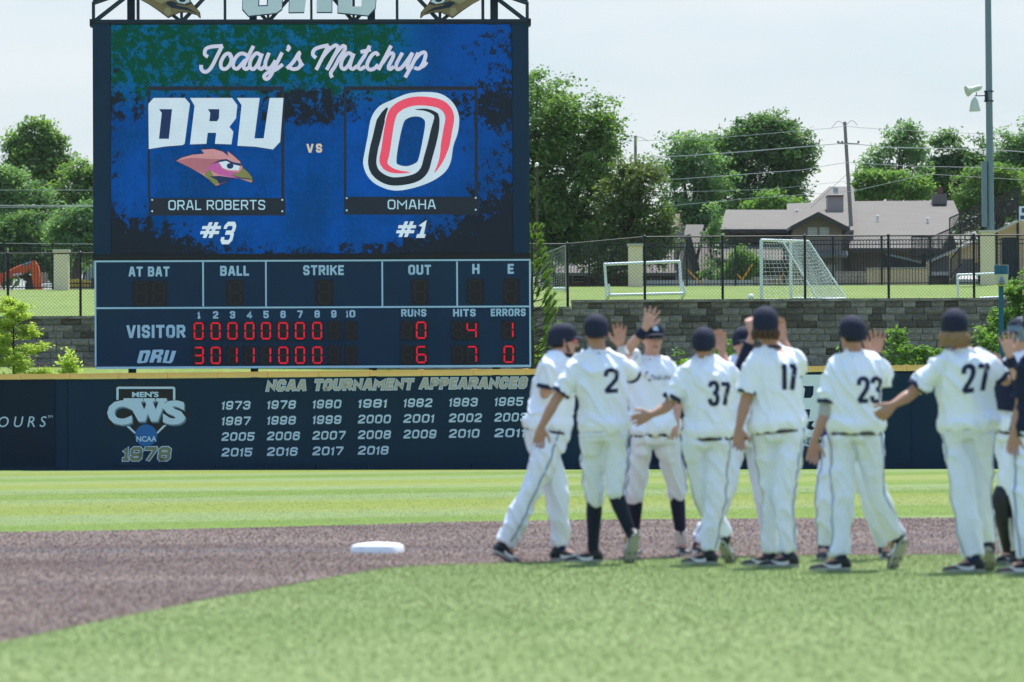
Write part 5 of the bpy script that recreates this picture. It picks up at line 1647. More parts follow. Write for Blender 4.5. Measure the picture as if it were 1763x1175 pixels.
    t.part('roof', slab([P(1160, 490, 205), P(1250, 490, 205), P(1214.5, 387, 211), P(1181, 387, 211)], 0.2), M['roof_shingle'])
    tri = [P(1166, 492, 203.8), P(1203.5, 492, 203.8), P(1183, 409, 203.8)]
    tri = [Vector((p.x, 203.8, p.z)) for p in tri]
    mb = MB(); mb.prism_axis(tri, (0, 6, 0)); t.part('gable_wall', mb, M['siding'])
    for a, b in ((tri[2], tri[1]),):
        mb = MB(); mb.beam(a + Vector((0.0, -0.15, 0.1)), b + Vector((0.06, -0.15, 0)), 0.5, 0.30, up=(1, 0, 0.3)); t.part('bargeboard', mb, M['trim_dark'])
    mb = MB(); mb.beam(P(1214.6, 387, 204.3), P(1196.8, 455, 204.3), 0.3, 0.13, up=(1, 0, 0.3)); t.part('ridge_beam', mb, M['trim_dark'])
    mb = MB(); wallbox(mb, 1162, 1178.5, 391, 430, 206, 1.2); t.part('chimney', mb, M['siding'])
    mb = MB(); wallbox(mb, 1161, 1179.5, 389, 390.9, 205.9, 1.4); t.part('chimney_cap', mb, M['window_trim'])
    mb = MB(); mb.box(P(1165, 440, 209).x, P(1240, 440, 209).x, 209.5, 214, 7.2, P(1200, 430, 209).z); t.part('wall', mb, M['siding_dark'])

    t = Thing('small_house', 'small pale grey roof with a red-brown end wall above the steep-roofed house', 'house', P(1150, 480, 240))
    t.part('roof', slab([P(1120, 392, 236), P(1163.5, 392, 236), P(1167, 368.5, 240), P(1124, 368.5, 240)]), M['roof_shingle'])
    mb = MB(); wallbox(mb, 1122, 1162, 392.5, 440, 237, 5); t.part('wall', mb, M['siding'])
    mb = MB(); mb.prism_axis([P(1163.8, 392, 236), P(1167.4, 368.5, 240), P(1170, 392, 243.5)], (0.1, 0, 0)); t.part('gable_wall', mb, M['brick_red'])
    mb = MB(); wallbox(mb, 1143, 1150, 360, 372, 238, 0.8); t.part('chimney', mb, M['brick_red'])

    t = Thing('brick_house', 'low red brick house in the shade behind the big tree', 'house', P(1060, 490, 212))
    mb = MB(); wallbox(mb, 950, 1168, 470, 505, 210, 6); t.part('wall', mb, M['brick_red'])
    t.part('roof', slab([P(944, 470, 208.8), P(1174, 470, 208.8), P(1160, 428, 214), P(955, 428, 214)]), M['roof_shingle'])
    window(t, 985, 1005, 474, 486, 209.97, 'window_dark'); window(t, 1120, 1138, 474, 486, 209.97, 'window_dark')

    # low stone walls
    t = Thing('low_stone_wall', 'low rubble garden wall in front of the brown house', 'wall', P(1400, 490, 197))
    for x0, x1, y0, m in ((1297, 1388, 475, 'low_stone'), (1388.3, 1496, 467, 'low_stone')):
        rowy = y0
        a = P(x0, 497, 197); b = P(x1, y0, 197)
        z = a.z
        while z < b.z - 0.05:
            x = a.x
            mbr = MB()
            h = min(0.17, b.z - z)
            while x < b.x:
                L = min(random.uniform(0.25, 0.45), b.x - x)
                mbr.box(x + 0.008, x + L - 0.008, 197 + random.uniform(-0.03, 0.02), 197.3, z + 0.006, z + h - 0.006)
                x += L
            t.part('stone_course', mbr, M[m])
            z += h
        mb = MB(); mb.box(a.x, b.x, 197.05, 197.25, a.z, b.z - 0.02); t.part('core', mb, M['siding_dark'])
    t = Thing('low_stone_wall', 'long low grey kerb wall in front of the steep-roofed house', 'wall', P(1220, 492, 196))
    mb = MB(); wallbox(mb, 1100, 1296.5, 482, 500, 196, 0.3); t.part('wall_body', mb, M['concrete'])
    t = Thing('low_stone_wall', 'tan low wall with pale coping left of the stairs', 'wall', P(1540, 485, 195))
    mb = MB(); wallbox(mb, 1493, 1599, 463, 500, 195, 0.3); t.part('wall_body', mb, M['tan_wall'])
    mb = MB(); wallbox(mb, 1492, 1600, 460.5, 462.9, 194.95, 0.4); t.part('coping', mb, M['concrete'])
houses()

def stairs_building():
    d = 199.0
    t = Thing('stadium_stair_building', 'tan building with diagonal stair walls and black railings at the right edge', 'building', P(1690, 490, d))
    # lower flight wall
    pts = [(1600, 500), (1600, 451), (1690, 411), (1714, 400), (1753, 381), (1870, 381), (1870, 500)]
    q = [P(x, y, d) for x, y in pts]
    mb = MB(); mb.prism_axis([Vector((p.x, d, p.z)) for p in q], (0, 5, 0)); t.part('wall', mb, M['tan_wall'])
    mb = MB(); 
    for a, b in (((1598, 451.5), (1690, 411)), ((1690, 411), (1753, 381))):
        A, B = P(*a, d - 0.1), P(*b, d - 0.1); mb.beam(A, B, 0.3, 0.10)
    t.part('coping', mb, M['concrete'])
    def railing(a, b, h, n, dd):
        A, B = P(*a, dd), P(*b, dd); mb = MB()
        up = Vector((0, 0, h))
        mb.beam(A + up, B + up, 0.06, 0.06); mb.beam(A + up * 0.12, B + up * 0.12, 0.04, 0.04)
        for i in range(n + 1):
            p = A.lerp(B, i / n); w = 0.05 if i % 8 == 0 else 0.026
            mb.beam(p, p + up, w, w, up=(0, 1, 0))
        t.part('railing', mb, M['fence_black'])
    railing((1598, 448), (1690, 408), 0.95, 40, d - 0.1); railing((1690, 408), (1753, 378), 0.95, 28, d - 0.1)
    railing((1635, 412), (1700, 384), 0.95, 30, d + 4.5); railing((1700, 384), (1756, 360), 0.95, 26, d + 4.5)
    railing((1570, 447), (1600, 447), 1.0, 14, d - 1.2)
    for x in (1693.5, 1716.5, 1753):
        mb = MB(); p = P(x, 470, d - 0.2); mb.box(p.x - 0.05, p.x + 0.05, d - 0.26, d - 0.16, p.z - 1, P(x, 362, d).z); t.part('steel_post', mb, M['fence_black'])
    mb = MB(); wallbox(mb, 1726, 1752, 409, 500, d - 0.05, 0.04); t.part('roller_door', mb, M['trim_black'])
    mb = MB()
    for i in range(9):
        x = 1727.5 + i * 2.9; wallbox(mb, x, x + 0.9, 409.5, 499, d - 0.08, 0.029)
    t.part('door_rib', mb, M['steel_navy'])
    mb = MB(); wallbox(mb, 1755.5, 1800, 355, 380, d - 0.9, 0.08); s = t.part('sign', mb, M['banner_white'])
    mb = MB(); wallbox(mb, 1760, 1800, 358, 366, d - 0.93, 0.025); wallbox(mb, 1757.5, 1800, 371, 377.5, d - 0.93, 0.025); t.part('sign_print', mb, M['sign_blue'], parent=s)
    # dark passage and steps in front
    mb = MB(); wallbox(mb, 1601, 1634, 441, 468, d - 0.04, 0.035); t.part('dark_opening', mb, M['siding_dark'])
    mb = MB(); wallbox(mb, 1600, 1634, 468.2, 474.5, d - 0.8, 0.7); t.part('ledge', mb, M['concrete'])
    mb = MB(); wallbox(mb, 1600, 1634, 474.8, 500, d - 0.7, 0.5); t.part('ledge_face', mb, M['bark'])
    mb = MB(); 
    for i in range(6):
        wallbox(mb, 1638 + i * 3.1, 1655 + 2, 482 - i * 5.5, 500, d - 2.2 + i * 0.28, 0.27)
    t.part('steps', mb, M['siding_dark'])
    railing((1637, 480), (1655, 458), 0.85, 10, d - 2.4)
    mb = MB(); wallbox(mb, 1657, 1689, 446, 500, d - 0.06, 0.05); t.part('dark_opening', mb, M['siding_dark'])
    mb = MB(); wallbox(mb, 1679, 1688, 446.5, 452.5, d - 0.12, 0.05); t.part('notice_board', mb, M['orange_rail'])
    mb = MB(); mb.prism_axis([P(1648, 481, 194), P(1683, 481, 194), P(1683, 474.5, 195.5), P(1654, 474.5, 195.5)], (0, 0, -0.2)); t.part('walkway', mb, M['concrete'])
stairs_building()
def ramp_rail():
    d = 198
    t = Thing('ramp_railing', 'black railed ramp beside the tan low wall under the long roof', 'railing', P(1545, 470, d))
    mb = MB(); wallbox(mb, 1521, 1529, 437, 465, d, 0.3); t.part('end_panel', mb, M['fence_black'])
    mb = MB(); wallbox(mb, 1587, 1595, 437, 465, d, 0.3); t.part('end_panel', mb, M['fence_black'])
    mb = MB(); mb.prism_axis([P(1529.4, 441, d), P(1586.6, 455, d), P(1586.6, 462, d), P(1529.4, 462, d)], (0, 0.1, 0)); t.part('side_panel', mb, M['fence_black'])
    mb = MB(); mb.beam(P(1526, 438, d - 0.1), P(1587, 452, d - 0.1), 0.06, 0.08); t.part('handrail', mb, M['galv'])
ramp_rail()

# ------------------------------------------------------------------ machines and odds at the left
def excavator():
    d = 197.0
    t = Thing('excavator', 'orange excavator arm and cab corner behind the fence at the left edge', 'excavator', P(0, 495, d))
    c = lambda x, y, dd=0: P(x / 4.518, 400 + y / 4.518, d + dd)
    def pl(nm, pts, th, m, off=0, parent=None):
        q = [c(*p) for p in pts]; q = [Vector((p.x, d + off, p.z)) for p in q]
        mb = MB(); mb.prism_axis(q, (0, th, 0)); return t.part(nm, mb, M[m], parent=parent)
    pl('boom', [(-160, 370), (0, 322), (100, 285), (170, 258), (236, 226), (262, 240), (225, 292), (160, 332), (80, 352), (0, 392), (-150, 450)], 0.35, 'orange_paint')
    pl('boom_plate', [(95, 325), (165, 317), (165, 330), (95, 340)], 0.01, 'print_grey', -0.012)
    pl('dipper', [(236, 222), (270, 222), (297, 270), (322, 405), (326, 445), (262, 445), (250, 380), (236, 300)], 0.4, 'orange_paint', -0.03)
    mb = MB(); mb.tube([c(170, 262, -0.3), c(240, 234, -0.3)], 0.05, 8); t.part('ram', mb, M['galv'])
    mb = MB(); mb.tube([c(30, 330, -0.3), c(170, 262, -0.3)], 0.075, 8); t.part('ram_housing', mb, M['orange_paint'])
    mb = MB(); a = c(-420, 440); b = c(-30, 330); mb.box(a.x, b.x, d - 0.8, d + 1.6, a.z, b.z); t.part('body', mb, M['orange_paint'])
    mb = MB(); a = c(-330, 330); b = c(-200, 150); mb.box(a.x, b.x, d - 0.6, d + 0.6, a.z, b.z); t.part('cab', mb, M['window_dark'])
    for o in (-1.0, 1.5):
        mb = MB(); a = c(-450, 530); b = c(-20, 445)
        n = 20; q = []
        for i in range(n):
            th = 2 * math.pi * i / n; x = math.cos(th); r_ = (b.z - a.z) / 2
            cx = (b.x - r_) if x > 0 else (a.x + r_)
            q.append(Vector((cx + r_ * x, d + o, (a.z + b.z) / 2 + r_ * math.sin(th))))
        mb.prism_axis(q, (0, 0.5, 0)); t.part('track', mb, M['tyre'])
    pl('bucket', [(262, 447), (330, 447), (345, 490), (300, 530), (240, 500)], 0.6, 'orange_paint', -0.1)
    t = Thing('loader', 'yellow machine low behind the fence right of the tan pillar at the left', 'machine', P(140, 492, 198))
    d2 = 198
    def pl2(nm, pts, th, m, off=0):
        q = [c(*p) for p in pts]; q = [Vector((p.x * d2 / d, d2 + off, p.z)) for p in q]
        mb = MB(); mb.prism_axis(q, (0, th, 0)); return t.part(nm, mb, M[m])
    pl2('body', [(540, 362), (600, 356), (690, 372), (716, 392), (716, 416), (540, 416)], 1.2, 'yellow_paint')
    pl2('rail', [(538, 388), (700, 388), (700, 396), (538, 396)], 0.05, 'trim_black', -0.06)
    pl2('blade', [(706, 350), (730, 350), (735, 430), (706, 430)], 1.4, 'trim_dark', -0.1)
    pl2('undercarriage', [(530, 418), (730, 418), (730, 440), (530, 440)], 1.0, 'concrete', 0.1)
    mb = MB(); 
    t = Thing('slatted_shed', 'grey slatted lean-to roof slanting down beside the scoreboard edge', 'shed', P(160, 490, 201))
    for i in range(18):
        x = 645 + i * 14
        yt = 365 - (x - 645) * 1.9
        a = P(x / 4.518, 492, 201); b = P((x + 9) / 4.518, 400 + yt / 4.518, 201)
        mb = MB(); mb.box(a.x, b.x, 201, 201.1, a.z, b.z); t.part('slat', mb, M['print_shade'])
    t = Thing('timber_stack', 'pale timber boards standing upright between excavator and tan pillar', 'timber', P(76, 492, 199))
    for i in range(4):
        a = P(71 + i * 2.7, 494, 199); b = P(73.3 + i * 2.7, 469 + (i % 2) * 2, 199); mb = MB(); mb.box(a.x, b.x, 199, 199.1, a.z, b.z); t.part('board', mb, M['low_stone'])
    t = Thing('pipe_stack', 'white pipes lying on the ground left of the tan pillar', 'pipes', P(82, 493, 197))
    for i in range(3):
        mb = MB(); mb.tube([P(70 + i * 2, 492.5 - i * 1.4, 196.5), P(93, 492.0 - i * 1.4, 196.5)], 0.03, 6); t.part('pipe', mb, M['white_paint'])
    for p0, p1, lab in (((1179.5, 461), (1207, 488), 'orange striped pole leaning by the steep-roofed house'), ((1269, 472), (1278, 482), 'short orange pole leaning left of the pair by the shrub'), ((1278, 482), (1295, 456), 'longer orange pole leaning right by the shrub'), ((1335, 489), (1349, 472), 'orange pole leaning behind the net')):
        mb = MB(); A, B = P(*p0, 194), P(*p1, 194); mb.beam(A, B, 0.07, 0.07)
        solo('orange_pole', mb, M['orange_rail'], lab, 'pole', 'orange poles behind the back fence', base=A)
excavator()
def soil():
    mb = MB()
    for i in range(16):
        x = random.uniform(928, 972) if i < 11 else random.uniform(138, 152)
        p = P(x, 529, 130.7); z = zrow(p.x) + 0.1
        mb.loft([((p.x, 130.7, z + 0.06 * math.sin(a)), (1, 0, 0), (0, 1, 0), random.uniform(.04, .09) * math.cos(a), 0.06 * math.cos(a)) for a in np.linspace(-1.4, 1.4, 6)])
    solo('soil_clods', mb, M['soil'], kind='stuff', sm=60)
soil()

# ------------------------------------------------------------------ trees and shrubs
def leaf_mesh(name, centers, size, up=0.35, tints=None, elong=1.6):
    n = len(centers)
    c = np.asarray(centers, dtype=np.float64)
    a = rng.normal(size=(n, 3)); a[:, 2] *= 0.6
    a /= np.linalg.norm(a, axis=1)[:, None]
    nn = rng.normal(size=(n, 3)); nn[:, 2] = np.abs(nn[:, 2]) + up
    b = np.cross(nn, a); b /= np.linalg.norm(b, axis=1)[:, None]
    s = size * rng.uniform(0.6, 1.35, n)
    A = a * (s * elong / 2)[:, None]; B = b * (s / 2)[:, None]
    v = np.empty((n, 4, 3)); v[:, 0] = c - A; v[:, 1] = c + B * 0.9 - A * 0.1; v[:, 2] = c + A; v[:, 3] = c - B * 0.9 - A * 0.1
    me = bpy.data.meshes.new(name)
    me.vertices.add(4 * n); me.vertices.foreach_set('co', v.ravel())
    me.loops.add(4 * n); me.loops.foreach_set('vertex_index', np.arange(4 * n))
    me.polygons.add(n); me.polygons.foreach_set('loop_start', np.arange(n) * 4)
    try: me.polygons.foreach_set('loop_total', np.full(n, 4))
    except Exception: pass
    me.update(calc_edges=True)
    at = me.attributes.new('tint', 'FLOAT', 'POINT')
    t = np.zeros(n) if tints is None else np.asarray(tints)
    at.data.foreach_set('value', np.repeat(np.clip(t + rng.uniform(-0.15, 0.15, n), 0, 1), 4))
    return me

def tree(name, label, cat, blobs, d, base, leafsize, n, material, trunk=0.25, clump=0.6, per=22, group=None, depth=0.8, shell=0.55, bark='bark', limbs=True, up=0.7, elong=1.6, core=True):
    """blobs: (cx, cy, rx, ry) in photograph pixels at distance d -> real ellipsoids; leaves gathered in clumps over them."""
    bp = P(base[0], base[1], d)
    t = Thing(name, label, cat, bp, group)
    E = []
    for cx, cy, rx, ry in blobs:
        c = P(cx, cy, d); E.append((c, rx / F * d, ry / F * d, rx / F * d * depth))
    vol = np.array([e[1] * e[2] * e[3] for e in E]) ** 0.7; vol /= vol.sum()
    ncl = max(6, n // per)
    pts = []; tints = []
    which = rng.choice(len(E), ncl, p=vol)
    for w in which:
        c, rx, rz, ry = E[w]
        q = rng.normal(size=3); q /= np.linalg.norm(q)
        rad = 1 - rng.uniform(0, 1) ** 1.6 * shell
        q = q * rad
        q[2] = max(q[2], -0.85)
        nz = noise.noise(Vector((q[0] * 2.6 + c.x * .3, q[1] * 2.6, q[2] * 2.6 + c.z * .2)))
        wob = 1 + 0.09 * np.clip(rng.normal(), -2, 1.8) + 0.34 * nz
        cc = np.array((c.x + q[0] * rx * wob, c.y + q[1] * ry * wob, c.z + q[2] * rz * wob))
        gn_ = noise.noise(Vector(cc) * (0.62 / clump))
        if gn_ < -0.10 and rng.uniform() < 0.9: continue
        k = int(per * rng.uniform(0.8, 1.9)); cr = clump * rng.uniform(0.4, 1.15)
        o = np.clip(rng.normal(size=(k, 3)), -1.7, 1.7) * np.array((cr, cr, cr * 0.55)) * 0.5
        pts.append(cc + o); tints += [min(1, max(0, rng.uniform(-.1, .75) + gn_ * 0.9))] * k
    pts = np.concatenate(pts)
    pts -= np.array(bp)
    me = leaf_mesh('crown', pts, leafsize, up, tints, elong)
    me.materials.append(material)
    o = bpy.data.objects.new('crown', me); COL.objects.link(o); o.parent = t.o
    # trunk and limbs
    mb = MB()
    main = max(E, key=lambda e: e[1] * e[2])
    top = Vector((main[0].x, main[0].y, main[0].z + main[2] * 0.35))
    mid = bp.lerp(top, 0.45) + Vector((random.uniform(-.2, .2), random.uniform(-.2, .2), 0)) * trunk * 2
    mb.tube([bp - Vector((0, 0, 0.4)), bp + Vector((0, 0, 0.3)), mid, top], [trunk * 1.35, trunk, trunk * 0.7, trunk * 0.2], 9)
    t.part('trunk', mb, M[bark], sm=60)
    if limbs:
        for e in E:
            for r_ in range(3):
                q = Vector((random.uniform(-.7, .7) * e[1], random.uniform(-.7, .7) * e[3], random.uniform(-.2, .7) * e[2])) + e[0]
                s = bp.lerp(top, random.uniform(0.25, 0.7))
                m = s.lerp(q, 0.5) + Vector((0, 0, -0.1 * (q - s).length))
                mb = MB(); mb.tube([s, m, q], [trunk * 0.38, trunk * 0.22, trunk * 0.05], 6); t.part('limb', mb, M[bark])
    return t
Lf = {}
Lf['mid'] = leafmat('leaf_mid', (0.075, 0.150, 0.050), (0.23, 0.33, 0.10))
Lf['dark'] = leafmat('leaf_dark', (0.058, 0.125, 0.055), (0.17, 0.265, 0.10))
Lf['cool'] = leafmat('leaf_cool', (0.095, 0.185, 0.090), (0.23, 0.34, 0.15))
Lf['bright'] = leafmat('leaf_bright', (0.12, 0.22, 0.055), (0.20, 0.31, 0.080))
Lf['olive'] = leafmat('leaf_olive', (0.075, 0.125, 0.045), (0.17, 0.215, 0.075), (0.15, 0.15, 0.06))
Lf['lime'] = leafmat('leaf_lime', (0.34, 0.42, 0.07), (0.50, 0.57, 0.13), trans=0.45)
Lf['shrub'] = leafmat('leaf_shrub', (0.10, 0.20, 0.04), (0.20, 0.32, 0.06), trans=0.4)
Lf['pine'] = leafmat('leaf_pine', (0.10, 0.19, 0.045), (0.24, 0.34, 0.07))
Lf['yellow'] = leafmat('leaf_yellow', (0.45, 0.45, 0.03), (0.55, 0.5, 0.04))

TG = 'leafy trees beyond the upper field'
tree('leafy_tree', 'tallest big broad green tree immediately right of the scoreboard', 'tree',
     [(930, 200, 80, 75), (990, 235, 75, 80), (900, 300, 80, 110), (985, 320, 85, 90), (950, 400, 80, 60), (1035, 280, 36, 70), (1020, 420, 55, 45), (1030, 220, 36, 45)], 200, (945, 492), 0.122, 49500, Lf['mid'], 0.34, 0.75, 26, TG, bark='bark_dark')
tree('leafy_tree', 'rusty olive-green tree under the top of the far utility pole', 'tree',
     [(1105, 320, 42, 48), (1075, 345, 42, 60), (1095, 385, 55, 60), (1132, 400, 30, 66), (1060, 440, 50, 40)], 197, (1038, 492), 0.108, 24750, Lf['olive'], 0.24, 0.6, 24, TG, bark='bark_dark')
tree('leafy_tree', 'large dark rounded tree behind the brown house left of the leaning pole', 'tree',
     [(1330, 250, 62, 50), (1375, 270, 24, 50), (1270, 265, 55, 48), (1340, 315, 55, 50), (1260, 335, 55, 60), (1300, 230, 40, 28)], 262, (1310, 470), 0.144, 46200, Lf['dark'], 0.35, 0.85, 24, TG)
tree('leafy_tree', 'lighter bushy tree between the olive tree and the large dark tree', 'tree',
     [(1185, 265, 48, 34), (1155, 300, 38, 48), (1195, 340, 52, 60), (1165, 385, 40, 35), (1220, 385, 38, 36), (1225, 300, 40, 50)], 250, (1185, 480), 0.130, 24750, Lf['cool'], 0.28, 0.7, 24, TG)
tree('leafy_tree', 'thin young tree at the left end of the brown house', 'tree',
     [(1228, 375, 16, 25), (1222, 410, 18, 25), (1232, 440, 15, 25)], 203, (1226, 490), 0.079, 2970, Lf['cool'], 0.06, 0.35, 16, TG, shell=0.9)
tree('leafy_tree', 'bright green crown peeking over the roof behind the large dark tree', 'tree',
     [(1322, 350, 25, 18), (1360, 348, 22, 14), (1295, 355, 18, 12)], 240, (1330, 450), 0.115, 5775, Lf['bright'], 0.15, 0.5, 20, TG)
tree('leafy_tree', 'airy pale tree with see-through crown behind the long roof', 'tree',
     [(1550, 250, 42, 32), (1520, 285, 38, 30), (1575, 275, 28, 35), (1560, 225, 25, 15)], 252, (1545, 440), 0.122, 7920, Lf['cool'], 0.16, 0.6, 18, TG, shell=0.95)
tree('leafy_tree', 'dense low tree below the airy pale tree right above the roof', 'tree',
     [(1500, 320, 30, 28), (1545, 325, 35, 28), (1575, 328, 28, 22), (1490, 335, 20, 18)], 246, (1530, 440), 0.115, 14850, Lf['bright'], 0.2, 0.6, 22, TG)
tree('leafy_tree', 'dark upright tree immediately left of the grey light pole', 'tree',
     [(1632, 260, 28, 32), (1620, 310, 40, 40), (1655, 300, 30, 35), (1690, 270, 28, 30), (1670, 330, 40, 30)], 255, (1640, 440), 0.130, 24750, Lf['dark'], 0.25, 0.7, 22, TG)
tree('leafy_tree', 'tree cut by the right edge behind the stair railings', 'tree',
     [(1745, 262, 38, 48), (1790, 250, 45, 55), (1735, 300, 40, 40), (1800, 310, 60, 60)], 250, (1760, 450), 0.122, 23100, Lf['cool'], 0.28, 0.7, 22, TG)
tree('leafy_tree', 'mid green tree hanging over the end of the long roof', 'tree',
     [(1690, 330, 45, 40), (1735, 335, 45, 45), (1680, 370, 38, 30), (1720, 300, 35, 25)], 222, (1715, 470), 0.108, 23100, Lf['mid'], 0.22, 0.6, 22, TG)
tree('leafy_tree', 'tallest tree at the left edge, its pointed crown against the sky', 'tree',
     [(62, 255, 42, 42), (95, 268, 30, 32), (30, 270, 26, 30), (70, 300, 50, 30), (55, 222, 18, 16)], 260, (65, 470), 0.151, 23100, Lf['mid'], 0.3, 0.8, 20, TG)
tree('leafy_tree', 'pale green tree filling the left edge below the tallest crown', 'tree',
     [(15, 320, 35, 38), (-30, 330, 50, 55), (50, 350, 45, 35), (-10, 380, 50, 40)], 250, (10, 480), 0.130, 21450, Lf['cool'], 0.28, 0.7, 22, TG)
tree('leafy_tree', 'round tree touching the left side of the scoreboard', 'tree',
     [(140, 315, 42, 35), (185, 320, 45, 45), (120, 350, 35, 30), (160, 360, 45, 30)], 255, (150, 480), 0.130, 21450, Lf['mid'], 0.25, 0.7, 22, TG)
tree('leafy_tree', 'lower light green tree behind the left tan pillar', 'tree',
     [(125, 385, 32, 32), (155, 380, 35, 35), (105, 405, 22, 25), (140, 420, 40, 30)], 226, (130, 480), 0.108, 14850, Lf['cool'], 0.2, 0.6, 22, TG)
tree('leafy_tree', 'dark shaded tree behind the excavator', 'tree',
     [(45, 400, 50, 40), (5, 410, 45, 40), (75, 440, 40, 40), (20, 450, 60, 35), (100, 455, 60, 35), (-50, 420, 60, 50)], 232, (50, 490), 0.122, 24750, Lf['dark'], 0.2, 0.6, 22, TG)
# far woods so that no gap shows bare ground
def woods():
    cs = []; tn = []
    for i in range(150):
        px = random.choice([random.uniform(-600, 1240), random.uniform(1620, 2500), random.uniform(-100, 900)]); d = random.uniform(275, 330)
        cy = random.uniform(395, 440)
        c = P(px, cy, d)
        r_ = random.uniform(2.0, 3.2)
        for j in range(16):
            q = rng.normal(size=3); q /= np.linalg.norm(q); q *= r_ * rng.uniform(.6, 1)
            k = 16; cs.append(np.array(c) + q + rng.normal(size=(k, 3)) * 0.55); tn += [rng.uniform()] * k
    me = leaf_mesh('woods', np.concatenate(cs), 0.36, 0.35, tn); me.materials.append(Lf['dark'])
    o = bpy.data.objects.new('woods', me); COL.objects.link(o); o['kind'] = 'stuff'
woods()

# young yellow-green tree and the shrubs behind the outfield wall
def feathery(label, base, top, d, spread, n, material, seed, cat='tree', name='young_tree'):
    rnd = random.Random(seed)
    bp = P(*base, d); tp = P(*top, d)
    bp.z = terrain_z(bp.x, d) - 0.05
    t = Thing(name, label, cat, bp)
    mb = MB(); mb.tube([bp, bp.lerp(tp, 0.5), tp], [0.055, 0.035, 0.008], 8); t.part('trunk', mb, M['bark_dark'], sm=60)
    H = tp.z - bp.z
    cs = []; tn = []
    for i in range(58):
        s = 0.06 + 0.92 * i / 58
        p = bp.lerp(tp, s)
        L = spread * (1 - s) ** 0.75 * rnd.uniform(0.6, 1.1) + 0.12
        a = rnd.uniform(0, 6.28)
        tip = p + Vector((math.cos(a) * L, math.sin(a) * L, L * rnd.uniform(0.05, 0.45)))
        mb = MB(); mb.tube([p, p.lerp(tip, .5) + Vector((0, 0, .04)), tip], [0.013, 0.008, 0.003], 4); t.part('branch', mb, M['bark_dark'])
        for j in range(int(5 + L * 7)):
            u_ = rnd.uniform(0.3, 1.05); c = p.lerp(tip, u_); k = n // 400
            cs.append(np.array(c) + rng.normal(size=(k, 3)) * np.array((.09, .09, .05))); tn += [rnd.random()] * k
    me = leaf_mesh('crown', np.concatenate(cs) - np.array(bp), 0.040, 0.6, tn, 2.6); me.materials.append(material)
    o = bpy.data.objects.new('crown', me); COL.objects.link(o); o.parent = t.o
feathery('feathery yellow-green young tree behind the left end of the outfield wall', (24, 640), (23, 512), 122.0, 1.6, 15000, Lf['lime'], 3)
def shrub(label, px0, px1, ytop, d, n, material, seed, leaf=0.075, stems=7, lumps=None):
    rnd = random.Random(seed)
    bp = P((px0 + px1) / 2, 632, d); bp.z = terrain_z(bp.x, d) - 0.05
    t = Thing('shrub', label, 'shrub', bp, 'shrubs behind the outfield wall')
    a = P(px0, ytop, d); b = P(px1, ytop, d)
    cs = []; tn = []
    mb = MB()
    for i in range(stems):
        f_ = (i + 0.5) / stems
        env = 1 - abs(f_ - 0.5) * 1.1
        h = (a.z - bp.z) * (env if not lumps else lumps[i % len(lumps)]) * rnd.uniform(0.85, 1.0)
        q = Vector((a.x + (b.x - a.x) * f_, d + rnd.uniform(-.4, .4), bp.z + h))
        mb.tube([bp + Vector(((q.x - bp.x) * 0.5, 0, 0)), bp.lerp(q, .6) + Vector((0, 0, .1)), q], [0.02, 0.012, 0.004], 5)
        K = n // stems // 12
        for j in range(12):
            u_ = rnd.uniform(0.25, 1.0)
            s0 = bp + Vector(((q.x - bp.x) * 0.5, 0, 0)); c = s0.lerp(q, u_)
            wd = (b.x - a.x) / stems * 0.9
            c = c + Vector((rnd.uniform(-wd, wd), rnd.uniform(-wd, wd), rnd.uniform(-.08, .05)))
            cs.append(np.array(c) + rng.normal(size=(K, 3)) * np.array((.10, .10, .055))); tn += [rnd.random()] * K
    t.part('stems', mb, M['bark'])
    me = leaf_mesh('foliage', np.concatenate(cs) - np.array(bp), leaf, 0.7, tn, 1.5); me.materials.append(material)
    o = bpy.data.objects.new('foliage', me); COL.objects.link(o); o.parent = t.o
shrub('yellow-green shrub against the block wall, left of and behind the player wearing 37', 1140, 1210, 590, 124, 2600, Lf['shrub'], 1)
shrub('tall yellow-green shrub right of the head of the player wearing 37', 1212, 1290, 570, 124, 3800, Lf['shrub'], 2, lumps=[.85, .95, 1, .9, .8, .7, .6])
shrub('low shrub tipped with white flowers between the players wearing 17 and 23', 1366, 1402, 612, 122, 900, Lf['shrub'], 3)
shrub('small shrub just left of the cap of the player wearing 23', 1436, 1456, 588, 124, 500, Lf['shrub'], 4)
shrub('broad leafy shrub between the players wearing 23 and 27', 1508, 1628, 562, 124, 6200, Lf['shrub'], 5, stems=9, lumps=[.45, .8, .95, .9, .7, .95, .8, .6, .9])
shrub('dense green shrub right of the player wearing 27', 1655, 1722, 560, 124.5, 5200, Lf['bright'], 6, stems=8, lumps=[.5, .7, .85, .95, 1, 1, .9, .9])
shrub('tallest shrub at the right edge behind the teal post', 1700, 1820, 462, 127.5, 11000, Lf['bright'], 7, stems=10, lumps=[.55, .75, .95, .85, 1, 1, 1, 1, .9, .9])
shrub('small bright shrub left of the scoreboard in front of the block wall', 98, 138, 590, 125, 1500, Lf['lime'], 8)
shrub('faint green shrub in front of the block wall just right of the scoreboard', 915, 940, 568, 129, 250, Lf['pine'], 9)
shrub('yellow flowering plant showing under the scoreboard, left of centre', 352, 414, 628, 121, 700, Lf['yellow'], 10, leaf=0.05)
shrub('yellow flowering plant showing under the scoreboard, near its right end', 798, 848, 628, 121, 500, Lf['yellow'], 11, leaf=0.05)
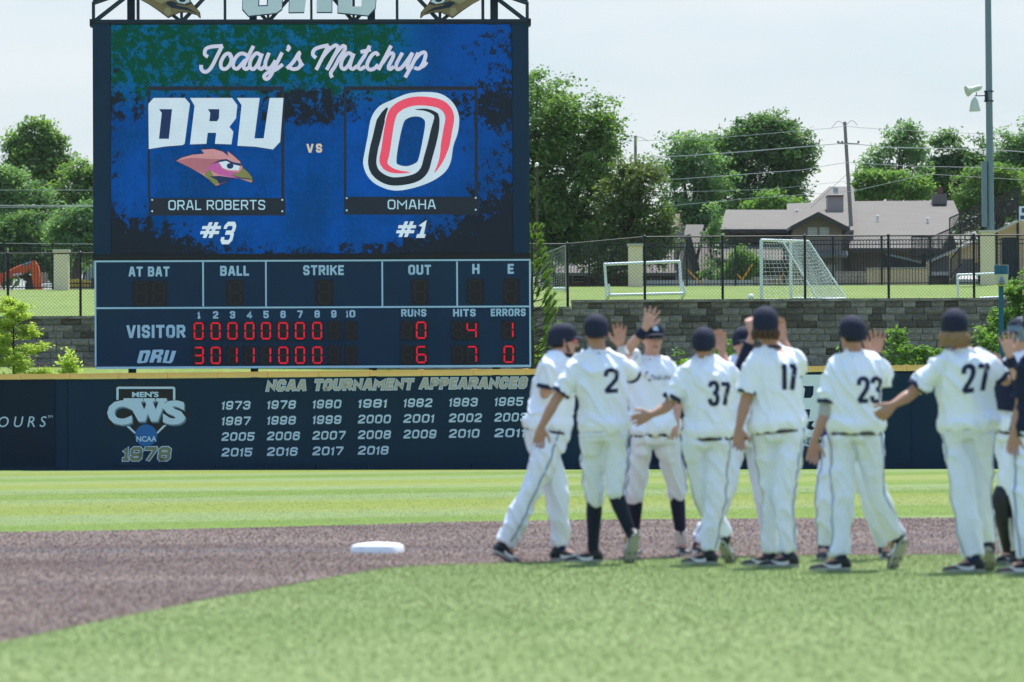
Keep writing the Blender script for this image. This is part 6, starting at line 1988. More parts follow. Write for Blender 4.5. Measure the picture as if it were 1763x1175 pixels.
# bush behind the picket fence
tree('bush', 'bright round bush behind the picket fence left of the tall goal', 'bush', [(1278, 450, 20, 26), (1295, 462, 18, 20), (1262, 468, 16, 16)], 199, (1279, 492), 0.072, 5940, Lf['bright'], 0.04, 0.35, 18, up=0.5)
tree('bush', 'pale narrow bush behind the picket fence at the foot of the thin young tree', 'bush', [(1222, 465, 14, 22), (1240, 478, 16, 12)], 199, (1224, 492), 0.072, 2640, Lf['cool'], 0.04, 0.35, 18, up=0.5)
# young pine right of the scoreboard
def pine():
    d = 125.0
    rnd = random.Random(5)
    bp = P(916, 560, d); bp.z = terrain_z(bp.x, d)
    t = Thing('pine_tree', 'young pine poking out from behind the right edge of the scoreboard', 'tree', bp)
    tp = P(916, 378, d)
    mb = MB(); mb.tube([bp, tp], [0.07, 0.015], 8); t.part('trunk', mb, M['bark'], sm=60)
    cs = []; dirs = []
    for i in range(15):
        s = 0.25 + 0.72 * i / 15; p = bp.lerp(tp, s)
        for k in range(5):
            a = rnd.uniform(0, 6.28) if k else rnd.uniform(-0.6, 0.6)
            L = (1.02 - s) * 0.85 + 0.18
            L *= rnd.uniform(.7, 1.1)
            tip = p + Vector((math.cos(a) * L, math.sin(a) * L, L * 0.75))
            mid = p + Vector((math.cos(a) * L * .6, math.sin(a) * L * .6, L * 0.2))
            mb = MB(); mb.tube([p, mid, tip], [0.02, 0.014, 0.006], 5); t.part('branch', mb, M['bark'])
            ax = (tip - mid).normalized()
            for j in range(190):
                q = mid.lerp(tip, rnd.uniform(0.1, 1.05)); cs.append(q)
                dd = Vector((rnd.gauss(0, 1), rnd.gauss(0, 1), rnd.gauss(0, 1))).normalized() * 0.75 + ax; dirs.append(dd.normalized())
    n = len(cs)
    v = np.empty((n, 3, 3)); 
    for i in range(n):
        q = cs[i] - bp; w = dirs[i]; s_ = w.orthogonal().normalized() * 0.010
        v[i, 0] = q - s_; v[i, 1] = q + s_; v[i, 2] = q + w * rnd.uniform(.09, .15)
    me = bpy.data.meshes.new('needles'); me.from_pydata(v.reshape(-1, 3).tolist(), [], [(3 * i, 3 * i + 1, 3 * i + 2) for i in range(n)])
    at = me.attributes.new('tint', 'FLOAT', 'POINT'); at.data.foreach_set('value', np.repeat(rng.uniform(size=n), 3))
    me.materials.append(Lf['pine']); o = bpy.data.objects.new('needles', me); COL.objects.link(o); o.parent = t.o
pine()
# ------------------------------------------------------------------ people
tmp_scene = bpy.data.scenes.new('tmp')
def remesh_many(jobs):
    """jobs: list of (MB, voxel, smooth iterations) -> list of new meshes (one continuous surface each)."""
    obs = []
    for mb, vox, it in jobs:
        me = mb.mesh('m'); ob = bpy.data.objects.new('m', me); tmp_scene.collection.objects.link(ob)
        r_ = ob.modifiers.new('r', 'REMESH'); r_.mode = 'VOXEL'; r_.voxel_size = vox
        if it:
            s_ = ob.modifiers.new('s', 'SMOOTH'); s_.factor = 0.5; s_.iterations = it
        obs.append(ob)
    vl = tmp_scene.view_layers[0]
    vl.update()
    dg = vl.depsgraph
    dg.update()
    out = []
    for ob in obs:
        me = bpy.data.meshes.new_from_object(ob.evaluated_get(dg))
        out.append(me)
    for ob in obs:
        m_ = ob.data; bpy.data.objects.remove(ob); bpy.data.meshes.remove(m_)
    return out

def co(me):
    a = np.empty(len(me.vertices) * 3); me.vertices.foreach_get('co', a); return a.reshape(-1, 3)
def setco(me, a):
    me.vertices.foreach_set('co', a.ravel()); me.update()
def folds(me, amp, seed, fx=9, fz=16, sag=None):
    """cloth folds: ridged noise along the normal"""
    a = co(me); n = np.empty(len(me.vertices) * 3); me.vertices.foreach_get('normal', n); n = n.reshape(-1, 3)
    out = np.empty(len(a))
    for i, (x, y, z) in enumerate(a):
        v = Vector((x * fx + seed * 7.3 + z * 3, y * fx + z * 2, z * fz * 0.55 + x * 5))
        r_ = 1 - abs(noise.noise(v)) * 2.0
        out[i] = (r_ * r_ * 0.9 + noise.noise(v * 0.35) * 0.9)
    a += n * np.clip((out - 0.30) * amp, -0.008, 0.045)[:, None]
    setco(me, a)

def hfwd(deg): a = R(deg); return Vector((math.sin(a), math.cos(a), 0))
def hrgt(deg): a = R(deg); return Vector((math.cos(a), -math.sin(a), 0))

def hand(mb, wrist, d, s, side, curl=0.25, spread=0.12, k=1.0):
    """wrist point, d: towards the fingertips, s: direction of the thumb side in the palm plane"""
    d = d.normalized(); s = (s - d * s.dot(d)).normalized(); n = d.cross(s) * side   # n: out of the palm
    W = wrist
    mb.loft([(W - d * 0.01, s, n, 0.027 * k, 0.021 * k), (W + d * 0.025 * k, s, n, 0.034 * k, 0.019 * k), (W + d * 0.06 * k, s, n, 0.042 * k, 0.018 * k), (W + d * 0.095 * k, s, n, 0.041 * k, 0.014 * k), (W + d * 0.102 * k, s, n, 0.034 * k, 0.009 * k)])
    for off, L, sp in ((0.034, 0.070, 1.0), (0.0115, 0.080, 0.3), (-0.0115, 0.074, -0.35), (-0.034, 0.057, -1.1)):
        b = W + d * 0.082 * k + s * off * k
        dd = (d + s * spread * sp).normalized()
        p = [b]; ang = 0
        for seg, q in ((0.48, 0.7), (0.30, 1.0), (0.22, 1.0)):
            ang += curl * q
            dr = (dd * math.cos(ang) + n * math.sin(ang))
            p.append(p[-1] + dr * L * k * seg * 1.12)
        mb.limb(p, [0.0094 * k, 0.0092 * k, 0.0088 * k, 0.0080 * k], 9)
    t0 = W + d * 0.022 * k + s * 0.022 * k
    dt = (d * 0.62 + s * (0.75 - curl * 0.25) + n * 0.25).normalized()
    t1 = t0 + dt * 0.045 * k; t2 = t1 + (dt * 0.8 + d * 0.5).normalized() * 0.032 * k; t3 = t2 + (dt * 0.6 + d * 0.7).normalized() * 0.022 * k
    mb.limb([t0, t1, t2, t3], [0.0150 * k, 0.0125 * k, 0.0108 * k, 0.0095 * k], 9)

NUMS = {
 '2': [[(0.10, 0.72), (0.12, 0.90), (0.30, 0.98), (0.62, 0.98), (0.86, 0.88), (0.88, 0.68), (0.72, 0.50), (0.20, 0.16), (0.10, 0.06)], [(0.06, 0.07), (0.95, 0.07)]],
 '3': [[(0.10, 0.78), (0.16, 0.92), (0.35, 0.97), (0.68, 0.96), (0.86, 0.84), (0.84, 0.64), (0.66, 0.54), (0.42, 0.52)], [(0.42, 0.52), (0.70, 0.50), (0.90, 0.36), (0.88, 0.16), (0.68, 0.04), (0.32, 0.03), (0.12, 0.12), (0.08, 0.26)]],
 '7': [[(0.06, 0.93), (0.96, 0.93)], [(0.88, 0.92), (0.66, 0.55), (0.42, 0.0)]],
 '1': [[(0.55, 1.0), (0.55, 0.0)], [(0.25, 0.80), (0.55, 0.97)]],
}
def number_part(person, jersey_ob, bvh, digits, x0, x1, ytop, ybot, tilt=0.0, xs=1.0):
    """digits laid on the cloth of the back: rays from the camera side meet the jersey and the print follows its folds"""
    n = len(digits); w = (x1 - x0) / n
    for k, ch in enumerate(digits):
        vs = []; fs = []
        gw = w * (0.80 if ch != '1' else 0.5)
        gx = x0 + k * w + (w - gw) / 2
        for st in NUMS[ch]:
            q = resample(st, 0.06)
            hw = 0.115 if True else 0
            m = len(q); base = len(vs)
            for i, p in enumerate(q):
                a = q[max(i - 1, 0)]; b = q[min(i + 1, m - 1)]
                t = Vector(((b.x - a.x) * gw, (b.y - a.y) * (ybot - ytop))); t = t.normalized() if t.length else Vector((1, 0))
                nn = Vector((-t.y, t.x))
                for j in range(4):
                    o = (j / 3 - 0.5) * 2 * hw * (ybot - ytop) * 0.80
                    px = gx + p.x * gw + nn.x * o; py = ybot - p.y * (ybot - ytop) - nn.y * o + tilt * (px - x0)
                    vs.append((px, py))
            for i in range(m - 1):
                for j in range(3):
                    fs.append((base + 4 * i + j, base + 4 * i + j + 1, base + 4 * i + 5 + j, base + 4 * i + 4 + j))
        pts = []; ok = []
        last = None
        for px, py in vs:
            r_ = ray(px, py).normalized()
            hit = bvh.ray_cast(C0, r_)
            if hit[0] is None: ok.append(False); pts.append((0, 0, 0))
            else:
                ok.append(True); pts.append(tuple(hit[0] - r_ * 0.005))
        fs = [f for f in fs if all(ok[i] for i in f)]
        if fs:
            mb = MB().add(pts, fs)
            person['t'].part('number', mb, M['number_navy'], parent=jersey_ob)

def make_person(p):
    """Build all the volumes; meshes are grown afterwards in one batch."""
    d0 = p['d']
    S = p.get('s', 1.0)
    J = lambda px, py, dy=0.0: P(px, py, d0 + dy)
    ca, pa = p['chest'], p.get('pelvis_a', p['chest'])
    N = J(*p['neck']); PV = J(*p['pelvis'])
    cr, cf = hrgt(ca), hfwd(ca); pr, pf = hrgt(pa), hfwd(pa)
    H = J(*p['head'])
    ax = (N - PV).normalized()
    body = MB(); jer = MB(); tro = MB()
    sw = p.get('shw', 0.178) * S
    sh = {'R': N + cr * sw - ax * 0.045, 'L': N - cr * sw - ax * 0.045}
    if 'shR' in p: sh['R'] = J(*p['shR'])
    if 'shL' in p: sh['L'] = J(*p['shL'])
    def ring(t, ra, rb, ex=0.0, fo=0.0):
        c = PV.lerp(N, t); q = min(max(t, 0), 1)
        A = (pr * (1 - q) + cr * q).normalized(); B = (pf * (1 - q) + cf * q).normalized()
        A = (A - ax * A.dot(ax)).normalized(); B = (B - ax * B.dot(ax)).normalized()
        return (c + B * fo, A, B, (ra + ex) * S, (rb + ex) * S)
    body.loft([ring(-.10, .13, .10), ring(0, .165, .12), ring(.2, .150, .108), ring(.4, .145, .105), ring(.62, .165, .115), ring(.8, .165, .112), ring(.9, .13, .09), ring(.97, .07, .065)])
    hd = (H - N)
    body.limb([N - ax * 0.03, N.lerp(H, .55)], [0.066 * S, 0.056 * S])
    for k in 'LR':
        body.limb([N.lerp(sh[k], .25), N.lerp(sh[k], .7) + ax * 0.005, sh[k]], [0.055, 0.056, 0.056])
    # head
    hf = hfwd(p['face']); hr = hrgt(p['face']); up = (Vector((0, 0, 1)) + hf * p.get('nod', 0.0)).normalized()
    hf = (hf - up * hf.dot(up)).normalized()
    hs = 1.02 * S
    def hp(x, y, z): return H + hr * (x * hs) + hf * (y * hs) + up * (z * hs)
    body.loft([(hp(0, o, z), hr, hf, w * hs, dd * hs) for z, w, dd, o in ((-.118, .022, .022, .058), (-.108, .036, .034, .052), (-.088, .050, .056, .034), (-.055, .062, .076, .014), (-.02, .069, .088, .003), (.02, .075, .095, -.002), (.05, .077, .096, -.004), (.085, .068, .085, -.006), (.108, .045, .058, -.006), (.118, .015, .02, -.006))])
    body.limb([hp(0, .088, .018), hp(0, .101, -.012), hp(0, .108, -.026)], [.009, .011, .014], 8)
    body.limb([hp(-.018, .090, -.032), hp(.018, .090, -.032)], [.010, .010], 8)
    body.limb([hp(-.045, .078, .030), hp(0, .090, .032), hp(.045, .078, .030)], [.011, .012, .011], 8)
    for sx in (-1, 1):
        body.limb([hp(sx * .076, -.008, .028), hp(sx * .083, -.014, .012), hp(sx * .079, -.004, -.012), hp(sx * .073, .002, -.026)], [.010, .013, .011, .008], 8)
    # arms
    arms = {}
    for k in 'LR':
        a = p['arm' + k]
        E = J(*a['e']); W = J(*a['w']); T = J(*a['t'])
        sd = 1 if k == 'R' else -1
        arms[k] = (sh[k], E, W, T)
        body.limb([sh[k], sh[k].lerp(E, .45), E], [0.056 * S, 0.048 * S, 0.040 * S])
        body.limb([E, E.lerp(W, .3), W], [0.040 * S, 0.043 * S, 0.027 * S])
        dd = (T - W)
        th = Vector(a.get('thumb', (sd * -1, 0, 0)))
        hand(body, W, dd, th, a.get('palm', 1), a.get('curl', .3), a.get('spread', .10), 1.05 * S)
    # legs
    legs = {}
    for k in 'LR':
        l = p['leg' + k]
        sd = 1 if k == 'R' else -1
        hip = PV + pr * 0.092 * sd * S - Vector((0, 0, 0.02))
        lift = l.get('lift', 0.0)
        g = G(l['a'][0], l['a'][1], 0.085 + lift)
        g.y = max(d0 - 0.55, min(d0 + 0.6, g.y)) if 'ad' not in l else d0 + l['ad']
        A = Vector(((l['a'][0] - 881.5) / F * g.y, g.y, 0.085 + lift))
        K = J(l['k'][0], l['k'][1], 0)
        K.y = (hip.y + A.y) / 2 + l.get('kd', 0.0)
        K = Vector(((l['k'][0] - 881.5) / F * K.y, K.y, K.z))
        legs[k] = (hip, K, A)
        body.limb([hip, hip.lerp(K, .5), K], [0.082 * S, 0.070 * S, 0.052 * S])
        body.limb([K, K.lerp(A, .3), K.lerp(A, .7), A], [0.052 * S, 0.054 * S, 0.040 * S, 0.034 * S])
        fd = hfwd(l['foot'])
        body.limb([A, A + fd * 0.08 - Vector((0, 0, 0.03))], [0.035, 0.03])
    # jersey
    jm = p.get('jersey_fit', 1.0)
    jer.loft([ring(-.035, .150, .125, .012 * jm), ring(-.01, .176, .146, .024 * jm), ring(.08, .182, .152, .030 * jm), ring(.2, .166, .132, .024 * jm), ring(.4, .162, .122, .024 * jm), ring(.62, .178, .125, .022 * jm), ring(.8, .172, .120, .02 * jm), ring(.9, .128, .095, .014), ring(.965, .075, .072, .008)])
    sleeves = {}
    for k in 'LR':
        s_, E, W, T = arms[k]
        jer.limb([N.lerp(s_, .15) - ax * 0.005, N.lerp(s_, .7) + ax * 0.012, s_], [0.062, 0.067, 0.071])
        f_ = p.get('sleeve', 0.78)
        e = s_.lerp(E, f_)
        dr = (E - s_).normalized()
        jer.limb([s_, s_.lerp(E, f_ * .5), e], [0.072 * S, 0.074 * S, 0.073 * S], 14, flat=(False, True))
        sleeves[k] = (e, dr)
    # trousers
    tro.loft([ring(.06, .150, .115, .014), ring(.0, .170, .128, .016), ring(-.08, .176, .135, .018), ring(-.14, .165, .125, .012)])
    bt = -pf
    for k in 'LR':
        hip, K, A = legs[k]
        tro.limb([hip + bt * 0.035 - Vector((0, 0, 0.03)), hip + bt * 0.02 - Vector((0, 0, 0.12))], [0.092 * S, 0.080 * S])
        if p.get('knickers'):
            c = p.get('knick', 0.14)
            e = K.lerp(A, c)
            tro.limb([hip, hip.lerp(K, .5), K, e], [0.098 * S, 0.092 * S, 0.078 * S, 0.064 * S], 14, flat=(False, True))
        else:
            e = K.lerp(A, 0.93)
            tro.limb([hip, hip.lerp(K, .5), K, K.lerp(A, .5), e], [0.098 * S, 0.092 * S, 0.078 * S, 0.074 * S, 0.070 * S], 14, flat=(False, True))
    p['_'] = dict(body=body, jer=jer, tro=tro, arms=arms, legs=legs, N=N, PV=PV, H=H, hp=hp, hr=hr, hf=hf, up=up, hs=hs, ring=ring, sleeves=sleeves, ax=ax, pr=pr, pf=pf, cr=cr, cf=cf, S=S, J=J)
    return p

def finish_person(p, mbody, mjer, mtro, seed):
    q = p['_']; S = q['S']; J = q['J']
    base = Vector((q['PV'].x, q['PV'].y, 0))
    class T2: pass
    for me in (mbody, mjer, mtro): pass
    folds(mjer, 0.032, seed, 9, 9); folds(mtro, 0.026, seed + 3, 10, 8)
    bj = BVHTree.FromPolygons([tuple(v) for v in co(mjer)], [tuple(f.vertices) for f in mjer.polygons])
    bt = BVHTree.FromPolygons([tuple(v) for v in co(mtro)], [tuple(f.vertices) for f in mtro.polygons])
    # the body is the thing itself, clothing hangs under it
    mbody.transform(Matrix.Translation(-base)); smooth(mbody, 80)
    mbody.materials.clear(); mbody.materials.append(M[p.get('skin', 'skin_fair')])
    th = Thing.__new__(Thing); th.base = base
    th.o = bpy.data.objects.new('person', mbody); COL.objects.link(th.o); th.o.location = base
    tag(th.o, p['label'], 'person', 'baseball players greeting one another in a line')
    p['t'] = th
    def addmesh(nm, me, m, parent=None):
        me.transform(Matrix.Translation(-base)); smooth(me, 80); me.materials.clear(); me.materials.append(M[m]); me.name = nm
        o = bpy.data.objects.new(nm, me); COL.objects.link(o); o.parent = parent or th.o; return o
    jo = addmesh('jersey', mjer, p.get('jersey', 'jersey'))
    to = addmesh('trousers', mtro, p.get('trousers', 'trousers'))
    pt = lambda nm, mb, m, parent=None, sm=60, **k: th.part(nm, mb, M[m], parent=parent, sm=sm, **k)
    # sleeve trim
    for k in 'LR':
        e, dr = q['sleeves'][k]
        mb = MB(); mb.tube([e - dr * 0.020, e + dr * 0.004], [0.0775 * S, 0.0765 * S], 20, caps=False); mb.tube([e + dr * 0.004, e - dr * 0.03], [0.0765 * S, 0.069 * S], 20, caps=False)
        pt('sleeve_trim', mb, 'number_navy', jo)
    # collar
    N, ax = q['N'], q['ax']
    mb = MB(); up = (ax + Vector((0, 0, .2))).normalized()
    mb.loft_n([(N + up * (-0.006), q['cr'], q['cf'], 0.077 * S, 0.075 * S), (N + up * 0.014, q['cr'], q['cf'], 0.068 * S, 0.067 * S)], 20); pt('collar', mb, p.get('collar', 'jersey'), jo)
    # belt
    rg = q['ring']
    mb = MB(); mb.loft_n([rg(.040, .166, .132, .021), rg(.0, .178, .142, .021)][::-1], 28) if False else mb.loft_n([(c, A, B, a, b) for c, A, B, a, b in (rg(-.052, .172, .135, .026), rg(-.018, .172, .137, .024))], 28)
    be = pt('belt', mb, 'trousers' if p.get('nobelt') else 'belt', to)
    c, A, B, a, b = rg(-.035, .172, .136, .026)
    f = c + B * (b + 0.004)
    mb = MB(); mb.beam(f - A * 0.025, f + A * 0.025, 0.008, 0.036); pt('buckle', mb, 'buckle', be)
    # stripes
    if p.get('stripe', True):
        for k, sd in (('L', -1), ('R', 1)):
            hip, K, A_ = q['legs'][k]
            end = K.lerp(A_, .12 if p.get('knickers') else .90)
            chain = [hip + Vector((0, 0, .05)), hip.lerp(K, .5), K] + ([end] if p.get('knickers') else [K.lerp(A_, .5), end])
            vs = []
            pts3 = []
            for i in range(len(chain) - 1):
                n_ = 10
                for j in range(n_): pts3.append(chain[i].lerp(chain[i + 1], j / n_))
            pts3.append(chain[-1])
            outw = (q['pr'] * sd + Vector((0, -0.45, 0))).normalized()
            L_, R_ = [], []
            for c in pts3:
                o = c + outw * 0.25
                h = bt.ray_cast(o, -outw, 0.6)
                pos = h[0] if h[0] is not None else c + outw * 0.085
                tt = outw.cross(Vector((0, 0, 1))).normalized()
                L_.append(pos + outw * 0.005 + tt * 0.0075); R_.append(pos + outw * 0.005 - tt * 0.0075)
            vs = [tuple(v) for pr_ in zip(L_, R_) for v in pr_]
            mb = MB().add(vs, [(2 * i, 2 * i + 1, 2 * i + 3, 2 * i + 2) for i in range(len(pts3) - 1)])
            pt('side_stripe', mb, 'stripe', to)
    # cap
    hp, hr, hf, up, hs = q['hp'], q['hr'], q['hf'], q['up'], q['hs']
    if p.get('cap', True):
        bk = p.get('capback', False)
        mb = MB()
        mb.loft_n([(hp(0, -.006 - .01 * (1 - z / .14) , z), hr, (hf + up * 0.17 * max(0, 1 - z / .14)).normalized(), w * hs * .99, dd * hs * .99) for z, w, dd in ((-.012, .090, .111), (-.004, .0925, .114), (.04, .0945, .115), (.08, .090, .109), (.115, .073, .089), (.136, .047, .059), (.146, .020, .026), (.147, .006, .008))], 26)
        cp = pt('cap', mb, p.get('capm', 'cap_cloth'))
        mb = MB(); mb.loft([(hp(0, -.01, .138), hr, hf, .008, .008), (hp(0, -.01, .148), hr, hf, .006, .006)]); pt('button', mb, p.get('capm', 'cap_cloth'), cp)
        mb = MB(); s_ = -1 if bk else 1
        vt, vb = [], []
        n = 12
        for r_ in range(4):
            for i in range(n + 1):
                th_ = math.pi * (i / n)
                x = math.cos(th_) * .080; y0 = .06 * 1
                ins = (math.cos(th_) * .086, s_ * (math.sin(th_) * .098 + 0.0))
                out = (math.cos(th_) * .080, s_ * (math.sin(th_) ** 0.7 * .172 + .0))
                f_ = r_ / 3
                xx = ins[0] * (1 - f_) + out[0] * f_; yy = ins[1] * (1 - f_) + out[1] * f_
                zz = .044 - .014 * f_ - 1.3 * xx * xx
                vt.append(tuple(hp(xx, yy, zz))); vb.append(tuple(hp(xx, yy, zz - .006)))
        fs = []
        for r_ in range(3):
            for i in range(n):
                a = r_ * (n + 1) + i; fs.append((a, a + 1, a + n + 2, a + n + 1)); m_ = len(vt); fs.append((m_ + a, m_ + a + n + 1, m_ + a + n + 2, m_ + a + 1))
        m_ = len(vt)
        for i in range(n):
            a = 3 * (n + 1) + i; fs.append((a, a + 1, m_ + a + 1, m_ + a))
        mb.add(vt + vb, fs); pt('brim', mb, p.get('capm', 'cap_cloth'), cp)
        if p.get('logo'):
            mb = MB()
            o = hp(0, .104, .075)
            mb.add([tuple(hp(x, .1085 - x * x * 3 - abs(z - .06) * .30, z)) for x, z in ((-.022, .06), (.022, .066), (.026, .092), (-.012, .10))], [(0, 1, 2, 3)])
            pt('cap_emblem', mb, 'print_grey', cp)
    # hair
    hl = p.get('hair', 'short'); hm = p.get('hairm', 'hair_dark')
    mb = MB()
    if hl == 'short':
        mb.loft([(hp(0, -.010 + o, z), hr, hf, w * hs, dd * hs) for z, w, dd, o in ((-.045, .058, .070, -.008), (-.03, .068, .083, -.007), (.0, .076, .092, -.010), (.03, .079, .096, -.010))])
    elif hl == 'mid':
        mb.loft([(hp(0, -.020 + o, z), hr, hf, w * hs, dd * hs) for z, w, dd, o in ((-.085, .045, .045, -.035), (-.072, .066, .066, -.030), (-.04, .080, .086, -.018), (-.005, .083, .093, -.014), (.012, .076, .088, -.01))])
        for i in range(9):
            a = math.pi * (i / 8); mb.limb([hp(math.cos(a) * .076, -.025 - math.sin(a) * .074, -.012), hp(math.cos(a) * .090, -.035 - math.sin(a) * .088, -.05), hp(math.cos(a) * .086, -.03 - math.sin(a) * .09, -.085)], [.016, .017, .010], 7)
    elif hl == 'long':
        mb.loft([(hp(0, -.020 + o, z), hr, hf, w * hs, dd * hs) for z, w, dd, o in ((-.105, .045, .035, -.045), (-.090, .070, .060, -.040), (-.055, .084, .080, -.026), (-.02, .086, .090, -.018), (.005, .076, .086, -.012))])
        for i in range(15):
            a = math.pi * (i / 14) ; w_ = random.uniform(-.012, .012)
            mb.limb([hp(math.cos(a) * .076, -.02 - math.sin(a) * .075, -.01), hp(math.cos(a) * (.10 + w_), -.03 - math.sin(a) * (.092 + w_), -.05), hp(math.cos(a) * (.088 - w_), -.025 - math.sin(a) * .090, -.080), hp(math.cos(a) * (.104 + w_), -.02 - math.sin(a) * (.098), -.108 - w_ * 2)], [.012, .016, .014, .006], 7)
    p['_hair'] = (mb, hm)
    ho = pt('hair', mb, hm)
    # face pieces
    if p.get('glasses'):
        g = p['glasses']
        mb = MB()
        n = 14; v = []
        for i in range(n + 1):
            a = -1.15 + 2.3 * i / n
            x = math.sin(a) * .078; y = .030 + math.cos(a) * .074
            hh = .019 - .004 * abs(a)
            gap = 0.006 if abs(i - n / 2) < 1 else 0
            v += [tuple(hp(x, y, .012 + hh - gap)), tuple(hp(x, y + .003, .012 - hh + gap * 1.5))]
        mb.add(v, [(2 * i, 2 * i + 1, 2 * i + 3, 2 * i + 2) for i in range(n)])
        go = pt('sunglasses', mb, g)
        for sx in (-1, 1):
            mb = MB(); mb.beam(hp(sx * .071, .060, .018), hp(sx * .081, -.02, .022), .005, .008); pt('temple', mb, p.get('temple', 'shoe_white'), go)
    else:
        for sx in (-1, 1):
            mb = MB(); c = hp(sx * .031, .079, .012); mb.loft([(c + up * (.012 * math.sin(a)), hr, hf, .014 * math.cos(a), .012 * math.cos(a)) for a in np.linspace(-1.4, 1.4, 7)])
            eo = pt('eye', mb, 'eye_white')
            mb = MB(); c = hp(sx * .031, .0905, .012); mb.loft([(c, hr, up, .006, .006), (c + hf * .002, hr, up, .004, .004)]); pt('iris', mb, 'iris', eo)
    mb = MB(); mb.limb([hp(-.022, .083, -.062), hp(0, .092, -.060), hp(.022, .083, -.062)], [.005, .0075, .005], 7); pt('lips', mb, 'lip')
    if p.get('beard'):
        mb = MB()
        mb.loft([(hp(0, o, z), hr, hf, w * hs, dd * hs) for z, w, dd, o in ((-.128, .018, .018, .052), (-.118, .038, .036, .048), (-.100, .051, .056, .033), (-.088, .051, .057, .029))])
        for sx in (-1, 1): mb.limb([hp(sx * .066, .03, -.075), hp(sx * .072, .018, -.045), hp(sx * .076, .006, -.01)], [.009, .007, .005], 7)
        mb.limb([hp(-.026, .082, -.072), hp(-.018, .090, -.047), hp(.018, .090, -.047), hp(.026, .082, -.072)], [.006, .007, .007, .006], 7)
        pt('beard', mb, 'hair_dark')
    # undersleeves, wristbands
    for k in 'LR':
        a = p['arm' + k]; s_, E, W, T = q['arms'][k]
        if a.get('under'):
            m_, f0, f1 = a['under']   # fraction along forearm
            mb = MB()
            pts = [s_.lerp(E, .6), E] + [E.lerp(W, f1 * .35), E.lerp(W, f1)] if f1 > 0 else [s_.lerp(E, .6), s_.lerp(E, .95)]
            rr = [0.058, 0.050, 0.051, 0.044] if f1 > 0 else [0.058, 0.055]
            mb.tube(pts, [x * S for x in rr], 14); pt('undersleeve', mb, m_)
        if a.get('band'):
            mb = MB(); d_ = (W - E).normalized(); mb.tube([W - d_ * 0.09, W - d_ * 0.05, W - d_ * 0.012], [0.041 * S, 0.039 * S, 0.035 * S], 14); pt('wristband', mb, a['band'])
    # socks and shoes
    for k in 'LR':
        l = p['leg' + k]; hip, K, A_ = q['legs'][k]
        mb = MB()
        if p.get('knickers'):
            mb.tube([K.lerp(A_, .05), K.lerp(A_, .28), K.lerp(A_, .65), A_ + Vector((0, 0, .01))], [0.060 * S, 0.061 * S, 0.048 * S, 0.041 * S], 16)
            so_ = pt('sock', mb, 'navy_cloth')
            if p.get('stirrup'):
                for sx in (-1, 1):
                    mb = MB(); o = q['pr'] * sx * 0.020 + Vector((0, -0.022, 0))
                    mb.tube([K.lerp(A_, .72) + o, A_ + o], [0.030, 0.034], 10); pt('white_inner_sock', mb, 'shoe_white', so_)
        else:
            mb.tube([K.lerp(A_, .78), A_ + Vector((0, 0, 0.0))], [0.052 * S, 0.045 * S], 14)
            pt('sock', mb, p.get('sock', 'blue_sock'))
        f = hfwd(l['foot']); pitch = R(l.get('pitch', 0))
        fd = (f * math.cos(pitch) - Vector((0, 0, 1)) * math.sin(pitch)).normalized(); fr = hrgt(l['foot']); fu = fr.cross(fd).normalized()
        o = A_ - fu * 0.083
        # o is on the sole plane below the ankle
        def sp(x, z): return o + fd * x + fu * z
        mb = MB()
        prof = [(-.078, .024, .030, .045), (-.065, .035, .046, .060), (-.03, .040, .056, .068), (.02, .040, .052, .062), (.07, .044, .040, .048), (.12, .049, .030, .037), (.17, .046, .024, .030), (.205, .034, .017, .023), (.222, .016, .008, .018)]
        mb.loft([(sp(x, zc * 0.72 + .012), fr, fu, w * S, hh * S * .72) for x, w, hh, zc in prof])
        mb.tube([sp(-.012, .05), sp(-.014, .10)], [.046 * S, .045 * S], 14)
        sh_ = pt('shoe', mb, p.get('shoe', 'shoe_black'))
        mb = MB()
        n = 24; top, bot = [], []
        outline = []
        for i in range(n):
            a = 2 * math.pi * i / n; c_, s2 = math.cos(a), math.sin(a)
            x = .074 + .153 * c_; w = (.046 if c_ > -.2 else .041) * s2 * (1.0 + .06 * c_)
            outline.append((x, w))
        mb.add([tuple(sp(x, .026) + fr * w) for x, w in outline] + [tuple(sp(x, 0.002) + fr * w * .97) for x, w in outline],
               [tuple(range(n)), tuple(range(2 * n - 1, n - 1, -1))] + [(i, n + i, n + (i + 1) % n, (i + 1) % n) for i in range(n)])
        pt('sole', mb, p.get('sole', 'shoe_sole'), sh_)
        for sx in (-1, 1):
            mb = MB()
            cs_ = [(-.01, .040), (.03, .030), (.075, .034), (.12, .052)]
            vs = []
            for i, (x, z) in enumerate(cs_):
                w_ = (.013, .012, .009, .003)[i]
                ww = .0445 + (.004 if x > .05 else 0)
                vs += [tuple(sp(x, z + w_) + fr * sx * (ww * S * (.82 if i == 3 else 1))), tuple(sp(x, z - w_) + fr * sx * (ww * S))]
            mb.add(vs, [(0, 1, 3, 2), (2, 3, 5, 4), (4, 5, 7, 6)])
            pt('shoe_mark', mb, 'shoe_white', sh_)
        for i in range(6):
            x = (-.05, -.02, .09, .12, .15, .18)[i]
        mb = MB()
        for x in (-.05, .10, .17):
            for w in (-.025, .025):
                c = sp(x, 0) + fr * w; mb.beam(c, c - fu * 0.010, .012, .012, up=tuple(fd))
        pt('cleats', mb, 'shoe_black', sh_)
    if p.get('number'):
        number_part(p, jo, bj, *p['number'])
